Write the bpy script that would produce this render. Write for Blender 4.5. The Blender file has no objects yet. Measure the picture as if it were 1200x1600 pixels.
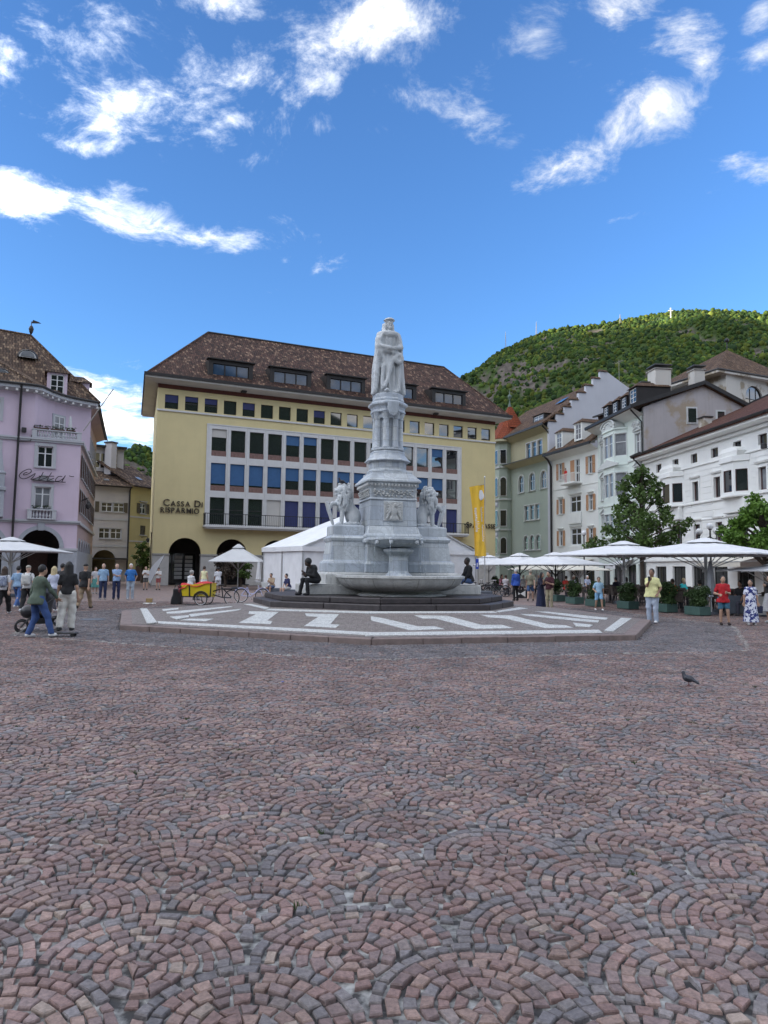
import bpy, math, random
import numpy as np
from mathutils import Vector, Matrix
random.seed(7); RNG = np.random.default_rng(7)
SC = bpy.context.scene
COL = SC.collection
R = math.radians

# ---------------------------------------------------------------- camera
F = 1110.0; CAMH = 1.7
PITCH = math.atan(88 / F); ROLL = 0.0105
fw = Vector((0, math.cos(PITCH), math.sin(PITCH))); u0 = Vector((0, -math.sin(PITCH), math.cos(PITCH))); r0 = Vector((1, 0, 0))
rt = r0 * math.cos(ROLL) + u0 * math.sin(ROLL); up = -r0 * math.sin(ROLL) + u0 * math.cos(ROLL)
cam = bpy.data.cameras.new('camera'); camo = bpy.data.objects.new('camera', cam); COL.objects.link(camo)
m3 = Matrix((rt, up, -fw)).transposed()
camo.matrix_world = Matrix.Translation((0, 0, CAMH)) @ m3.to_4x4()
cam.sensor_fit = 'VERTICAL'; cam.sensor_height = 24.0; cam.lens = 24.0 * F / 1600.0
cam.clip_start = 0.1; cam.clip_end = 20000
SC.camera = camo

# ---------------------------------------------------------------- sun, sky, exposure
SUN_AZ = R(-103); SUN_EL = R(8)         # azimuth clockwise from +Y: low in the west, left and a little behind the camera
sdir = Vector((math.sin(SUN_AZ) * math.cos(SUN_EL), math.cos(SUN_AZ) * math.cos(SUN_EL), math.sin(SUN_EL)))
sun = bpy.data.lights.new('sun', 'SUN'); sun.energy = 4.0; sun.angle = R(0.5); sun.color = (1.0, 0.88, 0.68)
suno = bpy.data.objects.new('sun', sun); COL.objects.link(suno)
suno.rotation_euler = (-sdir).to_track_quat('-Z', 'Y').to_euler()
SC.view_settings.view_transform = 'Standard'; SC.view_settings.look = 'None'
SC.view_settings.exposure = 1.74; SC.view_settings.gamma = 1.0; SC.view_settings.use_curve_mapping = False
SC.render.film_transparent = False
SC.cycles.max_bounces = 5; SC.cycles.diffuse_bounces = 3; SC.cycles.glossy_bounces = 3; SC.cycles.transmission_bounces = 3; SC.cycles.caustics_reflective = False; SC.cycles.caustics_refractive = False

W = bpy.data.worlds.new('World'); SC.world = W; W.use_nodes = True
W.cycles.sampling_method = 'MANUAL'; W.cycles.sample_map_resolution = 256
nt = W.node_tree; nt.nodes.clear()
def N(t, tree=None, **kw):
    n = (tree or nt).nodes.new(t)
    for k, v in kw.items():
        if k.startswith('i_'):
            n.inputs[k[2:]].default_value = v
        else:
            setattr(n, k, v)
    return n
def mth(op, a, b=None, c=None, clamp=False, tree=None):
    t = tree or nt
    n = t.nodes.new('ShaderNodeMath'); n.operation = op; n.use_clamp = clamp
    for i, q in enumerate((a, b, c)):
        if q is None: continue
        if isinstance(q, (int, float)): n.inputs[i].default_value = q
        else: t.links.new(q, n.inputs[i])
    return n.outputs[0]
def vmt(op, a, b=None, tree=None):
    t = tree or nt
    n = t.nodes.new('ShaderNodeVectorMath'); n.operation = op
    for i, q in enumerate((a, b)):
        if q is None: continue
        if isinstance(q, (tuple, list, Vector)): n.inputs[i].default_value = q
        else: t.links.new(q, n.inputs[i])
    return n
def smooth(val, lo, hi, tree=None):
    t = tree or nt
    n = t.nodes.new('ShaderNodeMapRange'); n.interpolation_type = 'SMOOTHSTEP'
    t.links.new(val, n.inputs[0]); n.inputs[1].default_value = lo; n.inputs[2].default_value = hi
    return n.outputs[0]
def ray(x, y):
    return fw + rt * ((x - 600) / F) + up * ((800 - y) / F)

sky = N('ShaderNodeTexSky', sky_type='NISHITA', sun_disc=False, sun_elevation=SUN_EL, sun_rotation=SUN_AZ,
        altitude=300, air_density=1.0, dust_density=0.3, ozone_density=2.0)
tc = N('ShaderNodeTexCoord'); D = vmt('NORMALIZE', tc.outputs['Generated']).outputs[0]
sep = N('ShaderNodeSeparateXYZ'); nt.links.new(D, sep.inputs[0])
# cloud-deck coordinates: the direction carried to a flat layer high above the square
zz = mth('ADD', mth('ABSOLUTE', sep.outputs[2]), 0.22)
cmb = N('ShaderNodeCombineXYZ')
nt.links.new(mth('DIVIDE', sep.outputs[0], zz), cmb.inputs[0]); nt.links.new(mth('DIVIDE', sep.outputs[1], zz), cmb.inputs[1])
warp = N('ShaderNodeTexNoise', i_Scale=1.6, i_Detail=3.0); nt.links.new(cmb.outputs[0], warp.inputs['Vector'])
wv = vmt('SCALE', vmt('SUBTRACT', warp.outputs['Color'], (0.5, 0.5, 0.5)).outputs[0]); wv.inputs[3].default_value = 0.5
cp = vmt('ADD', cmb.outputs[0], wv.outputs[0]).outputs[0]
fine = N('ShaderNodeTexNoise', i_Scale=6.5, i_Detail=8.0, i_Roughness=0.68); nt.links.new(cp, fine.inputs['Vector'])
big = N('ShaderNodeTexNoise', i_Scale=1.35, i_Detail=2.0); nt.links.new(cp, big.inputs['Vector'])
# the clouds seen in the photograph: (x, y, half width, half height, tilt degrees, weight) each a patch of the cloud layer
CL = [(40, 310, 105, 42, 6, 1.0), (190, 340, 130, 40, 14, 1.0), (350, 375, 110, 30, 5, .9), (180, 170, 120, 50, -8, .82), (350, 195, 150, 50, 6, .8), (520, 205, 110, 26, 4, .7), (380, 125, 75, 30, 0, .75),
      (600, 40, 130, 60, -5, 1.0), (510, 140, 60, 32, 0, .7), (330, 5, 110, 30, 0, .8), (835, 60, 85, 60, -12, 1.05), (945, 25, 70, 45, 0, .95), (1060, 55, 70, 32, -10, .9), (725, 185, 95, 40, 18, .8),
      (870, 262, 95, 40, -12, 1.0), (1010, 178, 85, 50, -22, 1.08), (1090, 115, 45, 40, -30, .85), (810, 215, 60, 26, -20, .75), (1185, 25, 40, 35, 0, 1.0), (1180, 95, 50, 28, -30, .9), (50, 40, 90, 36, 20, .75), (5, 85, 45, 40, 0, .85),
      (515, 412, 50, 15, -10, .66), (435, 412, 36, 16, 0, .72), (190, 662, 95, 58, 10, 1.2), (130, 618, 50, 30, 20, 1.1), (300, 165, 260, 70, 2, .62), (620, 150, 190, 60, 0, .56), (120, 60, 150, 60, 10, .6), (760, 120, 150, 70, 20, .58), (1190, 275, 50, 22, -8, .72), (1140, 258, 40, 14, 0, .62), (960, 345, 36, 12, -10, .6), (110, 232, 80, 24, 0, .7)]
mask = None
for (cx, cy, rx, ry, tilt, wgt) in CL:
    c = ray(cx, cy).normalized()
    a = (ray(cx + 10, cy).normalized() - c).normalized(); b = (ray(cx, cy - 10).normalized() - c); b = (b - a * b.dot(a)).normalized()
    cs = 1.0 / (1 + ((cx - 600) ** 2 + (cy - 800) ** 2) / F ** 2) ** 0.75
    ang = -R(tilt); a2 = a * math.cos(ang) + b * math.sin(ang); b2 = b * math.cos(ang) - a * math.sin(ang)
    mp = N('ShaderNodeMapping', vector_type='TEXTURE'); nt.links.new(D, mp.inputs[0])
    mp.inputs['Rotation'].default_value = Matrix((a2, b2, a2.cross(b2))).transposed().to_euler(); mp.inputs['Scale'].default_value = (rx / F * cs * 1.9, ry / F * cs * 1.9, 1e5)
    gr = N('ShaderNodeTexGradient', gradient_type='SPHERICAL'); nt.links.new(mp.outputs[0], gr.inputs[0])
    m = gr.outputs[1] if abs(wgt - 1) < .06 else mth('MULTIPLY', gr.outputs[1], wgt)
    mask = m if mask is None else mth('MAXIMUM', mask, m)
mask = mth('MAXIMUM', mask, 0.0)
# denser cloud cover over the unseen rest of the sky, raised to add light
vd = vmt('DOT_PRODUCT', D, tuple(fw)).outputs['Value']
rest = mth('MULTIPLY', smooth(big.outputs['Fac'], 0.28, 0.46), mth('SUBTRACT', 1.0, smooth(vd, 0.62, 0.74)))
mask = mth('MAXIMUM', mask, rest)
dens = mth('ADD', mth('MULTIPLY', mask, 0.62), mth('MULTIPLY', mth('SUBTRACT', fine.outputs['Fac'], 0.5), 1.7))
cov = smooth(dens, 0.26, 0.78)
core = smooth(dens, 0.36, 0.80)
shade = N('ShaderNodeTexNoise', i_Scale=7.0, i_Detail=5.0); nt.links.new(vmt('ADD', cp, (0.05, -0.08, 0)).outputs[0], shade.inputs['Vector'])
ccol = N('ShaderNodeMix', data_type='RGBA'); nt.links.new(mth('MULTIPLY', core, smooth(shade.outputs['Fac'], 0.36, 0.62)), ccol.inputs[0])
ccol.inputs[6].default_value = (2.5, 2.7, 3.0, 1); ccol.inputs[7].default_value = (4.25, 4.05, 3.8, 1)
grade = N('ShaderNodeMix', data_type='RGBA', blend_type='MULTIPLY'); grade.inputs[0].default_value = 1.0
nt.links.new(sky.outputs[0], grade.inputs[6]); grade.inputs[7].default_value = (0.37, 0.555, 0.83, 1)
# cumulus towards the low sun glows by forward scattering
glow = mth('MULTIPLY_ADD', smooth(vmt('DOT_PRODUCT', D, tuple(sdir)).outputs['Value'], -0.3, 1.0), 1.25, 0.78)
lit = vmt('SCALE', ccol.outputs[2]); nt.links.new(glow, lit.inputs[3])
mixc = N('ShaderNodeMix', data_type='RGBA')
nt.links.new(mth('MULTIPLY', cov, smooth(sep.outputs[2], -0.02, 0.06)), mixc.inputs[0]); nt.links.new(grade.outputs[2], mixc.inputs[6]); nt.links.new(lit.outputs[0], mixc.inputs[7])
bg = N('ShaderNodeBackground'); bg.inputs[1].default_value = 0.15; nt.links.new(mixc.outputs[2], bg.inputs[0])
wo = N('ShaderNodeOutputWorld'); nt.links.new(bg.outputs[0], wo.inputs[0])
# ---------------------------------------------------------------- helpers: places
def G(x, y, z=0.0):
    """the point of the level z that stands at a picture place; used once, to survey the real positions"""
    d = ray(x, y); t = (z - CAMH) / d.z
    return Vector((0, 0, CAMH)) + d * t
def PY(x, y, Y):
    d = ray(x, y); return Vector((0, 0, CAMH)) + d * (Y / d.y)

# ---------------------------------------------------------------- helpers: materials
MATS = {}
def mat(name, col, rough=0.75, var=0.12, scale=6.0, bump=0.0, bscale=40.0, metal=0.0, spec=0.5, col2=None, emit=None, coord='Object', trans=0.0):
    if name in MATS: return MATS[name]
    m = bpy.data.materials.new(name); m.use_nodes = True; t = m.node_tree
    b = t.nodes['Principled BSDF']; MATS[name] = m
    b.inputs['Roughness'].default_value = rough; b.inputs['Metallic'].default_value = metal; b.inputs['Specular IOR Level'].default_value = spec
    c = t.nodes.new('ShaderNodeTexCoord')
    n = t.nodes.new('ShaderNodeTexNoise'); n.inputs['Scale'].default_value = scale; n.inputs['Detail'].default_value = 6; n.inputs['Roughness'].default_value = 0.6
    t.links.new(c.outputs[coord], n.inputs['Vector'])
    mx = t.nodes.new('ShaderNodeMix'); mx.data_type = 'RGBA'
    mr = t.nodes.new('ShaderNodeMapRange'); mr.inputs[1].default_value = 0.3; mr.inputs[2].default_value = 0.7; t.links.new(n.outputs['Fac'], mr.inputs[0]); t.links.new(mr.outputs[0], mx.inputs[0])
    c2 = col2 if col2 else tuple(min(1, q * (1 + var)) for q in col)
    mx.inputs[6].default_value = (*[q * (1 - var) for q in col], 1); mx.inputs[7].default_value = (*c2, 1)
    t.links.new(mx.outputs[2], b.inputs['Base Color'])
    if bump:
        n2 = t.nodes.new('ShaderNodeTexNoise'); n2.inputs['Scale'].default_value = bscale; n2.inputs['Detail'].default_value = 4
        t.links.new(c.outputs[coord], n2.inputs['Vector'])
        bp = t.nodes.new('ShaderNodeBump'); bp.inputs['Strength'].default_value = bump; bp.inputs['Distance'].default_value = 0.02
        t.links.new(n2.outputs['Fac'], bp.inputs['Height']); t.links.new(bp.outputs[0], b.inputs['Normal'])
    if emit: b.inputs['Emission Color'].default_value = (*emit[:3], 1); b.inputs['Emission Strength'].default_value = emit[3]
    if trans: b.inputs['Transmission Weight'].default_value = trans
    return m
def plaster(name, col, dirt=0.25, rough=0.88, lo=0.52, hi=0.8):
    """lime plaster: broad mottling, vertical rain streaks, fine grain"""
    if name in MATS: return MATS[name]
    m = mat(name, col, rough, 0.05, 0.5, 0.15, 25.0); t = m.node_tree; b = t.nodes['Principled BSDF']
    src = b.inputs['Base Color'].links[0].from_socket
    c = t.nodes.new('ShaderNodeTexCoord'); mp = t.nodes.new('ShaderNodeMapping'); mp.inputs['Scale'].default_value = (2.2, 2.2, 0.16)
    t.links.new(c.outputs['Object'], mp.inputs[0])
    n = t.nodes.new('ShaderNodeTexNoise'); n.inputs['Scale'].default_value = 1.0; n.inputs['Detail'].default_value = 7; n.inputs['Roughness'].default_value = 0.65; t.links.new(mp.outputs[0], n.inputs['Vector'])
    mr = t.nodes.new('ShaderNodeMapRange'); mr.inputs[1].default_value = lo; mr.inputs[2].default_value = hi; mr.inputs[4].default_value = dirt; t.links.new(n.outputs['Fac'], mr.inputs[0])
    mx = t.nodes.new('ShaderNodeMix'); mx.data_type = 'RGBA'; t.links.new(mr.outputs[0], mx.inputs[0]); t.links.new(src, mx.inputs[6])
    mx.inputs[7].default_value = (*[q * 0.55 for q in col], 1); t.links.new(mx.outputs[2], b.inputs['Base Color'])
    return m
def tiles(name, cols, tw=0.2, th=0.3, rough=0.85):
    """clay roof tiles: rows of single tiles with their own tone, laid in metres along the slope (UV)"""
    if name in MATS: return MATS[name]
    m = bpy.data.materials.new(name); m.use_nodes = True; t = m.node_tree; b = t.nodes['Principled BSDF']; MATS[name] = m
    b.inputs['Roughness'].default_value = rough; b.inputs['Specular IOR Level'].default_value = 0.25
    uv = t.nodes.new('ShaderNodeUVMap'); uv.uv_map = 'UVMap'
    br = t.nodes.new('ShaderNodeTexBrick'); br.offset = 0.5
    for k, v in (('Scale', 1.0), ('Mortar Size', 0.016), ('Mortar Smooth', 0.3), ('Bias', 0.0), ('Brick Width', tw), ('Row Height', th)): br.inputs[k].default_value = v
    br.inputs['Color1'].default_value = (0, 0, 0, 1); br.inputs['Color2'].default_value = (1, 1, 1, 1); br.inputs['Mortar'].default_value = (0.5, 0.5, 0.5, 1)
    t.links.new(uv.outputs[0], br.inputs['Vector'])
    ramp = t.nodes.new('ShaderNodeValToRGB'); e = ramp.color_ramp.elements
    while len(e) < len(cols): e.new(0.5)
    for i, c in enumerate(cols): e[i].position = i / (len(cols) - 1); e[i].color = (*c, 1)
    t.links.new(br.outputs['Color'], ramp.inputs[0])
    n = t.nodes.new('ShaderNodeTexNoise'); n.inputs['Scale'].default_value = 0.7; n.inputs['Detail'].default_value = 5; t.links.new(uv.outputs[0], n.inputs['Vector'])
    mul = t.nodes.new('ShaderNodeMix'); mul.data_type = 'RGBA'; mul.blend_type = 'MULTIPLY'; mul.inputs[0].default_value = 0.5
    t.links.new(ramp.outputs[0], mul.inputs[6]); t.links.new(n.outputs['Fac'], mul.inputs[7])
    g = t.nodes.new('ShaderNodeMix'); g.data_type = 'RGBA'; t.links.new(br.outputs['Fac'], g.inputs[0]); t.links.new(mul.outputs[2], g.inputs[6]); g.inputs[7].default_value = (0.012, 0.01, 0.009, 1)
    t.links.new(g.outputs[2], b.inputs['Base Color'])
    # rounded backs and overlapping rows
    sp = t.nodes.new('ShaderNodeSeparateXYZ'); t.links.new(uv.outputs[0], sp.inputs[0])
    w1 = mth('FRACT', mth('DIVIDE', sp.outputs[1], th, tree=t), tree=t)
    w2 = mth('ABSOLUTE', mth('SINE', mth('MULTIPLY', sp.outputs[0], math.pi / tw, tree=t), tree=t), tree=t)
    hgt = mth('SUBTRACT', mth('MULTIPLY', w2, 0.6, tree=t), w1, tree=t)
    bp = t.nodes.new('ShaderNodeBump'); bp.inputs['Strength'].default_value = 1.0; bp.inputs['Distance'].default_value = 0.07
    t.links.new(hgt, bp.inputs['Height']); t.links.new(bp.outputs[0], b.inputs['Normal'])
    return m
def glass(name, col=(0.02, 0.025, 0.03), rough=0.04, ior=1.9, var=0.3):
    m = mat(name, col, rough, var, 0.6); m.node_tree.nodes['Principled BSDF'].inputs['IOR'].default_value = ior
    return m

# ---------------------------------------------------------------- helpers: meshes and objects
class MB:
    def __init__(s): s.v = []; s.f = []
    def add(s, v, f):
        o = len(s.v); s.v += [tuple(q) for q in v]; s.f += [tuple(i + o for i in q) for q in f]; return s
    def box(s, x0, x1, y0, y1, z0, z1):
        return s.add([(x0, y0, z0), (x1, y0, z0), (x1, y1, z0), (x0, y1, z0), (x0, y0, z1), (x1, y0, z1), (x1, y1, z1), (x0, y1, z1)],
                     [(0, 3, 2, 1), (4, 5, 6, 7), (0, 1, 5, 4), (1, 2, 6, 5), (2, 3, 7, 6), (3, 0, 4, 7)])
    def loft(s, rings, cap=True):
        """closed rings of equal length joined into a skin"""
        n = len(rings[0]); v = [p for r in rings for p in r]; f = []
        for k in range(len(rings) - 1):
            for i in range(n):
                j = (i + 1) % n; f.append((k * n + i, k * n + j, (k + 1) * n + j, (k + 1) * n + i))
        if cap: f.append(tuple(range(n - 1, -1, -1))); f.append(tuple((len(rings) - 1) * n + i for i in range(n)))
        return s.add(v, f)
    def lathe(s, prof, n=24, c=(0, 0), cap=True, rot=0.0, sq=None):
        rs = []
        for r, z in prof:
            rs.append([(c[0] + r * math.cos(rot + 2 * math.pi * i / n), c[1] + r * math.sin(rot + 2 * math.pi * i / n), z) for i in range(n)])
        return s.loft(rs, cap)
    def rects(s, prof, c=(0, 0), cap=True):
        """stacked rectangles (half x, half y, z)"""
        return s.loft([[(c[0] - a, c[1] - b, z), (c[0] + a, c[1] - b, z), (c[0] + a, c[1] + b, z), (c[0] - a, c[1] + b, z)] for a, b, z in prof], cap)
    def prism(s, pts, z0, z1):
        return s.loft([[(x, y, z0) for x, y in pts], [(x, y, z1) for x, y in pts]])
    def slab(s, pts, y0, y1):
        """polygon in the x-z plane (anticlockwise seen from -y) given thickness along y"""
        n = len(pts); v = [(x, y0, z) for x, z in pts] + [(x, y1, z) for x, z in pts]
        f = [tuple(range(n)), tuple(range(2 * n - 1, n - 1, -1))] + [(i, i + n, (i + 1) % n + n, (i + 1) % n) for i in range(n)]
        return s.add(v, f)
    def tube(s, pts, r, n=8, cap=True):
        pts = [Vector(p) for p in pts]; rs = r if isinstance(r, (list, tuple)) else [r] * len(pts)
        rings = []; prev = None
        for i, p in enumerate(pts):
            d = (pts[min(i + 1, len(pts) - 1)] - pts[max(i - 1, 0)]).normalized()
            a = (prev - d * prev.dot(d)) if prev is not None else d.orthogonal()
            a.normalize(); prev = a; b = d.cross(a)
            rings.append([tuple(p + (a * math.cos(2 * math.pi * k / n) + b * math.sin(2 * math.pi * k / n)) * rs[i]) for k in range(n)])
        return s.loft(rings, cap)
    def bar(s, a, b, w=0.03, h=None):
        h = h or w; a = Vector(a); b = Vector(b); d = (b - a).normalized()
        x = d.cross(Vector((0, 0, 1)));  x = x.normalized() if x.length > 1e-4 else Vector((1, 0, 0)); y = x.cross(d)
        r = lambda p: [tuple(p + x * i * w / 2 + y * j * h / 2) for i, j in ((-1, -1), (1, -1), (1, 1), (-1, 1))]
        return s.loft([r(a), r(b)])
    def ball(s, c, r, nu=12, nv=8):
        r = r if isinstance(r, (tuple, list)) else (r, r, r)
        rings = []
        for j in range(1, nv):
            t = math.pi * j / nv
            rings.append([(c[0] + r[0] * math.sin(t) * math.cos(2 * math.pi * i / nu), c[1] + r[1] * math.sin(t) * math.sin(2 * math.pi * i / nu), c[2] - r[2] * math.cos(t)) for i in range(nu)])
        return s.loft(rings)
    def mesh(s, name, smooth=False, uv=True):
        me = bpy.data.meshes.new(name); me.from_pydata(s.v, [], s.f); me.update()
        if uv: autouv(me)
        if smooth:
            me.shade_smooth(); me.set_sharp_from_angle(angle=R(40))
        return me
    def build(s, name, m, parent=None, smooth=False, bevel=0.0, loc=None, rz=None, mtx=None):
        return obj(name, s.mesh(name, smooth), m, parent, bevel, loc, rz, mtx)
def autouv(me):
    nl = len(me.loops)
    if not nl: return
    lay = me.uv_layers.new(name='UVMap'); co = np.empty(len(me.vertices) * 3); me.vertices.foreach_get('co', co); co = co.reshape(-1, 3)
    vi = np.empty(nl, int); me.loops.foreach_get('vertex_index', vi)
    nr = np.empty(len(me.polygons) * 3); me.polygons.foreach_get('normal', nr); nr = nr.reshape(-1, 3)
    tot = np.empty(len(me.polygons), int); me.polygons.foreach_get('loop_total', tot)
    n = np.repeat(nr, tot, 0)
    u = np.stack([-n[:, 1], n[:, 0], np.zeros(nl)], 1); ln = np.linalg.norm(u, axis=1); flat = ln < 1e-3
    u[flat] = (1, 0, 0); ln[flat] = 1; u /= ln[:, None]; v = np.cross(n, u)
    p = co[vi]; out = np.stack([(p * u).sum(1), (p * v).sum(1)], 1).astype(np.float32)
    lay.data.foreach_set('uv', out.ravel())
def obj(name, me, m, parent=None, bevel=0.0, loc=None, rz=None, mtx=None):
    o = bpy.data.objects.new(name, me); COL.objects.link(o)
    if m is not None and me is not None:
        m = MATS[m] if isinstance(m, str) else m
        if len(me.materials) == 0: me.materials.append(m)
    if parent is not None: o.parent = parent
    if loc is not None: o.location = loc
    if rz is not None: o.rotation_euler = (0, 0, rz)
    if mtx is not None: o.matrix_basis = mtx
    if bevel:
        b = o.modifiers.new('bevel', 'BEVEL'); b.width = bevel; b.segments = 1; b.limit_method = 'ANGLE'; b.angle_limit = R(35)
    return o
def tag(o, label=None, cat=None, group=None, kind=None):
    if label: o['label'] = label
    if cat: o['category'] = cat
    if group: o['group'] = group
    if kind: o['kind'] = kind
    return o
def thing(name, label, cat, loc=(0, 0, 0), rz=0.0, group=None):
    o = bpy.data.objects.new(name, None); COL.objects.link(o); o.location = loc; o.rotation_euler = (0, 0, rz); o.empty_display_size = 0.3
    return tag(o, label, cat, group)
def copy_tree(o, parent=None):
    c = o.copy(); COL.objects.link(c)
    if parent is not None: c.parent = parent
    for ch in o.children: copy_tree(ch, c)
    return c
def text_mesh(s, size, depth=0.02, bold=0.0):
    cu = bpy.data.curves.new('lettering', 'FONT'); cu.body = s; cu.size = size; cu.extrude = depth / 2; cu.offset = bold; cu.resolution_u = 3
    o = bpy.data.objects.new('lettering', cu); COL.objects.link(o)
    bpy.context.view_layer.update()
    me = bpy.data.meshes.new_from_object(o.evaluated_get(bpy.context.evaluated_depsgraph_get()))
    bpy.data.objects.remove(o); bpy.data.curves.remove(cu)
    return me

# ---------------------------------------------------------------- helpers: implicit solids -> one continuous skin
def surface_nets(Fv, org, h):
    ins = Fv < 0; nx, ny, nz = Fv.shape
    cell = np.zeros((nx - 1, ny - 1, nz - 1), int)
    cs = [(i, j, k) for i in (0, 1) for j in (0, 1) for k in (0, 1)]
    for (i, j, k) in cs: cell += ins[i:nx - 1 + i, j:ny - 1 + j, k:nz - 1 + k]
    act = (cell > 0) & (cell < 8); idx = np.argwhere(act)
    if len(idx) == 0: return np.zeros((0, 3)), np.zeros((0, 4), int)
    acc = np.zeros((len(idx), 3)); cnt = np.zeros(len(idx))
    for a in cs:
        for ax in range(3):
            if a[ax]: continue
            b = list(a); b[ax] = 1
            fa = Fv[idx[:, 0] + a[0], idx[:, 1] + a[1], idx[:, 2] + a[2]]; fb = Fv[idx[:, 0] + b[0], idx[:, 1] + b[1], idx[:, 2] + b[2]]
            cr = (fa < 0) != (fb < 0); t = np.where(cr, fa / np.where(fa == fb, 1, fa - fb), 0)
            p = np.array(a, float)[None].repeat(len(idx), 0); p[:, ax] += t
            acc[cr] += p[cr]; cnt[cr] += 1
    v = (idx + acc / cnt[:, None]) * h + np.array(org)
    vid = -np.ones(act.shape, int); vid[tuple(idx.T)] = np.arange(len(idx)); faces = []
    for ax in range(3):
        o1, o2 = [q for q in range(3) if q != ax]
        sl = [slice(None)] * 3; sl2 = [slice(None)] * 3
        sl[ax] = slice(0, -1); sl2[ax] = slice(1, None)
        A = ins[tuple(sl)]; B = ins[tuple(sl2)]
        e = np.argwhere(A != B)
        ok = (e[:, o1] > 0) & (e[:, o2] > 0) & (e[:, o1] < Fv.shape[o1] - 1) & (e[:, o2] < Fv.shape[o2] - 1); e = e[ok]
        d1 = np.zeros(3, int); d1[o1] = 1; d2 = np.zeros(3, int); d2[o2] = 1
        q = [vid[tuple((e - d1 * i - d2 * j).T)] for i, j in ((1, 1), (0, 1), (0, 0), (1, 0))]
        q = np.stack(q, 1); fl = A[tuple(e.T)]
        if ax == 1: fl = ~fl
        q[~fl] = q[~fl][:, ::-1]; faces.append(q)
    return v, np.concatenate(faces)
class SDF:
    """smooth union of capsules and ellipsoids on a grid, evaluated only near each piece"""
    def __init__(s, lo, hi, h):
        s.h = h; s.lo = np.array(lo, float) - 2 * h; n = np.ceil((np.array(hi, float) + 2 * h - s.lo) / h).astype(int) + 1
        s.ax = [s.lo[i] + np.arange(n[i]) * h for i in range(3)]; s.F = np.full(n, 1e3)
    def sub(s, lo, hi):
        r = []
        for i in range(3):
            a = int(np.clip(np.floor((lo[i] - s.lo[i]) / s.h), 0, s.F.shape[i])); b = int(np.clip(np.ceil((hi[i] - s.lo[i]) / s.h) + 1, 0, s.F.shape[i])); r.append(slice(a, b))
        X = np.meshgrid(*[s.ax[i][r[i]] for i in range(3)], indexing='ij', sparse=True)
        return tuple(r), X
    def put(s, r, d, k, sub=False):
        f = s.F[r]
        if d.size == 0: return
        if sub:
            hh = np.clip(0.5 - 0.5 * (f + d) / k, 0, 1); s.F[r] = f * (1 - hh) + (-d) * hh + k * hh * (1 - hh)
        else:
            hh = np.clip(0.5 + 0.5 * (f - d) / k, 0, 1); s.F[r] = np.where(f > 500, d, f * (1 - hh) + d * hh - k * hh * (1 - hh))
    def cap(s, a, b, ra, rb=None, k=0.03, sub=False, flat=None):
        rb = ra if rb is None else rb; a = np.array(a, float); b = np.array(b, float); m = max(ra, rb) * (1.6 if flat else 1) + 3 * k + 2 * s.h
        r, X = s.sub(np.minimum(a, b) - m, np.maximum(a, b) + m); d = b - a; L = (d * d).sum() + 1e-9
        t = np.clip(((X[0] - a[0]) * d[0] + (X[1] - a[1]) * d[1] + (X[2] - a[2]) * d[2]) / L, 0, 1)
        q = [X[i] - a[i] - t * d[i] for i in range(3)]
        if flat:   # squash along one axis: (axis, factor)
            q[flat[0]] = q[flat[0]] / flat[1]
        s.put(r, np.sqrt(q[0] ** 2 + q[1] ** 2 + q[2] ** 2) - (ra + (rb - ra) * t), k, sub); return s
    def ell(s, c, rad, k=0.03, sub=False, rz=0.0, rx=0.0):
        c = np.array(c, float); rad = np.array(rad, float); m = rad.max() + 3 * k + 2 * s.h
        r, X = s.sub(c - m, c + m); x = X[0] - c[0]; y = X[1] - c[1]; z = X[2] - c[2]
        if rz: x, y = x * math.cos(rz) + y * math.sin(rz), y * math.cos(rz) - x * math.sin(rz)
        if rx: y, z = y * math.cos(rx) + z * math.sin(rx), z * math.cos(rx) - y * math.sin(rx)
        q = np.sqrt((x / rad[0]) ** 2 + (y / rad[1]) ** 2 + (z / rad[2]) ** 2) + 1e-9; g = np.sqrt((x / rad[0] ** 2) ** 2 + (y / rad[1] ** 2) ** 2 + (z / rad[2] ** 2) ** 2) + 1e-9
        s.put(r, q * (q - 1) / g, k, sub); return s
    def field(s, fn, k=0.02, sub=False):
        X = np.meshgrid(*s.ax, indexing='ij', sparse=True); s.put((slice(None),) * 3, fn(*X) + 0 * s.F, k, sub); return s
    def clip(s, p, n):
        """keep the side that n points to"""
        X = np.meshgrid(*s.ax, indexing='ij', sparse=True); d = -((X[0] - p[0]) * n[0] + (X[1] - p[1]) * n[1] + (X[2] - p[2]) * n[2])
        s.F = np.maximum(s.F, d); return s
    def geo(s): return surface_nets(np.pad(s.F, 1, constant_values=1e2), s.lo - s.h, s.h)
    def mesh(s, name, extra=None):
        v, f = s.geo()
        if extra is not None:
            for ev, ef in extra: f = np.concatenate([f, ef + len(v)]); v = np.concatenate([v, ev])
        return npmesh(name, v, f)
def npmesh(name, v, f, smooth=True):
    me = bpy.data.meshes.new(name); f = np.asarray(f); n = len(f)
    me.vertices.add(len(v)); me.vertices.foreach_set('co', np.asarray(v, np.float32).ravel())
    k = f.shape[1] if n else 4
    me.loops.add(n * k); me.polygons.add(n)
    me.loops.foreach_set('vertex_index', f.ravel().astype(np.int32)); me.polygons.foreach_set('loop_start', np.arange(0, n * k, k, dtype=np.int32))
    me.polygons.foreach_set('use_smooth', np.full(n, smooth)); me.update(calc_edges=True); me.validate()
    return me
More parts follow.
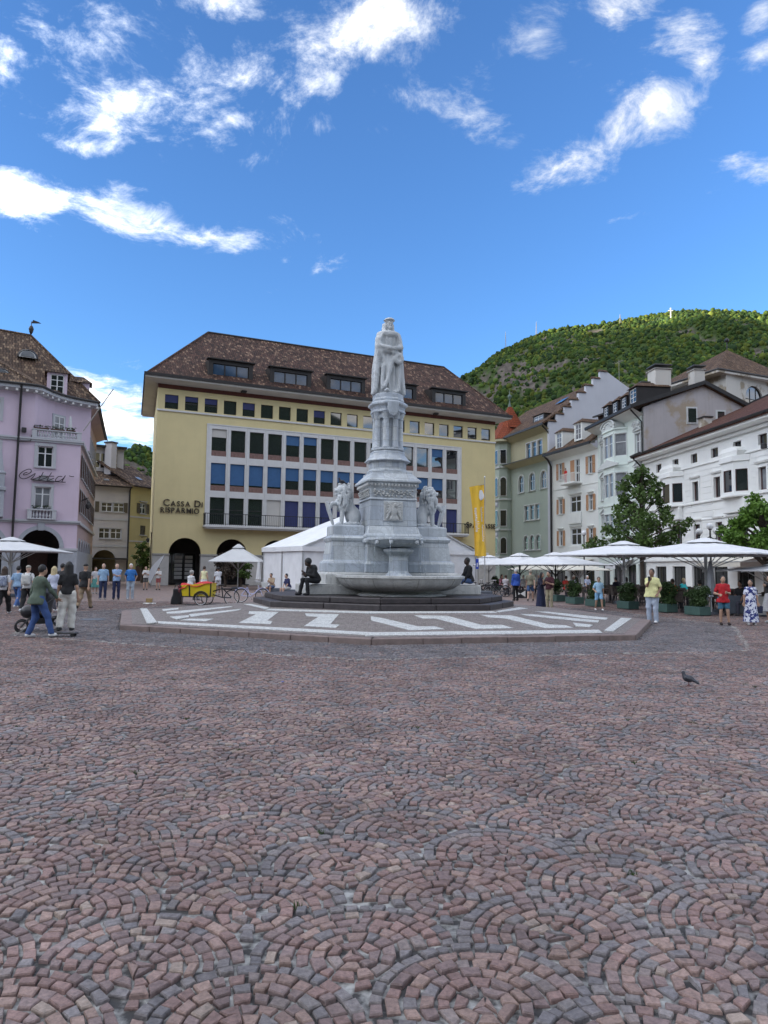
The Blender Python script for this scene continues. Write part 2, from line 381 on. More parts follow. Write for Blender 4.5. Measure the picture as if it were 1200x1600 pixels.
# ---------------------------------------------------------------- the square: ground sheet, hand-laid porphyry setts, fountain terrace
MC = Vector((0.10, 24.70, 0))                      # middle of the fountain terrace
OCT = [(-6.98, 19.05), (-0.25, 15.95), (6.25, 17.70), (8.64, 23.1), (7.18, 30.35), (0.45, 33.45), (-6.05, 31.70), (-9.15, 25.1)]
def octo(k, grow=0.0):
    pts = []
    for x, y in OCT:
        d = Vector((x - MC.x, y - MC.y)); d = d * k + d.normalized() * grow; pts.append((MC.x + d.x, MC.y + d.y))
    return pts
def oct_dist(P):
    """signed distance-like value outside the terrace edge"""
    d = np.full(len(P), -1e9)
    for i in range(8):
        a = np.array(OCT[i]); b = np.array(OCT[(i + 1) % 8]); e = (b - a) / np.linalg.norm(b - a); n = np.array([e[1], -e[0]])
        d = np.maximum(d, (P - a) @ n)
    return d
def ground_material():
    m = bpy.data.materials.new('square_paving'); m.use_nodes = True; t = m.node_tree; b = t.nodes['Principled BSDF']; MATS['square_paving'] = m
    b.inputs['Roughness'].default_value = 0.8
    g = t.nodes.new('ShaderNodeNewGeometry'); sp = t.nodes.new('ShaderNodeSeparateXYZ'); t.links.new(g.outputs['Position'], sp.inputs[0])
    v = t.nodes.new('ShaderNodeTexVoronoi'); v.inputs['Scale'].default_value = 9.5; v.inputs['Randomness'].default_value = 0.7; t.links.new(g.outputs['Position'], v.inputs['Vector'])
    ramp = t.nodes.new('ShaderNodeValToRGB'); e = ramp.color_ramp.elements
    for p, c in ((0.0, (0.20, 0.135, 0.118)), (0.4, (0.25, 0.175, 0.155)), (0.7, (0.17, 0.15, 0.15)), (1.0, (0.30, 0.23, 0.20))):
        q = e.new(p) if p not in (0.0, 1.0) else (e[0] if p == 0 else e[-1]); q.color = (*c, 1)
    s2 = t.nodes.new('ShaderNodeSeparateColor'); t.links.new(v.outputs['Color'], s2.inputs[0]); t.links.new(s2.outputs[0], ramp.inputs[0])
    n = t.nodes.new('ShaderNodeTexNoise'); n.inputs['Scale'].default_value = 14; n.inputs['Detail'].default_value = 8; t.links.new(g.outputs['Position'], n.inputs['Vector'])
    r2 = t.nodes.new('ShaderNodeValToRGB'); r2.color_ramp.elements[0].position = 0.42; r2.color_ramp.elements[0].color = (0.035, 0.033, 0.033, 1); r2.color_ramp.elements[1].position = 0.66; r2.color_ramp.elements[1].color = (0.36, 0.36, 0.35, 1)
    t.links.new(n.outputs['Fac'], r2.inputs[0])
    far = smooth(sp.outputs[1], 33.0, 35.0, tree=t)
    mx = t.nodes.new('ShaderNodeMix'); mx.data_type = 'RGBA'; t.links.new(far, mx.inputs[0]); t.links.new(r2.outputs[0], mx.inputs[6]); t.links.new(ramp.outputs[0], mx.inputs[7])
    t.links.new(mx.outputs[2], b.inputs['Base Color'])
    bp = t.nodes.new('ShaderNodeBump'); bp.inputs['Distance'].default_value = 0.02; bp.inputs['Strength'].default_value = 0.5; t.links.new(n.outputs['Fac'], bp.inputs['Height']); t.links.new(bp.outputs[0], b.inputs['Normal'])
    return m
def sett_material(name, scale=1.0):
    m = bpy.data.materials.new(name); m.use_nodes = True; t = m.node_tree; b = t.nodes['Principled BSDF']; MATS[name] = m
    b.inputs['Roughness'].default_value = 0.62; b.inputs['Specular IOR Level'].default_value = 0.45
    a = t.nodes.new('ShaderNodeAttribute'); a.attribute_name = 'col'
    g = t.nodes.new('ShaderNodeNewGeometry')
    n = t.nodes.new('ShaderNodeTexNoise'); n.inputs['Scale'].default_value = 42 * scale; n.inputs['Detail'].default_value = 7; n.inputs['Roughness'].default_value = 0.7; t.links.new(g.outputs['Position'], n.inputs['Vector'])
    n3 = t.nodes.new('ShaderNodeTexNoise'); n3.inputs['Scale'].default_value = 1.1; n3.inputs['Detail'].default_value = 4; t.links.new(g.outputs['Position'], n3.inputs['Vector'])
    mr = t.nodes.new('ShaderNodeMapRange'); mr.inputs[1].default_value = 0.3; mr.inputs[2].default_value = 0.7; mr.inputs[3].default_value = 0.58; mr.inputs[4].default_value = 1.38; t.links.new(n.outputs['Fac'], mr.inputs[0])
    mr2 = t.nodes.new('ShaderNodeMapRange'); mr2.inputs[1].default_value = 0.3; mr2.inputs[2].default_value = 0.7; mr2.inputs[3].default_value = 0.74; mr2.inputs[4].default_value = 1.22; t.links.new(n3.outputs['Fac'], mr2.inputs[0])
    vm = t.nodes.new('ShaderNodeVectorMath'); vm.operation = 'SCALE'; t.links.new(a.outputs['Color'], vm.inputs[0]); t.links.new(mth('MULTIPLY', mr.outputs[0], mr2.outputs[0], tree=t), vm.inputs[3])
    t.links.new(vm.outputs[0], b.inputs['Base Color'])
    bp = t.nodes.new('ShaderNodeBump'); bp.inputs['Distance'].default_value = 0.012; bp.inputs['Strength'].default_value = 0.75; t.links.new(n.outputs['Fac'], bp.inputs['Height']); t.links.new(bp.outputs[0], b.inputs['Normal'])
    return m
ground_material(); sett_material('porphyry_sett')
gm = MB(); gm.add([(-9000, -9000, -0.016), (9000, -9000, -0.016), (9000, 9000, -0.016), (-9000, 9000, -0.016)], [(0, 1, 2, 3)])
ground = gm.build('ground', 'square_paving'); tag(ground, kind='structure')
ground['label'] = 'square paved with purple-brown porphyry setts in fish-scale arcs'

RS = 0.47                                           # one scale of the fish-scale pattern
def scale_variant(rg):
    out = []; k = 0; ro = RS
    while ro > 0.03:
        w = 0.066 + rg.uniform(-0.005, 0.006); ri = max(ro - w, 0.0)
        if ri < 0.03: ri = 0.0
        n = max(3, int(round(2 * math.pi * (ro + ri) / 2 / rg.uniform(0.073, 0.092)))); a0 = rg.uniform(0, 6.28)
        cuts = np.sort((np.arange(n) + rg.uniform(-0.17, 0.17, n)) / n) * 2 * math.pi + a0
        for i in range(n):
            t0 = cuts[i]; t1 = cuts[(i + 1) % n] + (2 * math.pi if i == n - 1 else 0)
            gap = 0.0045 + rg.uniform(0, 0.004); g0 = gap / max(ro, .05); g1 = gap / max(ri, .05)
            o = ro - gap; q = max(ri + gap, 0.004)
            c = np.array([[q * math.cos(t0 + g1), q * math.sin(t0 + g1)], [o * math.cos(t0 + g0), o * math.sin(t0 + g0)], [o * math.cos(t1 - g0), o * math.sin(t1 - g0)], [q * math.cos(t1 - g1), q * math.sin(t1 - g1)]])
            c += rg.uniform(-0.0065, 0.0065, c.shape)
            keep = True
            for nb in ((-RS, -RS), (RS, -RS), (0, -2 * RS), (-2 * RS, 0.0), (2 * RS, 0.0)):
                d = c - np.array(nb); l = np.linalg.norm(d, axis=1)
                if np.linalg.norm(c.mean(0) - np.array(nb)) < RS + 0.012 and nb[1] < -0.01: keep = False; break
                pu = RS + 0.006
                if nb[1] < -0.01:
                    m = l < pu; c[m] = np.array(nb) + d[m] / l[m][:, None] * pu
            if not keep: continue
            x, y = c[:, 0], c[:, 1]; area = 0.5 * abs(np.dot(x, np.roll(y, 1)) - np.dot(y, np.roll(x, 1)))
            if area < 0.0009: continue
            out.append((c, k))
        ro = ri; k += 1
    return np.array([q[0] for q in out]), np.array([q[1] for q in out])
VAR = [scale_variant(RNG) for _ in range(14)]
ROT = R(9); cr, sr = math.cos(ROT), math.sin(ROT)
C4 = []; KK = []; GREY = []
ext = 42
for j in range(-20, int(ext / RS) + 14):
    for i in range(-int(ext * 0.75 / RS), int(ext * 0.75 / RS) + 1):
        if (i + j) % 2: continue
        cx, cy = i * RS, j * RS
        wx, wy = cx * cr - cy * sr, cx * sr + cy * cr
        if wy < 1.6 or wy > 34.2 or abs(wx) > 0.60 * wy + 1.6: continue
        v, k = VAR[int(RNG.integers(14))]
        C4.append(v + np.array([cx, cy])); KK.append(k)
        pg = 0.30 + 0.45 / (1 + math.exp(-(wx - 0.3 * wy * 0.1) * 1.2)); gr = RNG.random() < pg
        GREY.append(np.where(k == 0, (0.75 if gr else 0.16), 0.14) * np.ones(len(k)))
C4 = np.concatenate(C4); KK = np.concatenate(KK); GREY = np.concatenate(GREY)
q = np.stack([C4[..., 0] * cr - C4[..., 1] * sr, C4[..., 0] * sr + C4[..., 1] * cr], -1)
# the hand of the paver: slow wander of the arcs
q = q + 0.05 * np.stack([np.sin(q[..., 1] * 1.3 + 0.6 * q[..., 0]) + 0.6 * np.sin(q[..., 1] * 3.1 + 1.7), np.sin(q[..., 0] * 1.7 - 0.5 * q[..., 1]) + 0.6 * np.sin(q[..., 0] * 2.9 + 0.4)], -1)
cen = q.mean(1); od = oct_dist(cen)
keep = od > 0.035
q, cen, GREY, od = q[keep], cen[keep], GREY[keep], od[keep]; M = len(q)
isg = RNG.random(M) < GREY
ring = od < 2.35 + 0.12 * np.sin(cen[:, 0] * 2.0)
isg |= ring & (RNG.random(M) < 0.88)
pal_r = np.array([(0.235, 0.155, 0.138), (0.265, 0.185, 0.160), (0.215, 0.160, 0.150), (0.290, 0.205, 0.172), (0.195, 0.140, 0.132), (0.300, 0.240, 0.200), (0.225, 0.185, 0.172)])
pal_g = np.array([(0.175, 0.160, 0.162), (0.192, 0.176, 0.176), (0.160, 0.150, 0.155), (0.205, 0.185, 0.180)])
pr = np.array([.24, .2, .2, .12, .14, .04, .06]); colr = pal_r[RNG.choice(7, M, p=pr / pr.sum())]; colg = pal_g[RNG.integers(0, 4, M)]
col = np.array([0.97, 0.95, 0.96]) * np.where(isg[:, None], colg, colr) * RNG.uniform(0.86, 1.14, (M, 1))
edge = (np.abs(od - 2.42) < 0.07) & (RNG.random(M) < 0.55); col[edge] = np.array([0.36, 0.34, 0.31]) * RNG.uniform(0.85, 1.1, (edge.sum(), 1))
hz = RNG.uniform(-0.005, 0.007, M); tilt = RNG.normal(0, 0.022, (M, 2))
def sett_arrays(sel, bev):
    c = q[sel]; ce = cen[sel][:, None]; n = len(c)
    ztop = hz[sel][:, None] + ((c - ce) * tilt[sel][:, None]).sum(-1)
    # anticlockwise order
    x, y = c[..., 0], c[..., 1]; ar = (x * np.roll(y, -1, 1) - y * np.roll(x, -1, 1)).sum(1); fl = ar < 0
    c = c.copy(); c[fl] = c[fl][:, ::-1]; ztop[fl] = ztop[fl][:, ::-1]
    mk = lambda p, z: np.concatenate([p, z[..., None]], -1)
    if bev:
        L = [mk(ce + (c - ce) * 0.88, ztop), mk(c, ztop - 0.006), mk(c, np.full_like(ztop, -0.035))]
        fs = [(0, 1, 2, 3)] + [(4 + i, 4 + (i + 1) % 4, (i + 1) % 4, i) for i in range(4)] + [(8 + i, 8 + (i + 1) % 4, 4 + (i + 1) % 4, 4 + i) for i in range(4)]
    else:
        L = [mk(ce + (c - ce) * 0.93, ztop), mk(c, np.full_like(ztop, -0.02))]
        fs = [(0, 1, 2, 3)] + [(4 + i, 4 + (i + 1) % 4, (i + 1) % 4, i) for i in range(4)]
    v = np.concatenate(L, 1); nv = v.shape[1]
    f = np.array(fs)[None] + (np.arange(n) * nv)[:, None, None]
    return v, f, np.repeat(col[sel], nv, 0)
def col_attr(me, c):
    a = me.attributes.new('col', 'FLOAT_COLOR', 'POINT'); a.data.foreach_set('color', np.concatenate([c, np.ones((len(c), 1))], 1).astype(np.float32).ravel())
order = np.argsort(cen[:, 1])
vis = [i for i in order if cen[i, 1] > 2.62 and abs(cen[i, 0]) < 0.535 * cen[i, 1]][:300]
vs = set(int(i) for i in vis)
for i in vis:
    s = np.array([i]); v, f, c = sett_arrays(s, True); v = v[0] - np.array([cen[i, 0], cen[i, 1], 0])
    me = npmesh('sett', v, f[0], False); col_attr(me, c); obj('sett', me, 'porphyry_sett', ground, loc=(cen[i, 0], cen[i, 1], 0.0))
rest_i = np.array([i for i in range(M) if i not in vs])
near = rest_i[cen[rest_i, 1] < 12]; farr = rest_i[cen[rest_i, 1] >= 12]
va, fa, ca = sett_arrays(near, True); vb, fb, cb = sett_arrays(farr, False)
V = np.concatenate([va.reshape(-1, 3), vb.reshape(-1, 3)]); FF = np.concatenate([fa.reshape(-1, 4), fb.reshape(-1, 4) + va.shape[0] * va.shape[1]])
me = npmesh('sett_field', V, FF, False); col_attr(me, np.concatenate([ca, cb]))
tag(obj('sett_field', me, 'porphyry_sett', ground), kind='stuff')

# moss tufts in the joints
tv = []; tf = []
for k in range(900):
    if k % 30 == 0: i = int(RNG.integers(0, len(near))); cc = q[near[i]][0]
    p = np.array([cc[0] + RNG.normal(0, .018), cc[1] + RNG.normal(0, .012), -.01]); a = RNG.uniform(0, 6.28); d = np.array([math.cos(a), math.sin(a), 0]) * .004; tip = p + np.array([RNG.normal(0, .008), RNG.normal(0, .008), RNG.uniform(.015, .035)])
    tf.append((len(tv), len(tv) + 1, len(tv) + 2)); tv += [p - d, p + d, tip]
mat('moss', (0.05, 0.085, 0.025), .9, .3, 40); tag(obj('moss_tufts', npmesh('moss_tufts', np.array(tv), np.array(tf), False), 'moss', ground), kind='stuff')
# fountain terrace: a low octagon rising to the steps, kerbed in porphyry, with white stone figures let into the setts
mat('kerb_stone', (0.205, 0.155, 0.142), 0.7, 0.22, 5, 0.5, 60); mat('white_inlay', (0.58, 0.59, 0.58), 0.7)
def terrace_mat():
    m = mat('terrace_setts', (0.16, 0.13, 0.12), 0.75); t = m.node_tree; b = t.nodes['Principled BSDF']
    g = t.nodes.new('ShaderNodeNewGeometry'); v = t.nodes.new('ShaderNodeTexVoronoi'); v.inputs['Scale'].default_value = 17; v.inputs['Randomness'].default_value = 0.6; t.links.new(g.outputs['Position'], v.inputs['Vector'])
    v2 = t.nodes.new('ShaderNodeTexVoronoi'); v2.feature = 'DISTANCE_TO_EDGE'; v2.inputs['Scale'].default_value = 17; v2.inputs['Randomness'].default_value = 0.6; t.links.new(g.outputs['Position'], v2.inputs['Vector'])
    s2 = t.nodes.new('ShaderNodeSeparateColor'); t.links.new(v.outputs['Color'], s2.inputs[0])
    ramp = t.nodes.new('ShaderNodeValToRGB'); e = ramp.color_ramp.elements; e[0].color = (0.19, 0.155, 0.15, 1); e[1].color = (0.28, 0.245, 0.23, 1); t.links.new(s2.outputs[0], ramp.inputs[0])
    mx = t.nodes.new('ShaderNodeMix'); mx.data_type = 'RGBA'; t.links.new(smooth(v2.outputs['Distance'], 0.01, 0.06, tree=t), mx.inputs[0]); mx.inputs[6].default_value = (0.12, 0.12, 0.09, 1); t.links.new(ramp.outputs[0], mx.inputs[7]); t.links.new(mx.outputs[2], b.inputs['Base Color'])
    bp = t.nodes.new('ShaderNodeBump'); bp.inputs['Distance'].default_value = 0.02; bp.inputs['Strength'].default_value = 0.8; t.links.new(smooth(v2.outputs['Distance'], 0.0, 0.1, tree=t), bp.inputs['Height']); t.links.new(bp.outputs[0], b.inputs['Normal'])
terrace_mat()
def inlay_mat():
    m = MATS['white_inlay']; t = m.node_tree; b = t.nodes['Principled BSDF']; g = t.nodes.new('ShaderNodeNewGeometry'); o_ = []
    for ft in ('F1', 'DISTANCE_TO_EDGE'):
        v = t.nodes.new('ShaderNodeTexVoronoi'); v.feature = ft; v.inputs['Scale'].default_value = 22; v.inputs['Randomness'].default_value = 0.7; t.links.new(g.outputs['Position'], v.inputs['Vector']); o_.append(v)
    s2 = t.nodes.new('ShaderNodeSeparateColor'); t.links.new(o_[0].outputs['Color'], s2.inputs[0]); ramp = t.nodes.new('ShaderNodeValToRGB'); e = ramp.color_ramp.elements; e[0].color = (0.46, 0.47, 0.47, 1); e[1].color = (0.66, 0.67, 0.65, 1); t.links.new(s2.outputs[0], ramp.inputs[0])
    mx = t.nodes.new('ShaderNodeMix'); mx.data_type = 'RGBA'; t.links.new(smooth(o_[1].outputs['Distance'], 0.01, 0.09, tree=t), mx.inputs[0]); mx.inputs[6].default_value = (0.26, 0.255, 0.24, 1); t.links.new(ramp.outputs[0], mx.inputs[7]); t.links.new(mx.outputs[2], b.inputs['Base Color'])
inlay_mat()
ZO, ZI = 0.135, 0.50
terr = thing('fountain_terrace', 'low octagonal paved terrace with porphyry kerb and white stone inlay around the fountain', 'terrace', (0, 0, 0))
o1 = octo(.964); o2 = octo(0.44)
m = MB(); m.add([(x, y, ZO + 0.005) for x, y in o1] + [(x, y, ZI + 0.03) for x, y in o2], [(i, (i + 1) % 8, (i + 1) % 8 + 8, i + 8) for i in range(8)])
m.build('paved_top', 'terrace_setts', terr)
for i in range(8):
    a, b = Vector(OCT[i]), Vector(OCT[(i + 1) % 8]); L = (b - a).length; n = max(3, round(L / 1.12)); e = (b - a) / L; nin = Vector((-e.y, e.x))
    cuts = [0] + [(k + random.uniform(-.12, .12)) * L / n for k in range(1, n)] + [L]
    for k in range(n):
        t0, t1 = cuts[k] + 0.006, cuts[k + 1] - 0.006
        i0 = t0 + (0.14 if k == 0 else 0); i1 = t1 - (0.14 if k == n - 1 else 0)
        pts = [a + e * t0, a + e * t1, a + e * i1 + nin * 0.34, a + e * i0 + nin * 0.34]
        kb = MB(); kb.prism([(p.x, p.y) for p in pts], -0.05, ZO + random.uniform(-.004, .004)); kb.build('kerb_stone', 'kerb_stone', terr, bevel=0.014)
def facet_pt(i, x, y, lift=0.007):
    oo_ = octo(.964); a = Vector((*oo_[i], ZO + .005)); b = Vector((*oo_[(i + 1) % 8], ZO + .005)); ii = octo(0.44); c = Vector((*ii[i], ZI + 0.03))
    n = (b - a).cross(c - a).normalized(); d = ray(x, y); t = (a - Vector((0, 0, CAMH))).dot(n) / d.dot(n)
    return Vector((0, 0, CAMH)) + d * t + n * lift
def surf_pt(i, x, y, lift):
    oo_ = octo(.955); m2 = Vector((MC.x, MC.y)); p = facet_pt(i, x, y, 0.0); A, B, P_ = Vector(oo_[i]) - m2, Vector(oo_[(i + 1) % 8]) - m2, Vector((p.x, p.y)) - m2
    e = (B - A).normalized(); n = Vector((e.y, -e.x))
    if (P_ - A).dot(n) > 0: P_ = P_ * (A.dot(n) / P_.dot(n)); return Vector((P_.x + m2.x, P_.y + m2.y, ZO + .006 + lift))
    return p + Vector((0, 0, lift))
def inlay(i, pts, name='inlay_stone'):
    v = [surf_pt(i, x, y, .009) for x, y in pts]; w = [surf_pt(i, x, y, -.02) for x, y in pts]; n = len(v)
    mm = MB(); mm.add(v + w, [tuple(range(n))] + [(k + n, (k + 1) % n + n, (k + 1) % n, k) for k in range(n)])
    me_ = mm.mesh(name)
    if me_.polygons[0].normal.z < 0: me_.flip_normals()
    obj(name, me_, 'white_inlay', terr)
z7 = lambda x, y: (190 + x / 2.857, 930 + y / 2.857)
z8 = lambda x, y: (570 + x / 2.609, 930 + y / 2.609)
for fc_, tr_, pts in ((0, z7, [(160, 117), (165, 127), (1120, 180), (1120, 167)]), (7, z7, [(83, 60), (113, 60), (158, 122), (113, 126)]), (0, z7, [(570, 72), (700, 76), (650, 114), (672, 117), (665, 130), (523, 124), (600, 86), (566, 84)]),
            (0, z7, [(818, 82), (970, 86), (932, 130), (972, 133), (955, 147), (815, 138), (878, 98), (826, 94)]), (7, z7, [(545, 40), (580, 40), (660, 57), (640, 62)]), (0, z7, [(655, 61), (1125, 75), (1125, 83), (640, 68)]),
            (7, z7, [(180, 64), (255, 57), (252, 64), (186, 71)]), (7, z7, [(200, 76), (485, 50), (495, 53), (255, 82), (203, 83)]), (7, z7, [(215, 97), (300, 90), (300, 99), (245, 108)]), (0, z7, [(300, 106), (410, 106), (375, 117), (262, 112)]), (7, z7, [(300, 86), (535, 62), (520, 69), (310, 97)]),
            (1, z8, [(0, 153), (0, 166), (968, 154), (954, 142)]), (2, z8, [(1045, 93), (1088, 95), (1012, 148), (975, 145)]), (1, z8, [(25, 87), (75, 95), (215, 128), (285, 128), (325, 139), (185, 144), (25, 103)]), (1, z8, [(200, 83), (335, 85), (475, 122), (560, 122), (605, 135), (450, 138), (290, 96), (235, 96)]),
            (1, z8, [(475, 81), (595, 83), (750, 120), (820, 124), (850, 134), (735, 135), (575, 96), (505, 91)]), (2, z8, [(635, 77), (690, 79), (955, 104), (950, 112), (870, 106), (660, 84)]), (2, z8, [(695, 67), (745, 68), (990, 93), (985, 101), (900, 95)]), (2, z8, [(848, 113), (930, 122), (915, 131), (860, 126)]),
            (1, z8, [(0, 67), (0, 75), (540, 73), (525, 67)]), (2, z8, [(548, 70), (665, 55), (630, 50), (533, 66)])):
    inlay(fc_, [tr_(*p) for p in pts])
# ---------------------------------------------------------------- wooded mountains
def vnoise(x, y, seed=0):
    """smooth value noise on arrays"""
    xi = np.floor(x).astype(int); yi = np.floor(y).astype(int); fx = x - xi; fy = y - yi; fx = fx * fx * (3 - 2 * fx); fy = fy * fy * (3 - 2 * fy)
    def hsh(a, b):
        n = (a * 374761393 + b * 668265263 + seed * 974711) & 0x7fffffff; n = ((n ^ (n >> 13)) * 1274126177) & 0x7fffffff; return ((n ^ (n >> 16)) & 0xffff) / 65535.0
    return (hsh(xi, yi) * (1 - fx) + hsh(xi + 1, yi) * fx) * (1 - fy) + (hsh(xi, yi + 1) * (1 - fx) + hsh(xi + 1, yi + 1) * fx) * fy
def fbm(x, y, o=4, seed=0):
    s = 0; a = 0.5
    for i in range(o): s = s + a * vnoise(x * 2 ** i, y * 2 ** i, seed + i); a *= 0.5
    return s
def grid_mesh(name, P, m):
    a, b = P.shape[:2]; i = np.arange(a * b).reshape(a, b)
    f = np.stack([i[:-1, :-1], i[1:, :-1], i[1:, 1:], i[:-1, 1:]], -1).reshape(-1, 4)
    return obj(name, npmesh(name, P.reshape(-1, 3), f), m)
def hill_mat(name):
    m = mat(name, (0.045, 0.075, 0.022), 0.95, 0.4, 0.02); t = m.node_tree; b = t.nodes['Principled BSDF']
    a = t.nodes.new('ShaderNodeAttribute'); a.attribute_name = 'col'; g = t.nodes.new('ShaderNodeNewGeometry')
    n = t.nodes.new('ShaderNodeTexNoise'); n.inputs['Scale'].default_value = 0.12; n.inputs['Detail'].default_value = 6; t.links.new(g.outputs['Position'], n.inputs['Vector'])
    mr = t.nodes.new('ShaderNodeMapRange'); mr.inputs[1].default_value = 0.3; mr.inputs[2].default_value = 0.7; mr.inputs[3].default_value = 0.6; mr.inputs[4].default_value = 1.4; t.links.new(n.outputs['Fac'], mr.inputs[0])
    vm = t.nodes.new('ShaderNodeVectorMath'); vm.operation = 'SCALE'; t.links.new(a.outputs['Color'], vm.inputs[0]); t.links.new(mr.outputs[0], vm.inputs[3]); t.links.new(vm.outputs[0], b.inputs['Base Color'])
    b.inputs['Specular IOR Level'].default_value = 0.1
    return m
hill_mat('hillside')
def icrown():
    v = [(0, 0, 1)]
    for k, (z, r) in enumerate(((0.55, 0.8), (-0.15, 1.0), (-0.8, 0.6))):
        v += [(r * math.cos(2 * math.pi * (i + .5 * k) / 6), r * math.sin(2 * math.pi * (i + .5 * k) / 6), z) for i in range(6)]
    f = [(0, 1 + i, 1 + (i + 1) % 6) for i in range(6)]
    for k in range(2):
        for i in range(6):
            a, b = 1 + 6 * k + i, 1 + 6 * k + (i + 1) % 6; c, d = a + 6, 1 + 6 * (k + 1) + (i + 1) % 6
            if k == 0: f += [(a, c, b), (b, c, d)]
            else: f += [(a, c, b), (b, c, d)]
    return np.array(v), np.array(f)
def forest(name, pts, nrm, sizes, cols, parent=None):
    v0, f0 = icrown(); n = len(pts)
    jit = RNG.uniform(0.72, 1.28, (n, len(v0), 1)); a = RNG.uniform(0, 6.28, n); ca, sa = np.cos(a)[:, None], np.sin(a)[:, None]
    x = v0[None, :, 0] * ca - v0[None, :, 1] * sa; y = v0[None, :, 0] * sa + v0[None, :, 1] * ca; z = np.repeat(v0[None, :, 2], n, 0)
    v = np.stack([x, y, z * 1.15], -1) * jit * sizes[:, None, None] + pts[:, None] + np.array([0, 0, 0.35]) * sizes[:, None, None]
    f = f0[None] + (np.arange(n) * len(v0))[:, None, None]
    me = npmesh(name, v.reshape(-1, 3), f.reshape(-1, 3), True); top = np.clip(v0[:, 2] * 0 + 1, 0, 1)
    col_attr(me, np.repeat(cols, len(v0), 0) * np.tile(top, n)[:, None])
    return obj(name, me, 'hillside', parent)
def hill(name, sky_px, depth0, depth1, front, back, ntree, label, seed=3, tree=2.3, step=6.0):
    xs = np.array([p[0] for p in sky_px], float); ys = np.array([p[1] for p in sky_px], float)
    X = np.arange(xs[0], xs[-1] + .1, step); Yp = np.interp(X, xs, ys); dep = np.interp(X, [xs[0], xs[-1]], [depth0, depth1])
    crest = np.array([list(PY(x, y, d)) for x, y, d in zip(X, Yp, dep)])
    t = np.concatenate([np.linspace(-1, 0, 70), np.linspace(0.03, 1, 16)])
    P_ = np.zeros((len(X), len(t), 3)); cx = crest[:, None]
    prof = np.where(t < 0, (1 + t) ** 0.82, (1 - t) ** 1.3)[None]
    P_[..., 0] = crest[:, None, 0] + np.where(t < 0, t * front * 0.12, t * back * 0.1)[None]
    P_[..., 1] = crest[:, None, 1] + np.where(t < 0, t * front, t * back)[None]
    nz = fbm(P_[..., 0] / 140, P_[..., 1] / 140, 4, seed) - 0.47
    gul = fbm(P_[..., 0] / 60, P_[..., 1] / 260, 3, seed + 9) - 0.45
    wgt = np.minimum(1, 4 * np.abs(t))[None] * np.minimum(1, 4 * (1 - np.abs(t)))[None]
    P_[..., 2] = np.maximum(crest[:, None, 2] * prof + (nz * 110 + gul * 70) * wgt * np.clip(crest[:, None, 2] / 300, 0, 1), -2 - 0 * prof)
    o = grid_mesh(name, P_, 'hillside')
    rock = fbm(P_[..., 0] / 38 + 7, P_[..., 2] / 20, 5, seed + 20)
    rk = rock > np.where(((X > 725) & (X < 850))[:, None] & (t > -.5)[None], 0.475, np.where(X < 950, 0.56, 0.63)[:, None]); rk &= (np.abs(t) > 0.03)[None] & (t < 0)[None] & (crest[:, 2] > 120)[:, None]
    base = np.where(rk[..., None], np.array([0.15, 0.13, 0.115]) * (0.4 + 0.7 * fbm(P_[..., 0] / 9, P_[..., 2] / 7, 3, 5))[..., None], np.array([0.045, 0.07, 0.022]))
    col_attr(o.data, base.reshape(-1, 3)); tag(o, kind='structure'); o['label'] = label
    # trees over the slope that faces the town and along the crest
    i = RNG.uniform(0, len(X) - 1.001, ntree); j = RNG.uniform(0, 74, ntree) ** 1.0
    i0 = i.astype(int); j0 = j.astype(int); fi = (i - i0)[:, None]; fj = (j - j0)[:, None]
    p = (P_[i0, j0] * (1 - fi) + P_[i0 + 1, j0] * fi) * (1 - fj) + (P_[i0, j0 + 1] * (1 - fi) + P_[i0 + 1, j0 + 1] * fi) * fj
    ok = (p[:, 2] > 25) & ~(rk[i0, j0] & (RNG.random(ntree) < 0.72)); p = p[ok]; k = len(p)
    cl = fbm(p[:, 0] / 45, p[:, 1] / 45 + p[:, 2] / 45, 3, seed + 40)
    pal = np.array([(0.036, 0.066, 0.018), (0.050, 0.082, 0.018), (0.026, 0.048, 0.020), (0.080, 0.100, 0.020)])
    c = pal[RNG.integers(0, 4, k)] * (0.48 + 1.1 * cl)[:, None] * RNG.uniform(0.78, 1.28, (k, 1))
    f = forest('hillside_forest', p, None, RNG.gamma(6, 1 / 6, k) * tree * 1.05, c, o); tag(f, kind='stuff')
    return o
hill('hill', [(560, 690), (640, 645), (700, 612), (725, 594), (745, 577), (765, 560), (790, 545), (820, 531), (855, 518), (890, 512), (930, 508), (965, 502), (1000, 495), (1035, 491), (1060, 487), (1100, 485), (1150, 487), (1200, 491), (1300, 497), (1500, 520), (1800, 560), (2200, 640)],
     1460, 1280, 820, 900, 85000, 'forested hill with pale rock bands rising behind the roofs')
hill('distant_hill', [(120, 810), (160, 770), (190, 725), (205, 703), (216, 696), (226, 699), (240, 712), (262, 735), (300, 790)], 1500, 1500, 420, 400, 6000, 'small wooded peak seen through the gap beside the yellow bank', seed=31, tree=2.8, step=2.5)
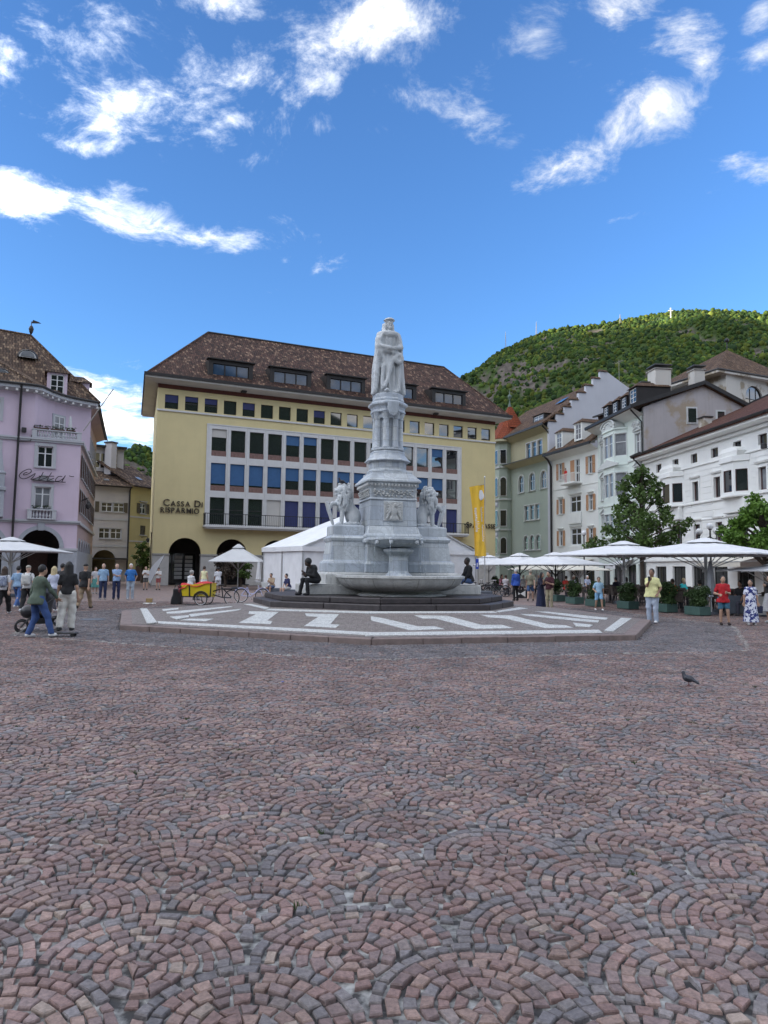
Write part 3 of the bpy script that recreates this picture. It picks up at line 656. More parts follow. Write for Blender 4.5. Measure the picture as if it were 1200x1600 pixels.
# mountains behind the camera: they hold the low sun off the square and stand mirrored in the window panes
def back_range(name, line, half, seed, label, g=60.0):
    a = np.array(line, float); seg = np.r_[0, np.cumsum(np.linalg.norm(np.diff(a[:, :2], axis=0), axis=1))]; s = np.arange(0, seg[-1], g)
    L = np.stack([np.interp(s, seg, a[:, k]) for k in range(3)], 1); d = np.gradient(L[:, :2], axis=0); d /= np.linalg.norm(d, axis=1)[:, None]; nn = np.stack([-d[:, 1], d[:, 0]], 1)
    t = np.linspace(-1, 1, 41); P_ = np.zeros((len(s), 41, 3)); P_[..., :2] = L[:, None, :2] + nn[:, None] * (t * half)[None, :, None]
    P_[..., 2] = L[:, None, 2] * ((1 - np.abs(t)) ** 1.05)[None] + (fbm(P_[..., 0] / 420, P_[..., 1] / 420, 4, seed) - .47) * 260 * (1 - np.abs(t))[None] * np.minimum(1, L[:, 2] / 400)[:, None] - 3
    o = grid_mesh(name, P_, 'hillside'); c = np.array([0.024, 0.038, 0.016]) * (0.5 + 1.2 * fbm(P_[..., 0] / 90, P_[..., 1] / 90, 4, seed + 3))[..., None]  # green darkened in the colour, painting in the slopes' shaded side
    col_attr(o.data, c.reshape(-1, 3)); tag(o, kind='structure'); o['label'] = label
WM = 1195
back_range('western_range', [(-4300, 2900, 700), (-4700, 1700, WM), (-5000, 300, WM + 60), (-4800, -1200, WM + 40), (-4300, -2700, WM), (-3300, -3900, 1000)], 1900, 60, 'high wooded mountain range west of the town')
back_range('southern_hill', [(-1700, -1400, 300), (-700, -1500, 560), (300, -1450, 640), (1500, -1300, 420)], 900, 80, 'wooded hill across the river south of the town')
# ---------------------------------------------------------------- buildings: shared builders (local frame: x along the front, y into the house, z up)
CACHE = {}
def cached(key, fn):
    if key not in CACHE: CACHE[key] = fn()
    return CACHE[key]
def wall_mb(L0, L1, z0, z1, holes, depth=0.28, y=0.0, mb=None):
    """front wall with real openings; holes (x0, x1, z0, z1, arched)"""
    mb = mb or MB(); xs = sorted({L0, L1, *[h[0] for h in holes], *[h[1] for h in holes]}); zs = sorted({z0, z1, *[h[2] for h in holes], *[h[3] for h in holes]})
    xs = [x for x in xs if L0 <= x <= L1]; zs = [z for z in zs if z0 <= z <= z1]
    for i in range(len(xs) - 1):
        run = None
        for j in range(len(zs) - 1):
            cx, cz = (xs[i] + xs[i + 1]) / 2, (zs[j] + zs[j + 1]) / 2
            hit = any(h[0] < cx < h[1] and h[2] < cz < h[3] for h in holes)
            if not hit:
                if run is None: run = zs[j]
            if (hit or j == len(zs) - 2) and run is not None:
                top = zs[j] if hit else zs[j + 1]
                mb.add([(xs[i], y, run), (xs[i + 1], y, run), (xs[i + 1], y, top), (xs[i], y, top)], [(0, 1, 2, 3)]); run = None
    for h in holes:
        x0, x1, a, b = h[:4]; arch = len(h) > 4 and h[4]; w = x1 - x0; sp = b - w / 2 if arch else b; d = y + depth
        q = [(x0, y, a), (x0, y, sp), (x0, d, sp), (x0, d, a)]; mb.add(q, [(0, 1, 2, 3)])
        q = [(x1, y, a), (x1, d, a), (x1, d, sp), (x1, y, sp)]; mb.add(q, [(0, 1, 2, 3)])
        mb.add([(x0, y, a), (x0, d, a), (x1, d, a), (x1, y, a)], [(0, 1, 2, 3)])
        if arch:
            xc = (x0 + x1) / 2; n = 14; pts = [(xc - w / 2 * math.cos(math.pi * k / n), sp + w / 2 * math.sin(math.pi * k / n)) for k in range(n + 1)]
            for k in range(n):
                (p0, r0_), (p1, r1_) = pts[k], pts[k + 1]
                mb.add([(p0, y, r0_), (p1, y, r1_), (p1, y, b), (p0, y, b)], [(0, 1, 2, 3)])
                mb.add([(p0, y, r0_), (p0, d, r0_), (p1, d, r1_), (p1, y, r1_)], [(0, 1, 2, 3)])
        else:
            mb.add([(x0, y, b), (x1, y, b), (x1, d, b), (x0, d, b)], [(0, 1, 2, 3)])
    return mb
def shell(mb, L0, L1, dep, z0, z1, back=True, left=True, right=True, top=True):
    """the other sides of the house"""
    if left: mb.add([(L0, dep, z0), (L0, 0, z0), (L0, 0, z1), (L0, dep, z1)], [(0, 1, 2, 3)])
    if right: mb.add([(L1, 0, z0), (L1, dep, z0), (L1, dep, z1), (L1, 0, z1)], [(0, 1, 2, 3)])
    if back: mb.add([(L1, dep, z0), (L0, dep, z0), (L0, dep, z1), (L1, dep, z1)], [(0, 1, 2, 3)])
    return mb
def arc_pts(w, h, n=12):
    sp = h - w / 2
    return [(-w / 2, 0), (w / 2, 0)] + [(w / 2 * math.cos(math.pi * k / n), sp + w / 2 * math.sin(math.pi * k / n)) for k in range(n + 1)]
def window(par, x0, x1, z0, z1, frame, pane, nx=2, bars=(0.62,), depth=0.2, fw_=0.06, arch=False, sill=None, sur=None, sw=0.14, shut=None, hood=None, blind=None, ym=0.0, name='window', sub=True, sbar=0.045, shut_open=True, panel=None):
    """one window set into its opening: frame with glazing bars > pane, sill, surround, shutters, blind"""
    w, h = x1 - x0, z1 - z0; xc = (x0 + x1) / 2; key = (round(w, 2), round(h, 2), nx, bars, fw_, arch, frame, sbar)
    def fr():
        m = MB()
        if arch:
            o = arc_pts(w, h); i = arc_pts(w - 2 * fw_, h - 2 * fw_); i = [(a, b + fw_) for a, b in i]; n = len(o)
            v = [(a, -0.05, b) for a, b in o] + [(a, -0.05, b) for a, b in i] + [(a, 0.0, b) for a, b in i]
            m.add(v, [(k, (k + 1) % n, (k + 1) % n + n, k + n) for k in range(n)] + [(k + n, (k + 1) % n + n, (k + 1) % n + 2 * n, k + 2 * n) for k in range(n)])
        else:
            m.box(-w / 2, -w / 2 + fw_, -.05, 0, 0, h); m.box(w / 2 - fw_, w / 2, -.05, 0, 0, h); m.box(-w / 2 + fw_, w / 2 - fw_, -.05, 0, 0, fw_); m.box(-w / 2 + fw_, w / 2 - fw_, -.05, 0, h - fw_, h)
        for k in range(1, nx): xx = -w / 2 + w * k / nx; m.box(xx - sbar, xx + sbar, -.045, 0, fw_, (h - fw_) if not arch else h - w * 0.06 - fw_)
        for b in bars: m.box(-w / 2 + fw_, w / 2 - fw_, -.042, 0, h * b - sbar * .8, h * b + sbar * .8)
        return m.mesh(name)
    o = obj(name, cached(('w', name) + key, fr), frame, par, loc=(xc, ym + depth, z0))
    def pn():
        m = MB(); pts = arc_pts(w, h) if arch else [(-w / 2, 0), (w / 2, 0), (w / 2, h), (-w / 2, h)]
        m.add([(a, 0, b) for a, b in pts], [tuple(range(len(pts)))]); return m.mesh('pane')
    obj('pane', cached(('p', round(w, 2), round(h, 2), arch, pane), pn), pane, o, loc=(0, 0.005 - 0.012, 0))
    if panel:
        hp, pm = panel; mm = MB(); mm.box(-w / 2 + .002, w / 2 - .002, -depth + .05, -.055, 0.001, hp); obj('panel', cached(('pa', round(w, 2), hp, depth), lambda: mm.mesh('panel')), pm, o)
    if blind:
        fr_, bm = blind; mm = MB(); mm.box(-w / 2 + 0.02, w / 2 - 0.02, -.085, -.06, h * (1 - fr_), h - .01); obj('blind', mm.mesh('blind'), bm, o)
    if sill:
        obj('sill', cached(('s', round(w, 2), sw), lambda: MB().box(-w / 2 - sw, w / 2 + sw, -depth - .13, -depth + .1, -.09, -.003).mesh('sill')), sill, o)
    if sur:
        def sr_():
            m = MB(); d0, d1 = -depth - .05, -depth + .02
            if arch:
                oo = arc_pts(w + 2 * sw, h + sw); ii = arc_pts(w, h); n = len(oo)
                v = [(a, d0, b) for a, b in oo] + [(a, d0, b) for a, b in ii] + [(a, d1, b) for a, b in oo] + [(a, d1, b) for a, b in ii]; f = []
                for k in range(1, n - 1 + 0):
                    f += [(k, k + 1, k + 1 + n, k + n), (k + 2 * n, k + 1 + 2 * n, k + 1, k), (k + n, k + 1 + n, k + 1 + 3 * n, k + 3 * n)]
                f += [(n - 1, 0, 0 + n, n - 1 + n), (n - 1 + 2 * n, 2 * n, 0, n - 1)]
                m.add(v, f)
            else:
                m.box(-w / 2 - sw, -w / 2 + .002, d0, d1, -.002, h); m.box(w / 2 - .002, w / 2 + sw, d0, d1, -.002, h); m.box(-w / 2 - sw, w / 2 + sw, d0 - .01, d1, h, h + sw)
            return m.mesh('surround')
        obj('surround', cached(('su', round(w, 2), round(h, 2), sw, arch, depth), sr_), sur, o)
    if hood == 'flat':
        obj('hood', cached(('hf', round(w, 2), sw, depth), lambda: MB().rects([(w / 2 + sw, .09, 0), (w / 2 + sw + .06, .14, .06), (w / 2 + sw + .1, .17, .14)], c=(0, -depth - .04)).mesh('hood')), sur, o, loc=(0, 0, h + sw + .1))
    elif hood == 'tri':
        def ht():
            m = MB(); a = w / 2 + sw + .1; d0, d1 = -depth - .2, -depth + .02
            m.slab([(-a, 0), (a, 0), (a, .09), (-a, .09)], d0, d1); m.slab([(-a, .095), (-a + .16, .095), (0, a * .5), (a - .16, .095), (a, .095), (0, a * .5 + .12)], d0 - .02, d1); m.slab([(-a + .17, .097), (a - .17, .097), (0, a * .5 - .015)], d0 + .1, d1)
            return m.mesh('hood')
        obj('hood', cached(('ht', round(w, 2), sw, depth), ht), sur, o, loc=(0, 0, h + sw + .06))
    if shut:
        sh = w / 2
        def sm():
            m = MB(); m.box(0, sh, -.03, .01, 0, 0.06); m.box(0, sh, -.03, .01, h - .06, h); m.box(0, .05, -.03, .01, 0.06, h - .06); m.box(sh - .05, sh, -.03, .01, 0.06, h - .06); m.box(.05, sh - .05, -.03, .01, h * .5 - .03, h * .5 + .03)
            n = max(5, int(h / .11))
            for k in range(n):
                zk = .07 + (h - .14) * (k + .5) / n; m.add([(.05, -.026, zk - .045), (sh - .05, -.026, zk - .045), (sh - .05, .006, zk + .045), (.05, .006, zk + .045)], [(0, 1, 2, 3)])
            return m.mesh('shutter')
        sme = cached(('sh', round(w, 2), round(h, 2)), sm)
        if shut_open:
            obj('shutter', sme, shut, o, loc=(-w / 2 - sh - .03, -depth - .05, 0)); obj('shutter', sme, shut, o, loc=(w / 2 + .03, -depth - .05, 0))
        else:
            obj('shutter', sme, shut, o, loc=(-w / 2, -.06, 0)); obj('shutter', sme, shut, o, loc=(0, -.06, 0))
    return o
def gutter(par, x0, x1, y, z, m='dark_metal', r=0.09):
    g = MB(); n = 6
    for s in (0,):
        ring = [(y + r * math.cos(math.pi + math.pi * k / n), z + r * math.sin(math.pi + math.pi * k / n)) for k in range(n + 1)]
        g.add([(x0, a, b) for a, b in ring] + [(x1, a, b) for a, b in ring], [(k, k + n + 1, k + n + 2, k + 1) for k in range(n)])
    g.box(x0, x1, y - r - .01, y - r + .02, z - .01, z + .03); return g.build('gutter', m, par)
def pipe(par, pts, r=0.06, m='dark_metal', name='downpipe'):
    return MB().tube(pts, r, 8).build(name, m, par, smooth=True)
def house(name, label, A, B, zbase=0.0):
    A = Vector((A[0], A[1], zbase)); d = Vector((B[0] - A.x, B[1] - A.y)); o = thing(name, label, 'building', A, math.atan2(d.y, d.x)); return o, d.length
def roofplane(par, pts, m, name='roof', thick=0.18):
    n = len(pts); mb = MB(); mb.add(pts + [(x, y, z - thick) for x, y, z in pts], [tuple(range(n)), tuple(range(2 * n - 1, n - 1, -1))] + [(i + n, (i + 1) % n + n, (i + 1) % n, i) for i in range(n)])
    me = mb.mesh(name)
    return obj(name, me, m, par)
mat('dark_metal', (0.028, 0.027, 0.028), 0.5, 0.2, 3); mat('white_paint', (0.74, 0.74, 0.72), 0.6, 0.06, 2); mat('timber_brown', (0.085, 0.038, 0.025), 0.6, 0.3, 8)
glass('window_glass'); glass('shop_glass', (0.03, 0.032, 0.032), 0.05, 1.6); glass('bank_glass', (0.018, 0.022, 0.026), 0.025, 2.5)
glass('dormer_glass', (0.035, 0.07, 0.13), 0.04, 1.7); glass('curtained_glass', (0.22, 0.23, 0.25), 0.1, 1.6, 0.5)  # dormer panes: blue base colour paints in the sky's reflection
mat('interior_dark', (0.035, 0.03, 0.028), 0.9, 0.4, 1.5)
mat('grey_stone', (0.33, 0.32, 0.30), 0.8, 0.12, 4, 0.3, 50); mat('pale_stone', (0.50, 0.49, 0.47), 0.8, 0.1, 3, 0.3, 40)
TILE_DARK = tiles('tiles_bank', [(0.045, 0.026, 0.022), (0.09, 0.048, 0.038), (0.15, 0.078, 0.058), (0.065, 0.038, 0.032), (0.36, 0.23, 0.16)], 0.22, 0.33)
tiles('tiles_pink', [(0.06, 0.04, 0.03), (0.13, 0.08, 0.055), (0.09, 0.055, 0.04), (0.23, 0.15, 0.10), (0.32, 0.23, 0.155)], 0.2, 0.34)
tiles('tiles_red', [(0.10, 0.038, 0.026), (0.15, 0.058, 0.038), (0.12, 0.045, 0.03), (0.19, 0.085, 0.055)], 0.22, 0.34)
tiles('tiles_brown', [(0.10, 0.060, 0.038), (0.17, 0.10, 0.06), (0.13, 0.075, 0.048), (0.25, 0.16, 0.10), (0.08, 0.045, 0.03)], 0.22, 0.34)
tiles('tiles_orange', [(0.30, 0.07, 0.030), (0.36, 0.09, 0.04), (0.26, 0.06, 0.028)], 0.22, 0.34)

# ---------------------------------------------------------------- the yellow bank
plaster('bank_yellow', (0.70, 0.60, 0.33), 0.12); mat('bank_white', (0.66, 0.66, 0.66), 0.7, 0.06, 2, 0.15, 30); mat('soffit_white', (0.58, 0.56, 0.53), 0.85, 0.07, 0.8)
mat('red_panel', (0.20, 0.115, 0.10), 0.6, 0.3, 9); mat('blue_blind', (0.035, 0.115, 0.27), 0.55, 0.12, 2); mat('navy_blind', (0.03, 0.04, 0.14), 0.6, 0.15, 2); mat('oxide_band', (0.11, 0.035, 0.025), 0.8, 0.2, 2)
mat('roof_metal', (0.022, 0.019, 0.019), 0.55, 0.2, 1.5); mat('bronze_letters', (0.055, 0.042, 0.032), 0.45, 0.2, 5, metal=0.4); mat('railing_black', (0.015, 0.015, 0.017), 0.5, 0.1, 5)
mat('arcade_tiles', (0.28, 0.27, 0.26), 0.7, 0.2, 2)
bank, BL = house('bank_building', 'yellow bank with white window grid, arcade and brown tiled hipped roof', (-20.16, 62.0), (12.10, 77.0))
BL = 35.57; BD = 15.0; BH = 17.87
holes = []; NT = 20
for i in range(NT): holes.append((0.62 + i * 1.746, 0.62 + i * 1.746 + 1.17, 15.70, 16.98))
cols = [4.83 + i * 1.756 for i in range(15)]
rows = [(11.75, 14.25), (8.57, 11.12), (5.50, 7.98)]
AR = [(1.38 + i * 4.18, 1.38 + i * 4.18 + 2.82, 0.0, 4.22, True) for i in range(8)]
w = wall_mb(0, BL, 0, BH, holes + [(4.5, 31.13, 5.42, 14.57)] + AR, 0.32); SK = 1.5; shell(w, SK, BL, BD, 0, BH, left=False); w.add([(SK, BD, 0), (0, 0, 0), (0, 0, BH), (SK, BD, BH)], [(0, 1, 2, 3)])
w.build('wall', 'bank_yellow', bank)
grid = wall_mb(4.5, 31.13, 5.42, 14.57, [(c, c + 1.36, a, b) for c in cols for a, b in rows], 0.30, -0.06)
f_ = MB(); f_.v = grid.v; f_.f = grid.f
f_.add([(4.5, -.06, 14.57), (31.13, -.06, 14.57), (31.13, .02, 14.57), (4.5, .02, 14.57)], [(0, 1, 2, 3)]); f_.add([(4.5, .02, 5.42), (4.5, -.06, 5.42), (4.5, -.06, 14.57), (4.5, .02, 14.57)], [(0, 1, 2, 3)]); f_.add([(31.13, -.06, 5.42), (31.13, .02, 5.42), (31.13, .02, 14.57), (31.13, -.06, 14.57)], [(0, 1, 2, 3)])
f_.build('window_grid', 'bank_white', bank)
rim = MB(); rim.box(4.38, 31.25, -.10, -.003, 14.575, 14.68); rim.box(4.38, 4.495, -.10, -.003, 5.55, 14.57); rim.box(31.135, 31.25, -.10, -.003, 5.55, 14.57); rim.build('grid_frame', 'bank_white', bank)
mull = MB()
for c in cols[:-1]: mull.box(c + 1.36 + .14, c + 1.36 + .256, -.13, -.063, 5.55, 14.5)
mull.build('mullion_ribs', 'bank_white', bank)
rb = random.Random(4)
for r_, (a, b) in enumerate(rows):
    for i, c in enumerate(cols):
        if r_ == 0: bl = (rb.uniform(.25, .75), 'blue_blind') if i in (4, 5, 10, 13) else ((0.3, 'soffit_white') if i == 0 else None)
        elif r_ == 1: bl = ({0: .74, 1: .76, 2: .74, 3: .74}.get(i, rb.uniform(.38, .5)), 'blue_blind') if i != 14 else None
        else: bl = None if i in (0, 1, 2) else (.985, 'navy_blind' if i != 3 else 'soffit_white')
        window(bank, c, c + 1.36, a, b, 'dark_metal', 'bank_glass', 1, () if r_ < 2 else (.55,), 0.24, .05, ym=-.06, blind=bl, panel=((.5, 'red_panel') if r_ < 2 else None))
for i in range(NT):
    x = 0.62 + i * 1.746
    window(bank, x, x + 1.17, 15.70, 16.98, 'dark_metal', 'bank_glass', 1, (.5,) if i in (0, 1, 2, 8) else (), 0.2, .05, blind=((rb.uniform(.3, .6), 'navy_blind') if i in (0, 1, 2, 4, 8) else None))
led = MB(); led.box(-.05, BL + .05, -.12, -.003, 15.44, 15.60); led.build('ledge', 'bank_white', bank, bevel=.02)
ob = MB(); ob.box(-.02, BL + .02, -.05, -.003, 17.5, BH - .002); ob.build('oxide_band', 'oxide_band', bank)
# eave slab, gutter, hipped roof with dormers
ev = MB(); ev.add([(-1.25, -1.3, 18.05), (BL + 1.25, -1.3, 18.05), (BL + 1.25, BD + 1.3, 18.05), (SK - 1.1, BD + 1.3, 18.05), (-.02, -.02, BH), (BL + .02, -.02, BH), (BL + .02, BD, BH), (SK - .02, BD, BH), (-1.25, -1.3, 18.28), (BL + 1.25, -1.3, 18.28), (BL + 1.25, BD + 1.3, 18.28), (SK - 1.1, BD + 1.3, 18.28)],
       [(1, 0, 4, 5), (2, 1, 5, 6), (3, 2, 6, 7), (0, 3, 7, 4), (0, 1, 9, 8), (1, 2, 10, 9), (2, 3, 11, 10), (3, 0, 8, 11), (8, 9, 10, 11)])
ev.build('eave', 'soffit_white', bank)
gt = MB(); gt.box(-1.36, BL + 1.36, -1.42, -1.27, 18.20, 18.46); gt.bar((-1.29, -1.27, 18.33), (SK - 1.15, BD + 1.3, 18.33), .14, .26); gt.box(BL + 1.22, BL + 1.36, -1.27, BD + 1.3, 18.20, 18.46); gt.build('gutter', 'roof_metal', bank)
RZ, RD = 25.45, 7.0; e0 = 18.34
A_, B_, C_, D_ = (-1.2, -1.25, e0), (BL + 1.2, -1.25, e0), (BL + 1.2, BD + 1.25, e0), (SK - 1.05, BD + 1.25, e0); r1, r2 = (5.51, RD, RZ), (33.1, RD, RZ)
rf = MB(); rf.add([A_, B_, C_, D_, r1, r2], [(0, 1, 5, 4), (1, 2, 5), (2, 3, 4, 5), (3, 0, 4)]); roof = rf.build('roof', 'tiles_bank', bank)
rd = MB(); rd.tube([r1, r2], .13, 8); rd.build('ridge', 'roof_metal', roof, smooth=True)
for a, b in ((A_, r1), (B_, r2)): MB().tube([a, b], .10, 6).build('hip_ridge', 'tiles_bank', roof, smooth=True)
slope = (RZ - e0) / (RD + 1.25)
for k, x0 in enumerate((4.35, 10.1, 15.8, 21.6, 27.55)):
    x1 = x0 + 4.0; y0 = -0.35; z0 = 18.75; z1 = 20.6; yb = (z1 + .22 - e0) / slope - 1.25 + .6
    dm = MB(); fx = [(x0 - .05, y0, z0), (x1 + .05, y0, z0), (x1 + .05, y0, z1), (x0 - .05, y0, z1)]; bx_ = [(x0 - .05, yb, z0), (x1 + .05, yb, z0), (x1 + .05, yb, z1 + .25), (x0 - .05, yb, z1 + .25)]
    dm.add(fx + bx_, [(1, 0, 4, 5), (0, 3, 7, 4), (2, 1, 5, 6), (3, 2, 6, 7)])
    dw = wall_mb(x0 - .05, x1 + .05, z0, z1, [(x0 + .35, x1 - .35, z0 + .25, z1 - .35)], .2, y0, dm); d_ = dw.build('dormer', 'roof_metal', roof)
    MB().box(x0 - .22, x1 + .22, y0 - .25, y0 + .5, z1 + .003, z1 + .10).build('dormer_cap', 'roof_metal', d_)
    ww = (x1 - x0 - .7) / 3
    for j in range(3):
        pn = MB(); xa = x0 + .35 + j * ww; pn.box(xa + .05, xa + ww - .05, y0 + .15, y0 + .17, z0 + .3, z1 - .4); pn.build('pane', 'dormer_glass', d_)
        if j: MB().box(xa - .05, xa + .05, y0 + .08, y0 + .18, z0 + .25, z1 - .35).build('dormer_mullion', 'roof_metal', d_)
for x in (7.3, 27.6):
    lm = MB(); lm.box(x, x + .5, -.75, -.3, 17.78, 17.93); lm.build('soffit_lamp', 'dark_metal', bank, bevel=.03)
# balcony
bc = MB(); bc.box(4.25, 31.65, -1.0, -.002, 5.20, 5.40); bc.box(4.35, 31.55, -.9, -.002, 5.08, 5.197); bc.build('balcony_slab', 'bank_white', bank, bevel=.02)
rl = MB(); rl.box(4.27, 31.63, -.97, -.92, 6.40, 6.46); rl.box(4.27, 31.63, -.96, -.93, 5.50, 5.53)
for s in (4.27, 31.58): rl.box(s, s + .05, -.92, -.06, 6.40, 6.46)
n = 150
for k in range(n + 1): x = 4.3 + (31.6 - 4.3) * k / n; rl.box(x - .012, x + .012, -.955, -.935, 5.40, 6.40)
for k in range(16): x = 4.29 + (31.6 - 4.29) * k / 15; rl.box(x - .03, x + .03, -.975, -.915, 5.40, 6.48)
for x in (4.29, 31.61):
    for k in range(6): rl.box(x - .012, x + .012, -.9 + k * .15, -.88 + k * .15, 5.40, 6.40)
rl.build('balcony_railing', 'railing_black', bank)
# arcade: stone piers, back wall with shopfronts
edges = [0] + [v for a in AR for v in (a[0], a[1])] + [BL]
for k in range(0, len(edges), 2): MB().box(edges[k] - (.04 if k else -.0), edges[k + 1] + .04 if k < len(edges) - 2 else edges[k + 1], -.07, .36, 0, 2.62).build('pier', 'pale_stone', bank, bevel=.015)
for k in range(0, len(edges), 2): MB().box(max(edges[k] - .09, 0), min(edges[k + 1] + .09, BL), -.13, .4, 2.625, 2.80).build('impost', 'grey_stone', bank, bevel=.02)
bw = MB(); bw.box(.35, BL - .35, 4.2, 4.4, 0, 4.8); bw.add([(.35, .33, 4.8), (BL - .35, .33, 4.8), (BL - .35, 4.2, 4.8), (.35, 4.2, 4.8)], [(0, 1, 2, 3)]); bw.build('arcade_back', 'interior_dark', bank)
for i, a in enumerate(AR):
    sf = MB(); x0, x1 = a[0] - .2, a[1] + .3
    for k in range(4): xx = x0 + (x1 - x0) * k / 3; sf.box(xx - .04, xx + .04, 4.05, 4.19, 0.05, 2.9)
    sf.box(x0, x1, 4.06, 4.18, 2.9, 3.0); sf.box(x0, x1, 4.06, 4.18, .05, .25)
    s_ = sf.build('shopfront', 'dark_metal', bank); MB().box(x0, x1, 4.12, 4.14, .25, 2.9).build('pane', 'shop_glass', s_)
    if i == 0:
        for k in range(2):
            for q_ in range(6): MB().box(x0 + 1.35 + k * .95, x0 + 2.05 + k * .95, 4.08, 4.1, .5 + q_ * .38, .8 + q_ * .38).build('notice', 'white_paint', s_)
# lettering on the wall
def letters(par, s, size, x, z, m, name='lettering', y=-.12, sx=1.0):
    me = text_mesh(s, size, .07, .012); o = obj(name, me, m, par); o.rotation_euler = (R(90), 0, 0); o.location = (x, y, z); o.scale = (sx, 1, 1); return o
def small_caps(par, s, big, small, x, z, m, sx=1.0):
    for i, ch in enumerate(s):
        if ch == ' ': x += big * .32 * sx; continue
        up_ = ch.isupper(); me = text_mesh(ch.upper(), big if up_ else small, .07, .010); co = [v.co.x for v in me.vertices]
        o = obj('letter', me, m, par); o.rotation_euler = (R(90), 0, 0); o.location = (x - min(co) * sx, -.12, z); o.scale = (sx, 1, 1); x += (max(co) - min(co)) * sx + big * .105
    return x
small_caps(bank, 'Cassa Di', .84, .64, .76, 7.00, 'bronze_letters', 1.0); small_caps(bank, 'RISPARMIO', .66, .66, .55, 6.40, 'bronze_letters', .96)
small_caps(bank, 'Sparkasse', .88, .70, 31.85, 6.10, 'bronze_letters', .86)
pp = MB(); pp.box(33.9, 34.7, -.05, -.003, 3.1, 3.5); pp.build('wall_plate', 'white_paint', bank)
# ---------------------------------------------------------------- the pink corner house
def turned(par, mtx, fn):
    """build something on another side of the house: everything fn adds to par is carried by mtx"""
    before = set(par.children); fn()
    for c in [q for q in par.children if q not in before]: c.matrix_basis = mtx @ c.matrix_basis
def TR(x, y, z, a): return Matrix.Translation((x, y, z)) @ Matrix.Rotation(a, 4, 'Z')
def balusters(par, x0, x1, y, z0, z1, n, m, post=.14, r=.07):
    """stone balustrade: rail, plinth, end posts and turned balusters"""
    h = z1 - z0; b = MB(); b.box(x0, x1, y - .12, y + .12, z0, z0 + h * .12); bb = b.build('balustrade_plinth', m, par, bevel=.01)
    MB().box(x0 - .03, x1 + .03, y - .14, y + .14, z1 - h * .13, z1).build('balustrade_rail', m, bb, bevel=.01)
    key = ('bal', round(h, 2), r)
    def mk():
        hh = h * .75; return MB().lathe([(r * .8, 0), (r * .8, hh * .06), (r * .45, hh * .1), (r, hh * .32), (r * .85, hh * .45), (r * .4, hh * .78), (r * .7, hh * .88), (r * .8, hh * .93), (r * .8, hh)], 10).mesh('baluster', True)
    me = cached(key, mk)
    for k in range(n): obj('baluster', me, m, bb, loc=(x0 + post + (x1 - x0 - 2 * post) * (k + .5) / n, y, z0 + h * .12))
    for xx in (x0 + post / 2, x1 - post / 2): MB().box(xx - post / 2, xx + post / 2, y - .115, y + .115, z0 + h * .121, z1 - h * .131).build('balustrade_post', m, bb)
    return bb
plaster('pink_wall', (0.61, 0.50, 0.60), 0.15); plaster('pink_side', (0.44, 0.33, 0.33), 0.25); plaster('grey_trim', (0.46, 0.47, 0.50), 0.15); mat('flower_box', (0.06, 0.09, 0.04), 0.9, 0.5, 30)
mat('frame_white', (0.68, 0.69, 0.70), 0.5, 0.06, 4); mat('blue_grey_stone', (0.36, 0.38, 0.42), 0.8, 0.12, 3, .2, 30)
cA = math.cos(R(28)); sA = math.sin(R(28)); PC = Vector((-21.6, 50.0)); PXC = 17.0
pink, _ = house('corner_house', 'pink corner house with steep brown tiled roof, roof terrace and arcade, at the left', (PC.x - cA * PXC, PC.y - sA * PXC), (PC.x, PC.y))
o_ = PXC - 12.0                                    # surveyed distances run from 12 m left of the corner
ZT = 10.35
H1 = [(o_ + 9.26, o_ + 10.24, 8.46, 9.92), (o_ + 9.2, o_ + 10.2, 5.6, 7.08), (o_ + 5.9, o_ + 6.9, 8.46, 9.92), (o_ + 5.9, o_ + 6.9, 5.6, 7.08), (o_ + 2.6, o_ + 3.6, 8.46, 9.92), (o_ + 2.6, o_ + 3.6, 5.6, 7.08)]
ARP = [(o_ + 8.47, o_ + 10.93, 0, 4.12, True), (o_ + 5.0, o_ + 7.46, 0, 4.12, True), (o_ + 1.5, o_ + 3.96, 0, 4.12, True)]
w = wall_mb(0, PXC, 0, ZT, H1 + ARP, .3)
# top storey: flush on the left, swung back in a curve behind the terrace on the right
curve = [(o_ + 8.95, 0.0), (o_ + 9.15, .25), (o_ + 9.4, .8), (o_ + 9.75, 1.45), (o_ + 10.3, 2.1), (o_ + 11.1, 2.7), (o_ + 12.0, 3.1), (o_ + 12.9, 3.4)]
wall_mb(0, curve[0][0], ZT, 13.75, [(o_ + 5.85, o_ + 6.85, 11.4, 12.85), (o_ + 2.55, o_ + 3.55, 11.4, 12.85)], .25, 0.0, w)
w.build('wall', 'pink_wall', pink)
tw = MB()
for (xa, ya), (xb, yb) in zip(curve[:-1], curve[1:]): tw.add([(xa, ya, ZT), (xb, yb, ZT), (xb, yb, 13.75), (xa, ya, 13.75)], [(0, 1, 2, 3)])
tw.build('terrace_wall', 'pink_wall', pink)
MB().prism([(o_ + 8.9, .02), (PXC, .02), (PXC + .4, 3.6), (o_ + 8.9, 3.6)], ZT - .2, ZT + .02).build('terrace_floor', 'grey_stone', pink)
for h in H1: window(pink, *h, 'frame_white', 'curtained_glass' if h[2] < 8 else 'window_glass', 2, (.66,), .18, .07, sur='grey_trim', sw=.2, sill='grey_trim')
for x in (o_ + 5.85, o_ + 2.55): window(pink, x, x + 1.0, 11.4, 12.85, 'frame_white', 'window_glass', 2, (.66,), .18, .07, sur='grey_trim', sw=.2)
turned(pink, TR(o_ + 10.25, 2.02, 0, math.atan2(.62, .75)), lambda: window(pink, 0, .95, 10.9, 12.55, 'frame_white', 'curtained_glass', 2, (.66,), -.03, .07, sur='grey_trim', sw=.12))
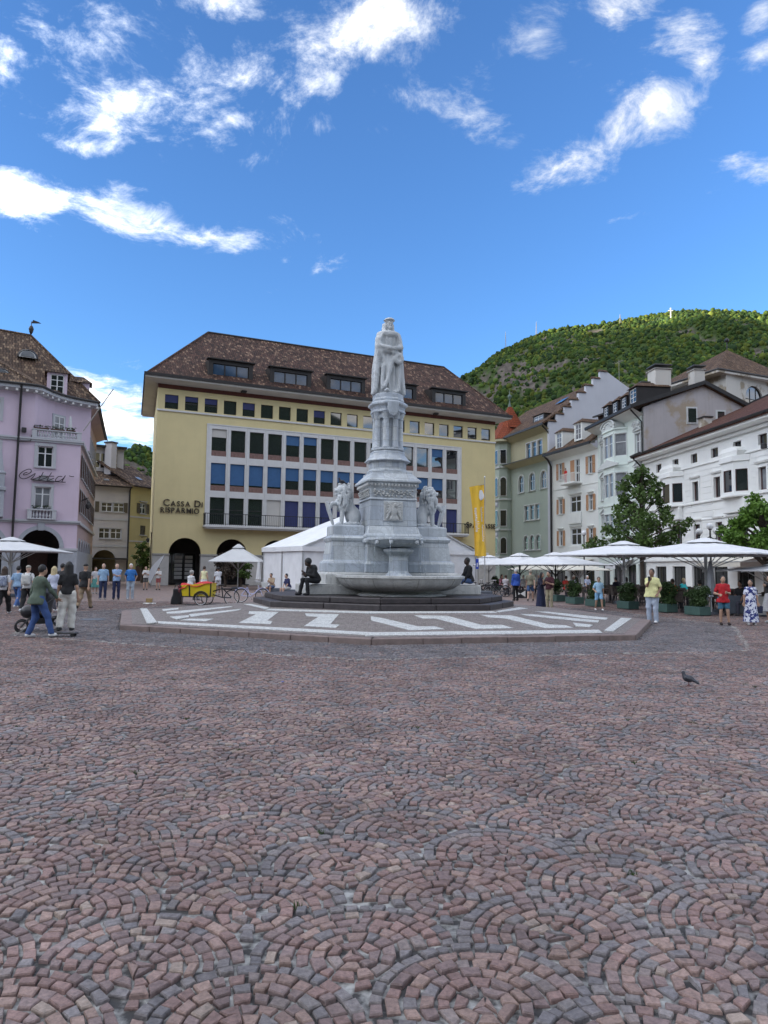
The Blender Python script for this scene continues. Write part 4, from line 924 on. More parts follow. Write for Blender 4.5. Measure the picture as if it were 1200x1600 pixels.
# cornices
for z0, z1, d in ((4.55, 4.66, .10), (4.66, 4.78, .2), (10.2, 10.33, .12), (10.33, 10.45, .2)): MB().box(-.01, PXC + d, -d, -.003, z0, z1 - .003).build('string_course', 'grey_trim', pink)
for a in ARP:
    xc = (a[0] + a[1]) / 2; r_ = (a[1] - a[0]) / 2; sp = 4.12 - r_; n = 20; m = MB()
    oo = [(xc + (r_ + .26) * math.cos(math.pi * k / n), sp + (r_ + .26) * math.sin(math.pi * k / n)) for k in range(n + 1)]; ii = [(xc + (r_ - .01) * math.cos(math.pi * k / n), sp + (r_ - .01) * math.sin(math.pi * k / n)) for k in range(n + 1)]
    for k in range(n): m.slab([ii[k + 1], ii[k], oo[k], oo[k + 1]][::-1], -.08, .05)
    m.build('arch_ring', 'blue_grey_stone', pink); MB().slab([(xc - .16, 4.05), (xc + .16, 4.05), (xc + .24, 4.54), (xc - .24, 4.54)], -.14, .02).build('keystone', 'blue_grey_stone', pink)
ed = [0] + sorted(v for a in ARP for v in (a[0], a[1])) + [PXC]
for k in range(0, len(ed), 2): MB().box(ed[k] + (.0 if k == 0 else -.06), ed[k + 1] + .06, -.08, .35, 0, 2.7).build('pier', 'blue_grey_stone', pink, bevel=.02); MB().box(ed[k] - (.0 if k == 0 else .1), ed[k + 1] + .1, -.13, .38, 2.705, 2.86).build('impost', 'grey_trim', pink)
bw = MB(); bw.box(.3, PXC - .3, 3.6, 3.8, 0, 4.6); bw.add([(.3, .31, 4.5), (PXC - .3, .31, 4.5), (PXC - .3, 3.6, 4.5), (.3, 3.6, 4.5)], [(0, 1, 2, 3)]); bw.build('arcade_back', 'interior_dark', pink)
MB().slab(arc_pts(1.3, 3.3), 3.4, 3.58).build('arcade_door', 'timber_brown', pink, loc=(o_ + 9.7, 0, 0))
# small balcony below the lower window, terrace balustrade above, flower boxes
balusters(pink, o_ + 8.8, o_ + 10.6, -.22, 4.80, 5.5, 6, 'grey_trim', .28, .085)
balusters(pink, o_ + 8.85, PXC, -.06, 10.45, 11.08, 15, 'grey_trim', .3, .08)
for x0, x1 in ((9.0, 9.9), (10.0, 10.9), (11.0, 11.6)):
    f = MB(); f.box(o_ + x0, o_ + x1, -.2, .06, 11.085, 11.17); f.build('flower_box', 'timber_brown', pink)
fl = MB()
for k in range(240):
    x = random.choice([random.uniform(9, 9.9), random.uniform(10, 10.9), random.uniform(11, 11.6)]); p = Vector((o_ + x, random.uniform(-.25, .1), 11.2 + random.uniform(0, .16))); a = random.uniform(0, 6.28); q_ = Vector((math.cos(a), math.sin(a), random.uniform(-.6, .6))) * .07; s_ = Vector((-math.sin(a), math.cos(a), .3)) * .05
    fl.add([p, p + q_ + s_, p + q_ * 1.6, p + q_ - s_], [(0, 1, 2, 3)])
for x in (9.35, 10.0):
    for k in range(70):
        p = Vector((o_ + x + random.uniform(-.22, .22), random.uniform(-.3, -.1), 5.56 + random.uniform(0, .2))); a = random.uniform(0, 6.28); q_ = Vector((math.cos(a), math.sin(a), random.uniform(-.6, .6))) * .07; s_ = Vector((-math.sin(a), math.cos(a), .3)) * .05
        fl.add([p, p + q_ + s_, p + q_ * 1.6, p + q_ - s_], [(0, 1, 2, 3)])
tag(fl.build('flowers', 'flower_box', pink), kind='stuff')
# eave with modillions, gutter
EV = [(0, -.55), (o_ + 9.0, -.55), (o_ + 9.35, -.4), (o_ + 9.75, .25), (o_ + 10.1, .85), (o_ + 10.6, 1.4), (o_ + 11.3, 1.95), (o_ + 12.2, 2.4), (o_ + 13.3, 2.75)]
inn = [(0, .05), *[(x - .02, y + .05) for x, y in curve]]
inn = inn[:len(EV)]
m = MB(); n = len(EV)
m.add([(x, y, 13.72) for x, y in EV] + [(x, y, 13.55) for x, y in inn] + [(x, y, 13.95) for x, y in EV] + [(x, y, 13.95) for x, y in inn], [(k + 1, k, k + n, k + n + 1) for k in range(n - 1)] + [(k, k + 1, k + 1 + 2 * n, k + 2 * n) for k in range(n - 1)] + [(k + 2 * n, k + 1 + 2 * n, k + 1 + 3 * n, k + 3 * n) for k in range(n - 1)])
ev = m.build('eave', 'grey_trim', pink)
path = [Vector((x, y, 13.62)) for x, y in EV]; tot = [0]
for k in range(1, n): tot.append(tot[-1] + (path[k] - path[k - 1]).length)
d = .4
while d < tot[-1]:
    k = max(i for i in range(n) if tot[i] <= d); p = path[k].lerp(path[min(k + 1, n - 1)], (d - tot[k]) / max(1e-6, tot[min(k + 1, n - 1)] - tot[k])); e = (path[min(k + 1, n - 1)] - path[k]).normalized(); nn = Vector((-e.y, e.x, 0))
    MB().bar(p + nn * .06, p + nn * .42, .16, .14).build('modillion', 'white_paint', ev); d += .62
MB().tube([(x, y - .06, 14.0) for x, y in EV], .09, 6).build('gutter', 'dark_metal', pink)
pipe(pink, [(o_ + 8.06, -.6, 13.9), (o_ + 8.06, -.3, 13.4), (o_ + 8.06, -.12, 13.1), (o_ + 7.98, -.26, 4.7), (o_ + 7.98, -.14, 4.3), (o_ + 7.98, -.14, 0)], .075)
pipe(pink, [(o_ + 8.0, -.12, 10.05), (o_ + 8.8, -.12, 10.2), (o_ + 8.85, -.12, 10.6)], .035, name='branch_pipe')
MB().box(o_ + 8.2, o_ + 8.5, -.35, -.003, 10.75, 11.05).build('flood_light', 'dark_metal', pink, bevel=.02)
# roof: three slopes, eyebrow windows, dormers, weather vane
E1 = (o_ + 9.05, -.6, 13.98); E2 = (o_ + 13.4, 2.7, 13.98); R1_ = (o_ + 8.6, 7.4, 19.75); R0_ = (o_ + 1.6, 7.4, 20.0); EL = (0, -.6, 13.98); RL = (0, 7.4, 20.0)
sx, sy = -.33, .944                                  # direction of the side street
lx, ly = sx * cA + sy * sA, -sx * sA + sy * cA; E3 = (E2[0] + lx * 18, E2[1] + ly * 18, 13.98)
E1b = (o_ + 9.75, .2, 13.98); E1c = (o_ + 10.6, 1.35, 13.98); E1d = (o_ + 11.9, 2.25, 13.98)
rf = MB(); rf.add([EL, E1, R0_, RL, E2, R1_, E3, E1b, E1c, E1d, (R1_[0] + lx * 12, R1_[1] + ly * 12, 19.4)], [(0, 1, 2, 3), (1, 7, 2), (7, 8, 2), (2, 8, 5), (8, 9, 5), (9, 4, 5), (4, 6, 10, 5)])
roof = rf.build('roof', 'tiles_pink', pink)
MB().tube([E1, R0_], .1, 6).build('hip_ridge', 'tiles_pink', roof, smooth=True); MB().tube([RL, R0_, R1_], .11, 6).build('ridge', 'tiles_pink', roof, smooth=True); MB().tube([R1_, E2], .10, 6).build('hip_ridge', 'tiles_pink', roof, smooth=True)
vn = MB(); vn.tube([R1_, (R1_[0], R1_[1], 20.9)], .03, 6); vn.lathe([(.02, 19.8), (.14, 20.05), (.19, 20.3), (.12, 20.5), (.03, 20.6)], 10, c=(R1_[0], R1_[1])); vn.slab([(R1_[0], 20.75), (R1_[0] + .7, 20.85), (R1_[0] + .5, 20.95), (R1_[0] + .1, 21.05)], R1_[1] - .01, R1_[1] + .01); vn.build('weather_vane', 'dark_metal', roof)
def to_local(p, A, ang):
    q_ = Vector((p.x - A.x, p.y - A.y)); return Vector((q_.x * math.cos(ang) + q_.y * math.sin(ang), -q_.x * math.sin(ang) + q_.y * math.cos(ang), p.z))
pl_ = lambda x, y, Y: to_local(PY(x, y, Y), pink.location, R(28))
def dormer(par, c, w, h, dep, wallm, tilem, rot, rise=.45, ov=.18, pm='window_glass'):
    """house-shaped dormer: cheeks, front with window, hipped tile roof"""
    mt = TR(c.x, c.y, c.z, rot)
    d = MB(); wall_mb(-w / 2, w / 2, 0, h, [(-w / 2 + .22, w / 2 - .22, .12, h - .12)], .12, 0, d); d.add([(-w / 2, 0, 0), (-w / 2, dep, 0), (-w / 2, dep, h), (-w / 2, 0, h)], [(3, 2, 1, 0)]); d.add([(w / 2, 0, 0), (w / 2, dep, 0), (w / 2, dep, h), (w / 2, 0, h)], [(0, 1, 2, 3)])
    o = d.build('dormer', wallm, par, mtx=mt)
    r = MB(); a = w / 2 + ov; r.add([(-a, -ov, h), (a, -ov, h), (a, dep, h), (-a, dep, h), (0, w * .35, h + rise), (0, dep, h + rise)], [(0, 1, 4), (1, 2, 5, 4), (3, 0, 4, 5), (1, 0, 3, 2)]); r.build('dormer_roof', tilem, o)
    f = MB(); a = w / 2 - .22; b0, b1 = .12, h - .12
    f.box(-a, -a + .07, .03, .1, b0, b1); f.box(a - .07, a, .03, .1, b0, b1); f.box(-a, a, .03, .1, b1 - .07, b1); f.box(-a, a, .03, .1, b0, b0 + .07); f.box(-.04, .04, .025, .1, b0, b1); f.box(-a, a, .028, .1, b0 + (b1 - b0) * .36, b0 + (b1 - b0) * .36 + .05); f.box(-a, a, .028, .1, b0 + (b1 - b0) * .68, b0 + (b1 - b0) * .68 + .05)
    f.build('dormer_window', 'frame_white', o); MB().box(-a, a, .07, .075, b0, b1).build('pane', pm, o)
    return o
dormer(roof, pl_(88.5, 617, 50.7), 1.35, 1.62, 3.6, 'pink_wall', 'tiles_pink', R(-2), .65)
dormer(roof, pl_(139, 628, 54.4), 1.3, 1.3, 3.0, 'pink_wall', 'tiles_pink', R(85), .6)
for (x, y, Y) in ((43, 560, 52.3), (2, 590, 48.4)):
    c = pl_(x, y, Y); m = MB(); n = 10; a = [(math.cos(math.pi * k / n), math.sin(math.pi * k / n)) for k in range(n + 1)]
    m.add([(c.x + .62 * p, c.y - .35, c.z + .55 * q_) for p, q_ in a] + [(c.x + .9 * p, c.y + 1.6, c.z + .4 + .75 * q_) for p, q_ in a], [(k + 1, k, k + n + 1, k + n + 2) for k in range(n)]); e_ = m.build('eyebrow_dormer', 'roof_metal', roof)
    MB().slab([(c.x + .46 * p, c.z + .06 + .42 * q_) for p, q_ in a], c.y - .34, c.y - .3).build('pane', 'curtained_glass', e_); MB().slab([(c.x + .6 * p, c.z + .52 * q_) for p, q_ in a], c.y - .29, c.y - .2).build('eyebrow_frame', 'frame_white', e_)
# flagpole, obelisk on the neighbouring balcony
MB().tube([(PXC + .1, -.2, 11.2), (PXC + 1.9, -1.0, 14.3)], .035, 6).build('flagpole', 'grey_stone', pink)
ob = MB(); ob.rects([(.3, .3, 6.85), (.3, .3, 7.7), (.36, .36, 7.75), (.36, .36, 7.85), (.22, .22, 7.9), (.2, .2, 8.1), (.05, .05, 9.3), (.01, .01, 9.4)], c=(o_ + 7.05, -.55)); ob.build('obelisk', 'blue_grey_stone', pink, bevel=.02)
MB().box(o_ + 5.2, o_ + 7.45, -.95, -.003, 6.62, 6.85).build('balcony_slab', 'blue_grey_stone', pink, bevel=.02); balusters(pink, o_ + 5.2, o_ + 6.75, -.75, 6.86, 7.8, 7, 'blue_grey_stone', .2, .09)
for x in (o_ + 5.4, o_ + 7.2): MB().rects([(.16, .45, 4.85), (.16, .42, 6.61)], c=(x, -.42)).build('balcony_pier', 'blue_grey_stone', pink)
# script sign in bent rod, standing off the wall
SG = lambda x, y: (o_ + 8.2 + (x - 215) / 510 * 2.93, -.2, 8.22 - (y - 300) / 160 * .80 + (x - 215) / 510 * .02)
def smoothline(p, k=6):
    p = [Vector(q_) for q_ in p]; out = []
    for i in range(len(p) - 1):
        a, b, c, d = p[max(i - 1, 0)], p[i], p[i + 1], p[min(i + 2, len(p) - 1)]
        for t in range(k):
            t /= k; out.append(.5 * ((2 * b) + (c - a) * t + (2 * a - 5 * b + 4 * c - d) * t * t + (3 * b - a - 3 * c + d) * t ** 3))
    return out + [p[-1]]
mat('sign_rod', (0.035, 0.025, 0.035), .5, .1, 5)
for st in ([(300, 345), (268, 360), (262, 385), (300, 372), (338, 340), (335, 305), (300, 305), (245, 345), (215, 400), (245, 435), (290, 430), (345, 390)], [(345, 390), (385, 355), (365, 405), (340, 440), (375, 430), (440, 395)], [(470, 330), (450, 385), (425, 440), (470, 425), (520, 395)], [(560, 330), (535, 390), (515, 452), (545, 435), (590, 405)], [(425, 388), (500, 385), (590, 378)],
           [(680, 375), (640, 380), (615, 410), (610, 445), (650, 440), (690, 405), (715, 360), (690, 420), (680, 455), (720, 452)], [(757, 360), (780, 368), (812, 368)], [(340, 440), (480, 452), (720, 455)]):
    MB().tube(smoothline([SG(*q_) for q_ in st]), .028, 6).build('sign_stroke', 'sign_rod', pink, smooth=True)
tri = MB(); tri.slab([(o_ + 9.0, 7.45), (o_ + 10.4, 7.45), (o_ + 10.4, 7.52), (o_ + 9.72, 7.95), (o_ + 9.0, 7.52)], -.12, -.003); tri.build('window_gable', 'grey_trim', pink)
# side on the narrow street
ang2 = math.atan2(ly, lx); SM = TR(PXC, 0, 0, ang2)
def side():
    L = 19.5; hs = []
    for k in range(9):
        x = 1.2 + k * 2.05; hs += [(x, x + .95, 5.5, 7.1), (x, x + .95, 8.0, 9.6)]
    top = [(x0, x1, 10.9, 12.4) for (x0, x1, a, b) in hs if a < 6 and x0 > 3.4]
    ar = [(1.4 + k * 2.6, 1.4 + k * 2.6 + 1.4, 0.4, 3.5, True) for k in range(6)]
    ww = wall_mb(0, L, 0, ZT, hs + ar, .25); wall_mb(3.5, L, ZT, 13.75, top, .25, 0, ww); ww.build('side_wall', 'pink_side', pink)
    for h in hs + top: window(pink, *h, 'frame_white', 'window_glass', 2, (.66,), .18, .06, sur='grey_trim', sw=.12, sill='grey_trim', shut='timber_brown' if h[2] < 10 else None)
    for a in ar: window(pink, a[0], a[1], a[2], a[3], 'dark_metal', 'shop_glass', 2, (), .22, .06, arch=True, sur='blue_grey_stone', sw=.18)
    for z0, z1, d in ((4.55, 4.77, .18), (10.2, 10.44, .2)): MB().box(.02, L, -d, -.003, z0, z1).build('string_course', 'grey_trim', pink)
    e = MB(); e.add([(3.0, -.75, 13.9), (L, -.75, 13.9), (L, .02, 13.6), (3.0, .02, 13.6), (3.0, -.75, 14.0), (L, -.75, 14.0)], [(1, 0, 3, 2), (0, 1, 5, 4)]); e.build('side_eave', 'pink_side', pink)
    MB().box(3.0, L, -.9, -.74, 13.88, 14.06).build('gutter', 'dark_metal', pink)
    MB().box(0, L, -.05, -.003, 0, 2.7).build('side_plinth', 'blue_grey_stone', pink)
    for k, x in enumerate((1.3, 2.6)):
        l = MB(); l.tube([(x, -.02, 6.3 + .2 * k), (x, -.5, 6.5 + .2 * k), (x, -.55, 6.2 + .2 * k)], .03, 6); l.lathe([(.05, 5.75 + .2 * k), (.14, 5.85 + .2 * k), (.16, 6.05 + .2 * k), (.05, 6.2 + .2 * k)], 8, c=(x, -.55)); l.build('wall_lantern', 'dark_metal', pink)
turned(pink, SM, side)

# ---------------------------------------------------------------- houses closing the narrow street
plaster('alley_white', (0.50, 0.48, 0.49), 0.25); plaster('alley_yellow', (0.50, 0.43, 0.22), 0.25); mat('brown_shutter', (0.10, 0.085, 0.06), .8, .2, 10)
aw, _ = house('alley_house', 'white house with arched passage at the end of the narrow street', tuple(PY(140, 900, 76))[:2], tuple(PY(198, 900, 78))[:2])
AL = _; SZ = lambda y: 1.7 + (884 - y) * 77 / 1110
hs = [(.9, 2.0, SZ(800), SZ(786)), (2.0 + .15, 3.25, SZ(800), SZ(786)), (.75, 1.85, SZ(842), SZ(826)), (1.95, 3.05, SZ(842), SZ(826))]
ww = wall_mb(0, AL, 0, 10.4, hs + [(.2, 2.6, 0, SZ(860), True)], .25); shell(ww, 0, AL, 8, 0, 10.4); ww.build('wall', 'alley_white', aw)
for h in hs: window(aw, *h, 'frame_white', 'window_glass', 2, (.6,), .16, .06, sur='grey_trim', sw=.06, sill='grey_trim')
for x in (.45, 3.4): MB().box(x - .2, x + .2, -.06, -.003, SZ(801), SZ(785)).build('shutter', 'brown_shutter', aw)
for y in (812, 854): MB().box(0, AL, -.06, -.003, SZ(y) - .1, SZ(y) + .1).build('string_course', 'grey_trim', aw)
MB().box(-.1, 3.6, -1.4, -.01, 2.35, 2.5).build('passage_awning', 'dark_metal', aw)
roofplane(aw, [(-.5, -.6, 10.35), (AL + .1, -.6, 10.35), (AL + .1, 5, 12.6), (-.5, 5, 12.6)], 'tiles_pink'); gutter(aw, -.5, AL + .1, -.65, 10.3)
up_ = wall_mb(-.3, AL + .05, 12.4, 15.1, [(.4 + k * .95, .4 + k * .95 + .88, 12.75, 14.5) for k in range(3)], .15, 4.2); up_.add([(AL + .05, 4.2, 12.4), (AL + .05, 8, 12.4), (AL + .05, 8, 15.1), (AL + .05, 4.2, 15.1)], [(0, 1, 2, 3)]); up_.build('roof_storey', 'alley_white', aw)
for k in range(3): window(aw, .4 + k * .95, .4 + k * .95 + .88, 12.75, 14.5, 'frame_white', 'bank_glass', 1, (.42,), .1, .05, ym=4.2)
MB().box(-.5, AL + .3, 3.7, 9, 15.12, 15.35).build('flat_roof', 'roof_metal', aw)
for x in (1.2,): MB().add([(x, .8, 11.0), (x + .55, .8, 11.0), (x + .55, 1.4, 11.25), (x, 1.4, 11.25)], [(0, 1, 2, 3)]).build('skylight', 'curtained_glass', aw)
pipe(aw, [(AL - .02, -.5, 10.2), (AL - .02, -.1, 9.9), (AL - .02, -.1, 0)], .09)
ay, AYL = house('alley_house', 'narrow yellow house with brown shutters between the white house and the bank', tuple(PY(198.5, 900, 78))[:2], tuple(PY(243, 900, 82))[:2])
hs = [(1.55, 2.45, SZ(801) + .1, SZ(785) + .1), (1.7, 2.5, SZ(834), SZ(819))]
ww = wall_mb(0, AYL, 0, 10.6, hs + [(1.2, 2.4, 0, 2.3)], .25); shell(ww, 0, AYL, 8, 0, 10.6); ww.build('wall', 'alley_yellow', ay)
window(ay, *hs[0], 'frame_white', 'window_glass', 2, (.6,), .16, .06, sill='grey_trim', shut='brown_shutter', hood='flat', sur='grey_trim', sw=.05); window(ay, *hs[1], 'frame_white', 'window_glass', 2, (.6,), .16, .06, sill='grey_trim', shut='brown_shutter', shut_open=False)
MB().box(1.2, 2.4, .15, .2, 0, 2.3).build('door', 'timber_brown', ay)
for y in (806, 845): MB().box(0, AYL, -.06, -.003, SZ(y) - .08, SZ(y) + .08).build('string_course', 'alley_white', ay)
roofplane(ay, [(-.1, -.6, 10.55), (AYL + 1, -.6, 10.55), (AYL + 1, 5, 13.6), (-.1, 5, 13.6)], 'tiles_pink'); gutter(ay, -.1, AYL + 1, -.65, 10.5)
MB().add([(2.2, 1.0, 11.5), (2.9, 1.0, 11.5), (2.9, 1.6, 11.85), (2.2, 1.6, 11.85)], [(0, 1, 2, 3)]).build('skylight', 'curtained_glass', ay)
ch = MB(); ch.box(.35, 1.15, 3.4, 4.4, 12.0, 15.6); ch.build('chimney', 'alley_white', ay); MB().box(.25, 1.25, 3.3, 4.5, 15.6, 15.75).build('chimney_cap', 'roof_metal', ay)
ln = MB(); ln.tube([(1.9, -.02, SZ(838)), (1.9, -.9, SZ(838) + .05), (1.9, -1.0, SZ(840))], .035, 6); ln.lathe([(.06, SZ(846)), (.2, SZ(844.5)), (.22, SZ(841.5)), (.08, SZ(839.5))], 8, c=(1.9, -1.0)); ln.build('street_lantern', 'dark_metal', ay)
# ---------------------------------------------------------------- the row of houses on the right
plaster('white_wall', (0.80, 0.81, 0.79), 0.06); plaster('mint_wall', (0.70, 0.78, 0.73), 0.07); plaster('ivory_wall', (0.78, 0.80, 0.77), 0.07); plaster('sage_wall', (0.42, 0.49, 0.43), 0.12); plaster('sage_yellow', (0.52, 0.49, 0.33), 0.15)
plaster('firewall_white', (0.60, 0.62, 0.68), 0.12); plaster('bare_plaster', (0.47, 0.45, 0.46), 0.45); plaster('tower_plaster', (0.62, 0.60, 0.56), 0.4); plaster('stucco', (0.60, 0.63, 0.62), 0.12)
mat('orange_shutter', (0.50, 0.27, 0.14), .7, .15, 12); mat('dark_red_frame', (0.075, 0.028, 0.025), .5, .2, 6); mat('copper_green', (0.12, 0.17, 0.15), .5, .2, 3)
def patch(m, col2, sc, lo, hi):
    """flaked areas with a shape of their own"""
    t = m.node_tree; b = t.nodes['Principled BSDF']; src = b.inputs['Base Color'].links[0].from_socket; c = t.nodes.new('ShaderNodeTexCoord')
    n = t.nodes.new('ShaderNodeTexNoise'); n.inputs['Scale'].default_value = sc; n.inputs['Detail'].default_value = 8; n.inputs['Roughness'].default_value = .6; t.links.new(c.outputs['Object'], n.inputs['Vector'])
    mx = t.nodes.new('ShaderNodeMix'); mx.data_type = 'RGBA'; t.links.new(smooth(n.outputs['Fac'], lo, hi, tree=t), mx.inputs[0]); t.links.new(src, mx.inputs[6]); mx.inputs[7].default_value = (*col2, 1); t.links.new(mx.outputs[2], b.inputs['Base Color'])
patch(MATS['bare_plaster'], (0.40, 0.335, 0.26), .35, .5, .6); patch(MATS['tower_plaster'], (0.34, 0.29, 0.22), .3, .52, .58)
def bay(par, x0, x1, d, zs, wallm, frame, pane, cant=.45, sur=None, nx=1, sidew=True, bars=(.62,), cap=.25, shut=None):
    """canted oriel: walls per storey with windows on front and cheeks, aprons, cornice"""
    z0, z1 = zs[0][0], zs[-1][1]; pts = [(x0, 0), (x0 + cant, -d), (x1 - cant, -d), (x1, 0)]
    segs = [(pts[0], pts[1]), (pts[1], pts[2]), (pts[2], pts[3])]
    for i, (a, b) in enumerate(segs):
        L = math.dist(a, b); ang = math.atan2(b[1] - a[1], b[0] - a[0]); mtx = TR(a[0], a[1], 0, ang); wins = []
        for (za, zb, wa, wb) in zs:
            if i == 1:
                k = max(1, nx); ww = (L - .3) / k
                for j in range(k): wins.append((.15 + j * ww + .06, .15 + (j + 1) * ww - .06, wa, wb))
            elif sidew and L > .55: wins.append((.12, L - .12, wa, wb))
        def f():
            wall_mb(0, L, z0, z1, wins, .15).build('oriel_wall', wallm, par)
            for w_ in wins: window(par, *w_, frame, pane, 1, bars, .1, .05, sur=sur, sw=.07, name='oriel_window')
        turned(par, mtx, f)
    o = .12; P_ = [(x0 - o, -.003), (x0 + cant - o * .6, -d - o), (x1 - cant + o * .6, -d - o), (x1 + o, -.003)]
    MB().prism(P_, z1, z1 + cap).build('oriel_cornice', wallm, par, bevel=.03); MB().prism(P_, z0 - .16, z0).build('oriel_base', wallm, par, bevel=.03)
    for (za, zb, wa, wb) in zs[1:]: MB().prism([(x0 - .06, -.003), (x0 + cant - .04, -d - .07), (x1 - cant + .04, -d - .07), (x1 + .06, -.003)], za - .08, za + .06).build('oriel_band', wallm, par)
JX = Vector((21.99, 72.60))                             # corner between the mint house and the shuttered house
B4A, B4B = Vector((23.066, 62.5)), Vector((24.828, 46.0)); u4 = (B4B - B4A).normalized()
# long white house
wh, _ = house('long_white_house', 'long white house with banded front, oriels and dark red roof behind the café', B4A, B4A + u4 * 30); WL = 30.0
hs = [(2.1, 2.98, 7.08, 8.6), (7.86, 8.7, 7.08, 8.6), (10.75, 11.6, 7.08, 8.6), (15.97, 16.8, 7.08, 8.6), (19.0, 19.85, 7.08, 8.6), (26.2, 27.0, 7.08, 8.6)]
lo = [(7.9, 8.8, 3.9, 5.3), (10.86, 11.7, 3.9, 5.3), (2.1, 3.0, 3.9, 5.3), (16.0, 16.85, 3.9, 5.3), (19.0, 19.85, 3.9, 5.3), (5.2, 6.2, 3.9, 5.3), (12.6, 13.5, 3.9, 5.3), (13.9, 14.7, 3.9, 5.3)]
at = [(2.1 + k * 2.78, 3.02 + k * 2.78, 10.08, 10.78) for k in range(10)]
sh = [(1.65, 3.5, .25, 2.1), (4.5, 6.5, .25, 2.1), (7.45, 9.25, .25, 2.1), (10.3, 12.15, .25, 2.15), (13.3, 15.2, .25, 2.0), (16.3, 18.1, .25, 2.1), (19.1, 21, .25, 2.1), (22, 24, .25, 2.1)]
ww = wall_mb(0, WL, 0, 11.4, hs + lo + at + sh, .3); shell(ww, 0, WL, 12, 0, 11.4, left=False); ww.build('wall', 'white_wall', wh)
for h in hs + lo: window(wh, *h, 'dark_red_frame', 'curtained_glass' if h[0] in (19.0, 15.97) else 'window_glass', 1, (), .2, .09, sur='white_wall', sw=.16, hood='flat', sill='white_wall')
for h in at: window(wh, *h, 'dark_red_frame', 'window_glass', 1, (), .22, .05)
for h in sh:
    o = window(wh, *h, 'dark_metal', 'shop_glass', 2, (), .22, .08)
bay(wh, 3.5, 6.55, .7, [(7.0, 9.25, 7.2, 8.72)], 'white_wall', 'dark_red_frame', 'window_glass', .75, nx=1, bars=(), cap=.42); bay(wh, 12.1, 15.0, .7, [(7.0, 9.25, 7.2, 8.72)], 'white_wall', 'dark_red_frame', 'bank_glass', .75, nx=1, bars=(), cap=.42)
for (a, b) in ((3.7, 6.35), (12.3, 14.8)): MB().rects([(1.0, .3, 9.67), (1.15, .35, 10.0), (.75, .25, 10.3)], c=((a + b) / 2, -.3)).build('oriel_roof', 'white_wall', wh); MB().box(a, b, -.35, -.003, 5.8, 6.83).build('oriel_corbel', 'white_wall', wh, bevel=.04)
opn = [(h[0] - .24, h[1] + .24, h[2] - .2, h[3] + .5) for h in hs + lo] + [(3.3, 6.75, 5.7, 10.4), (11.9, 15.2, 5.7, 10.4)] + [(h[0] - .05, h[1] + .05, h[2], h[3]) for h in at]
for k in range(13):                                      # the rendered front: raised courses between horizontal joints
    z = 4.02 + k * .44; x = .05
    cut = sorted((o[0], o[1]) for o in opn if o[2] < z + .4 and o[3] > z + .02)
    for c0, c1 in cut + [(WL, WL)]:
        if c0 - x > .2: MB().box(x, c0, -.03, -.003, z + .025, z + .40).build('rendered_course', 'white_wall', wh)
        x = max(x, c1)
for (z, t, d) in ((6.85, .16, .14), (9.72, .12, .12), (5.55, .1, .08), (2.5, .2, .18), (11.15, .24, .22)): MB().box(-.05, WL, -d, -.024, z, z + t).build('string_course', 'white_wall', wh, bevel=.02)
e = MB(); e.add([(-.6, -.8, 11.55), (WL, -.8, 11.55), (WL, .02, 11.38), (-.6, .02, 11.38), (-.6, -.8, 11.85), (WL, -.8, 11.85), (-.6, .02, 11.85), (WL, .02, 11.85)], [(1, 0, 3, 2), (0, 1, 5, 4), (0, 4, 6, 3), (4, 5, 7, 6)]); e.build('eave', 'white_wall', wh)
gutter(wh, -.65, WL, -.92, 11.92, r=.13)
roofplane(wh, [(-.65, -.9, 11.92), (WL, -.9, 11.92), (WL, 12.5, 18.0), (-.65, 12.5, 18.0)], 'tiles_red', thick=.22)
MB().box(-.72, -.62, -.95, 12.5, 11.75, 11.95).build('verge_trim', 'dark_metal', wh)
vg = MB(); vg.add([(-.68, -.95, 11.80), (-.60, -.95, 11.80), (-.60, 12.5, 17.98), (-.68, 12.5, 17.98), (-.68, -.95, 12.0), (-.60, -.95, 12.0), (-.60, 12.5, 18.16), (-.68, 12.5, 18.16)], [(0, 1, 2, 3), (7, 6, 5, 4), (0, 4, 5, 1), (3, 7, 4, 0), (1, 5, 6, 2)]); vg.build('verge', 'dark_metal', wh)
pipe(wh, [(-.3, -.95, 11.75), (-.3, -.4, 11.2), (-.12, -.15, 10.8), (-.12, -.15, 0)], .075); ch = MB().box(2.0, 2.9, 4.0, 4.7, 13.6, 14.9); ch.build('chimney', 'tower_plaster', wh); MB().box(1.9, 3.0, 3.9, 4.8, 14.9, 15.0).build('chimney_cap', 'dark_metal', wh)
MB().box(17.3, 17.7, -.75, -.5, 9.6, 9.95).build('wall_lamp', 'dark_metal', wh, bevel=.05)
# mint house with stucco oriel
B3A = JX; mh, ML = house('mint_house', 'pale mint house with stucco oriels and a bare grey side gable', B3A, B4A)
hs = [(.9, 2.4, 12.4, 14.3), (.9, 2.4, 8.75, 10.8), (.9, 2.4, 5.2, 7.1), (8.5, 9.6, 12.25, 14.15), (8.5, 9.6, 9.3, 10.9), (8.5, 9.6, 5.2, 7.1)]
sh = [(.8, 2.6, .2, 2.3), (3.4, 5.4, .2, 2.3), (6.4, 8.2, .2, 2.3), (8.7, 9.9, .2, 2.3)]
ww = wall_mb(0, ML, 0, 16.0, hs + sh, .25); ww.build('wall', 'mint_wall', mh)
for h in hs: window(mh, *h, 'frame_white', 'curtained_glass', 2, (.62,), .16, .06, sur='stucco', sw=.16, hood='tri', sill='stucco')
for h in sh: window(mh, *h, 'dark_metal', 'shop_glass', 2, (), .2, .07)
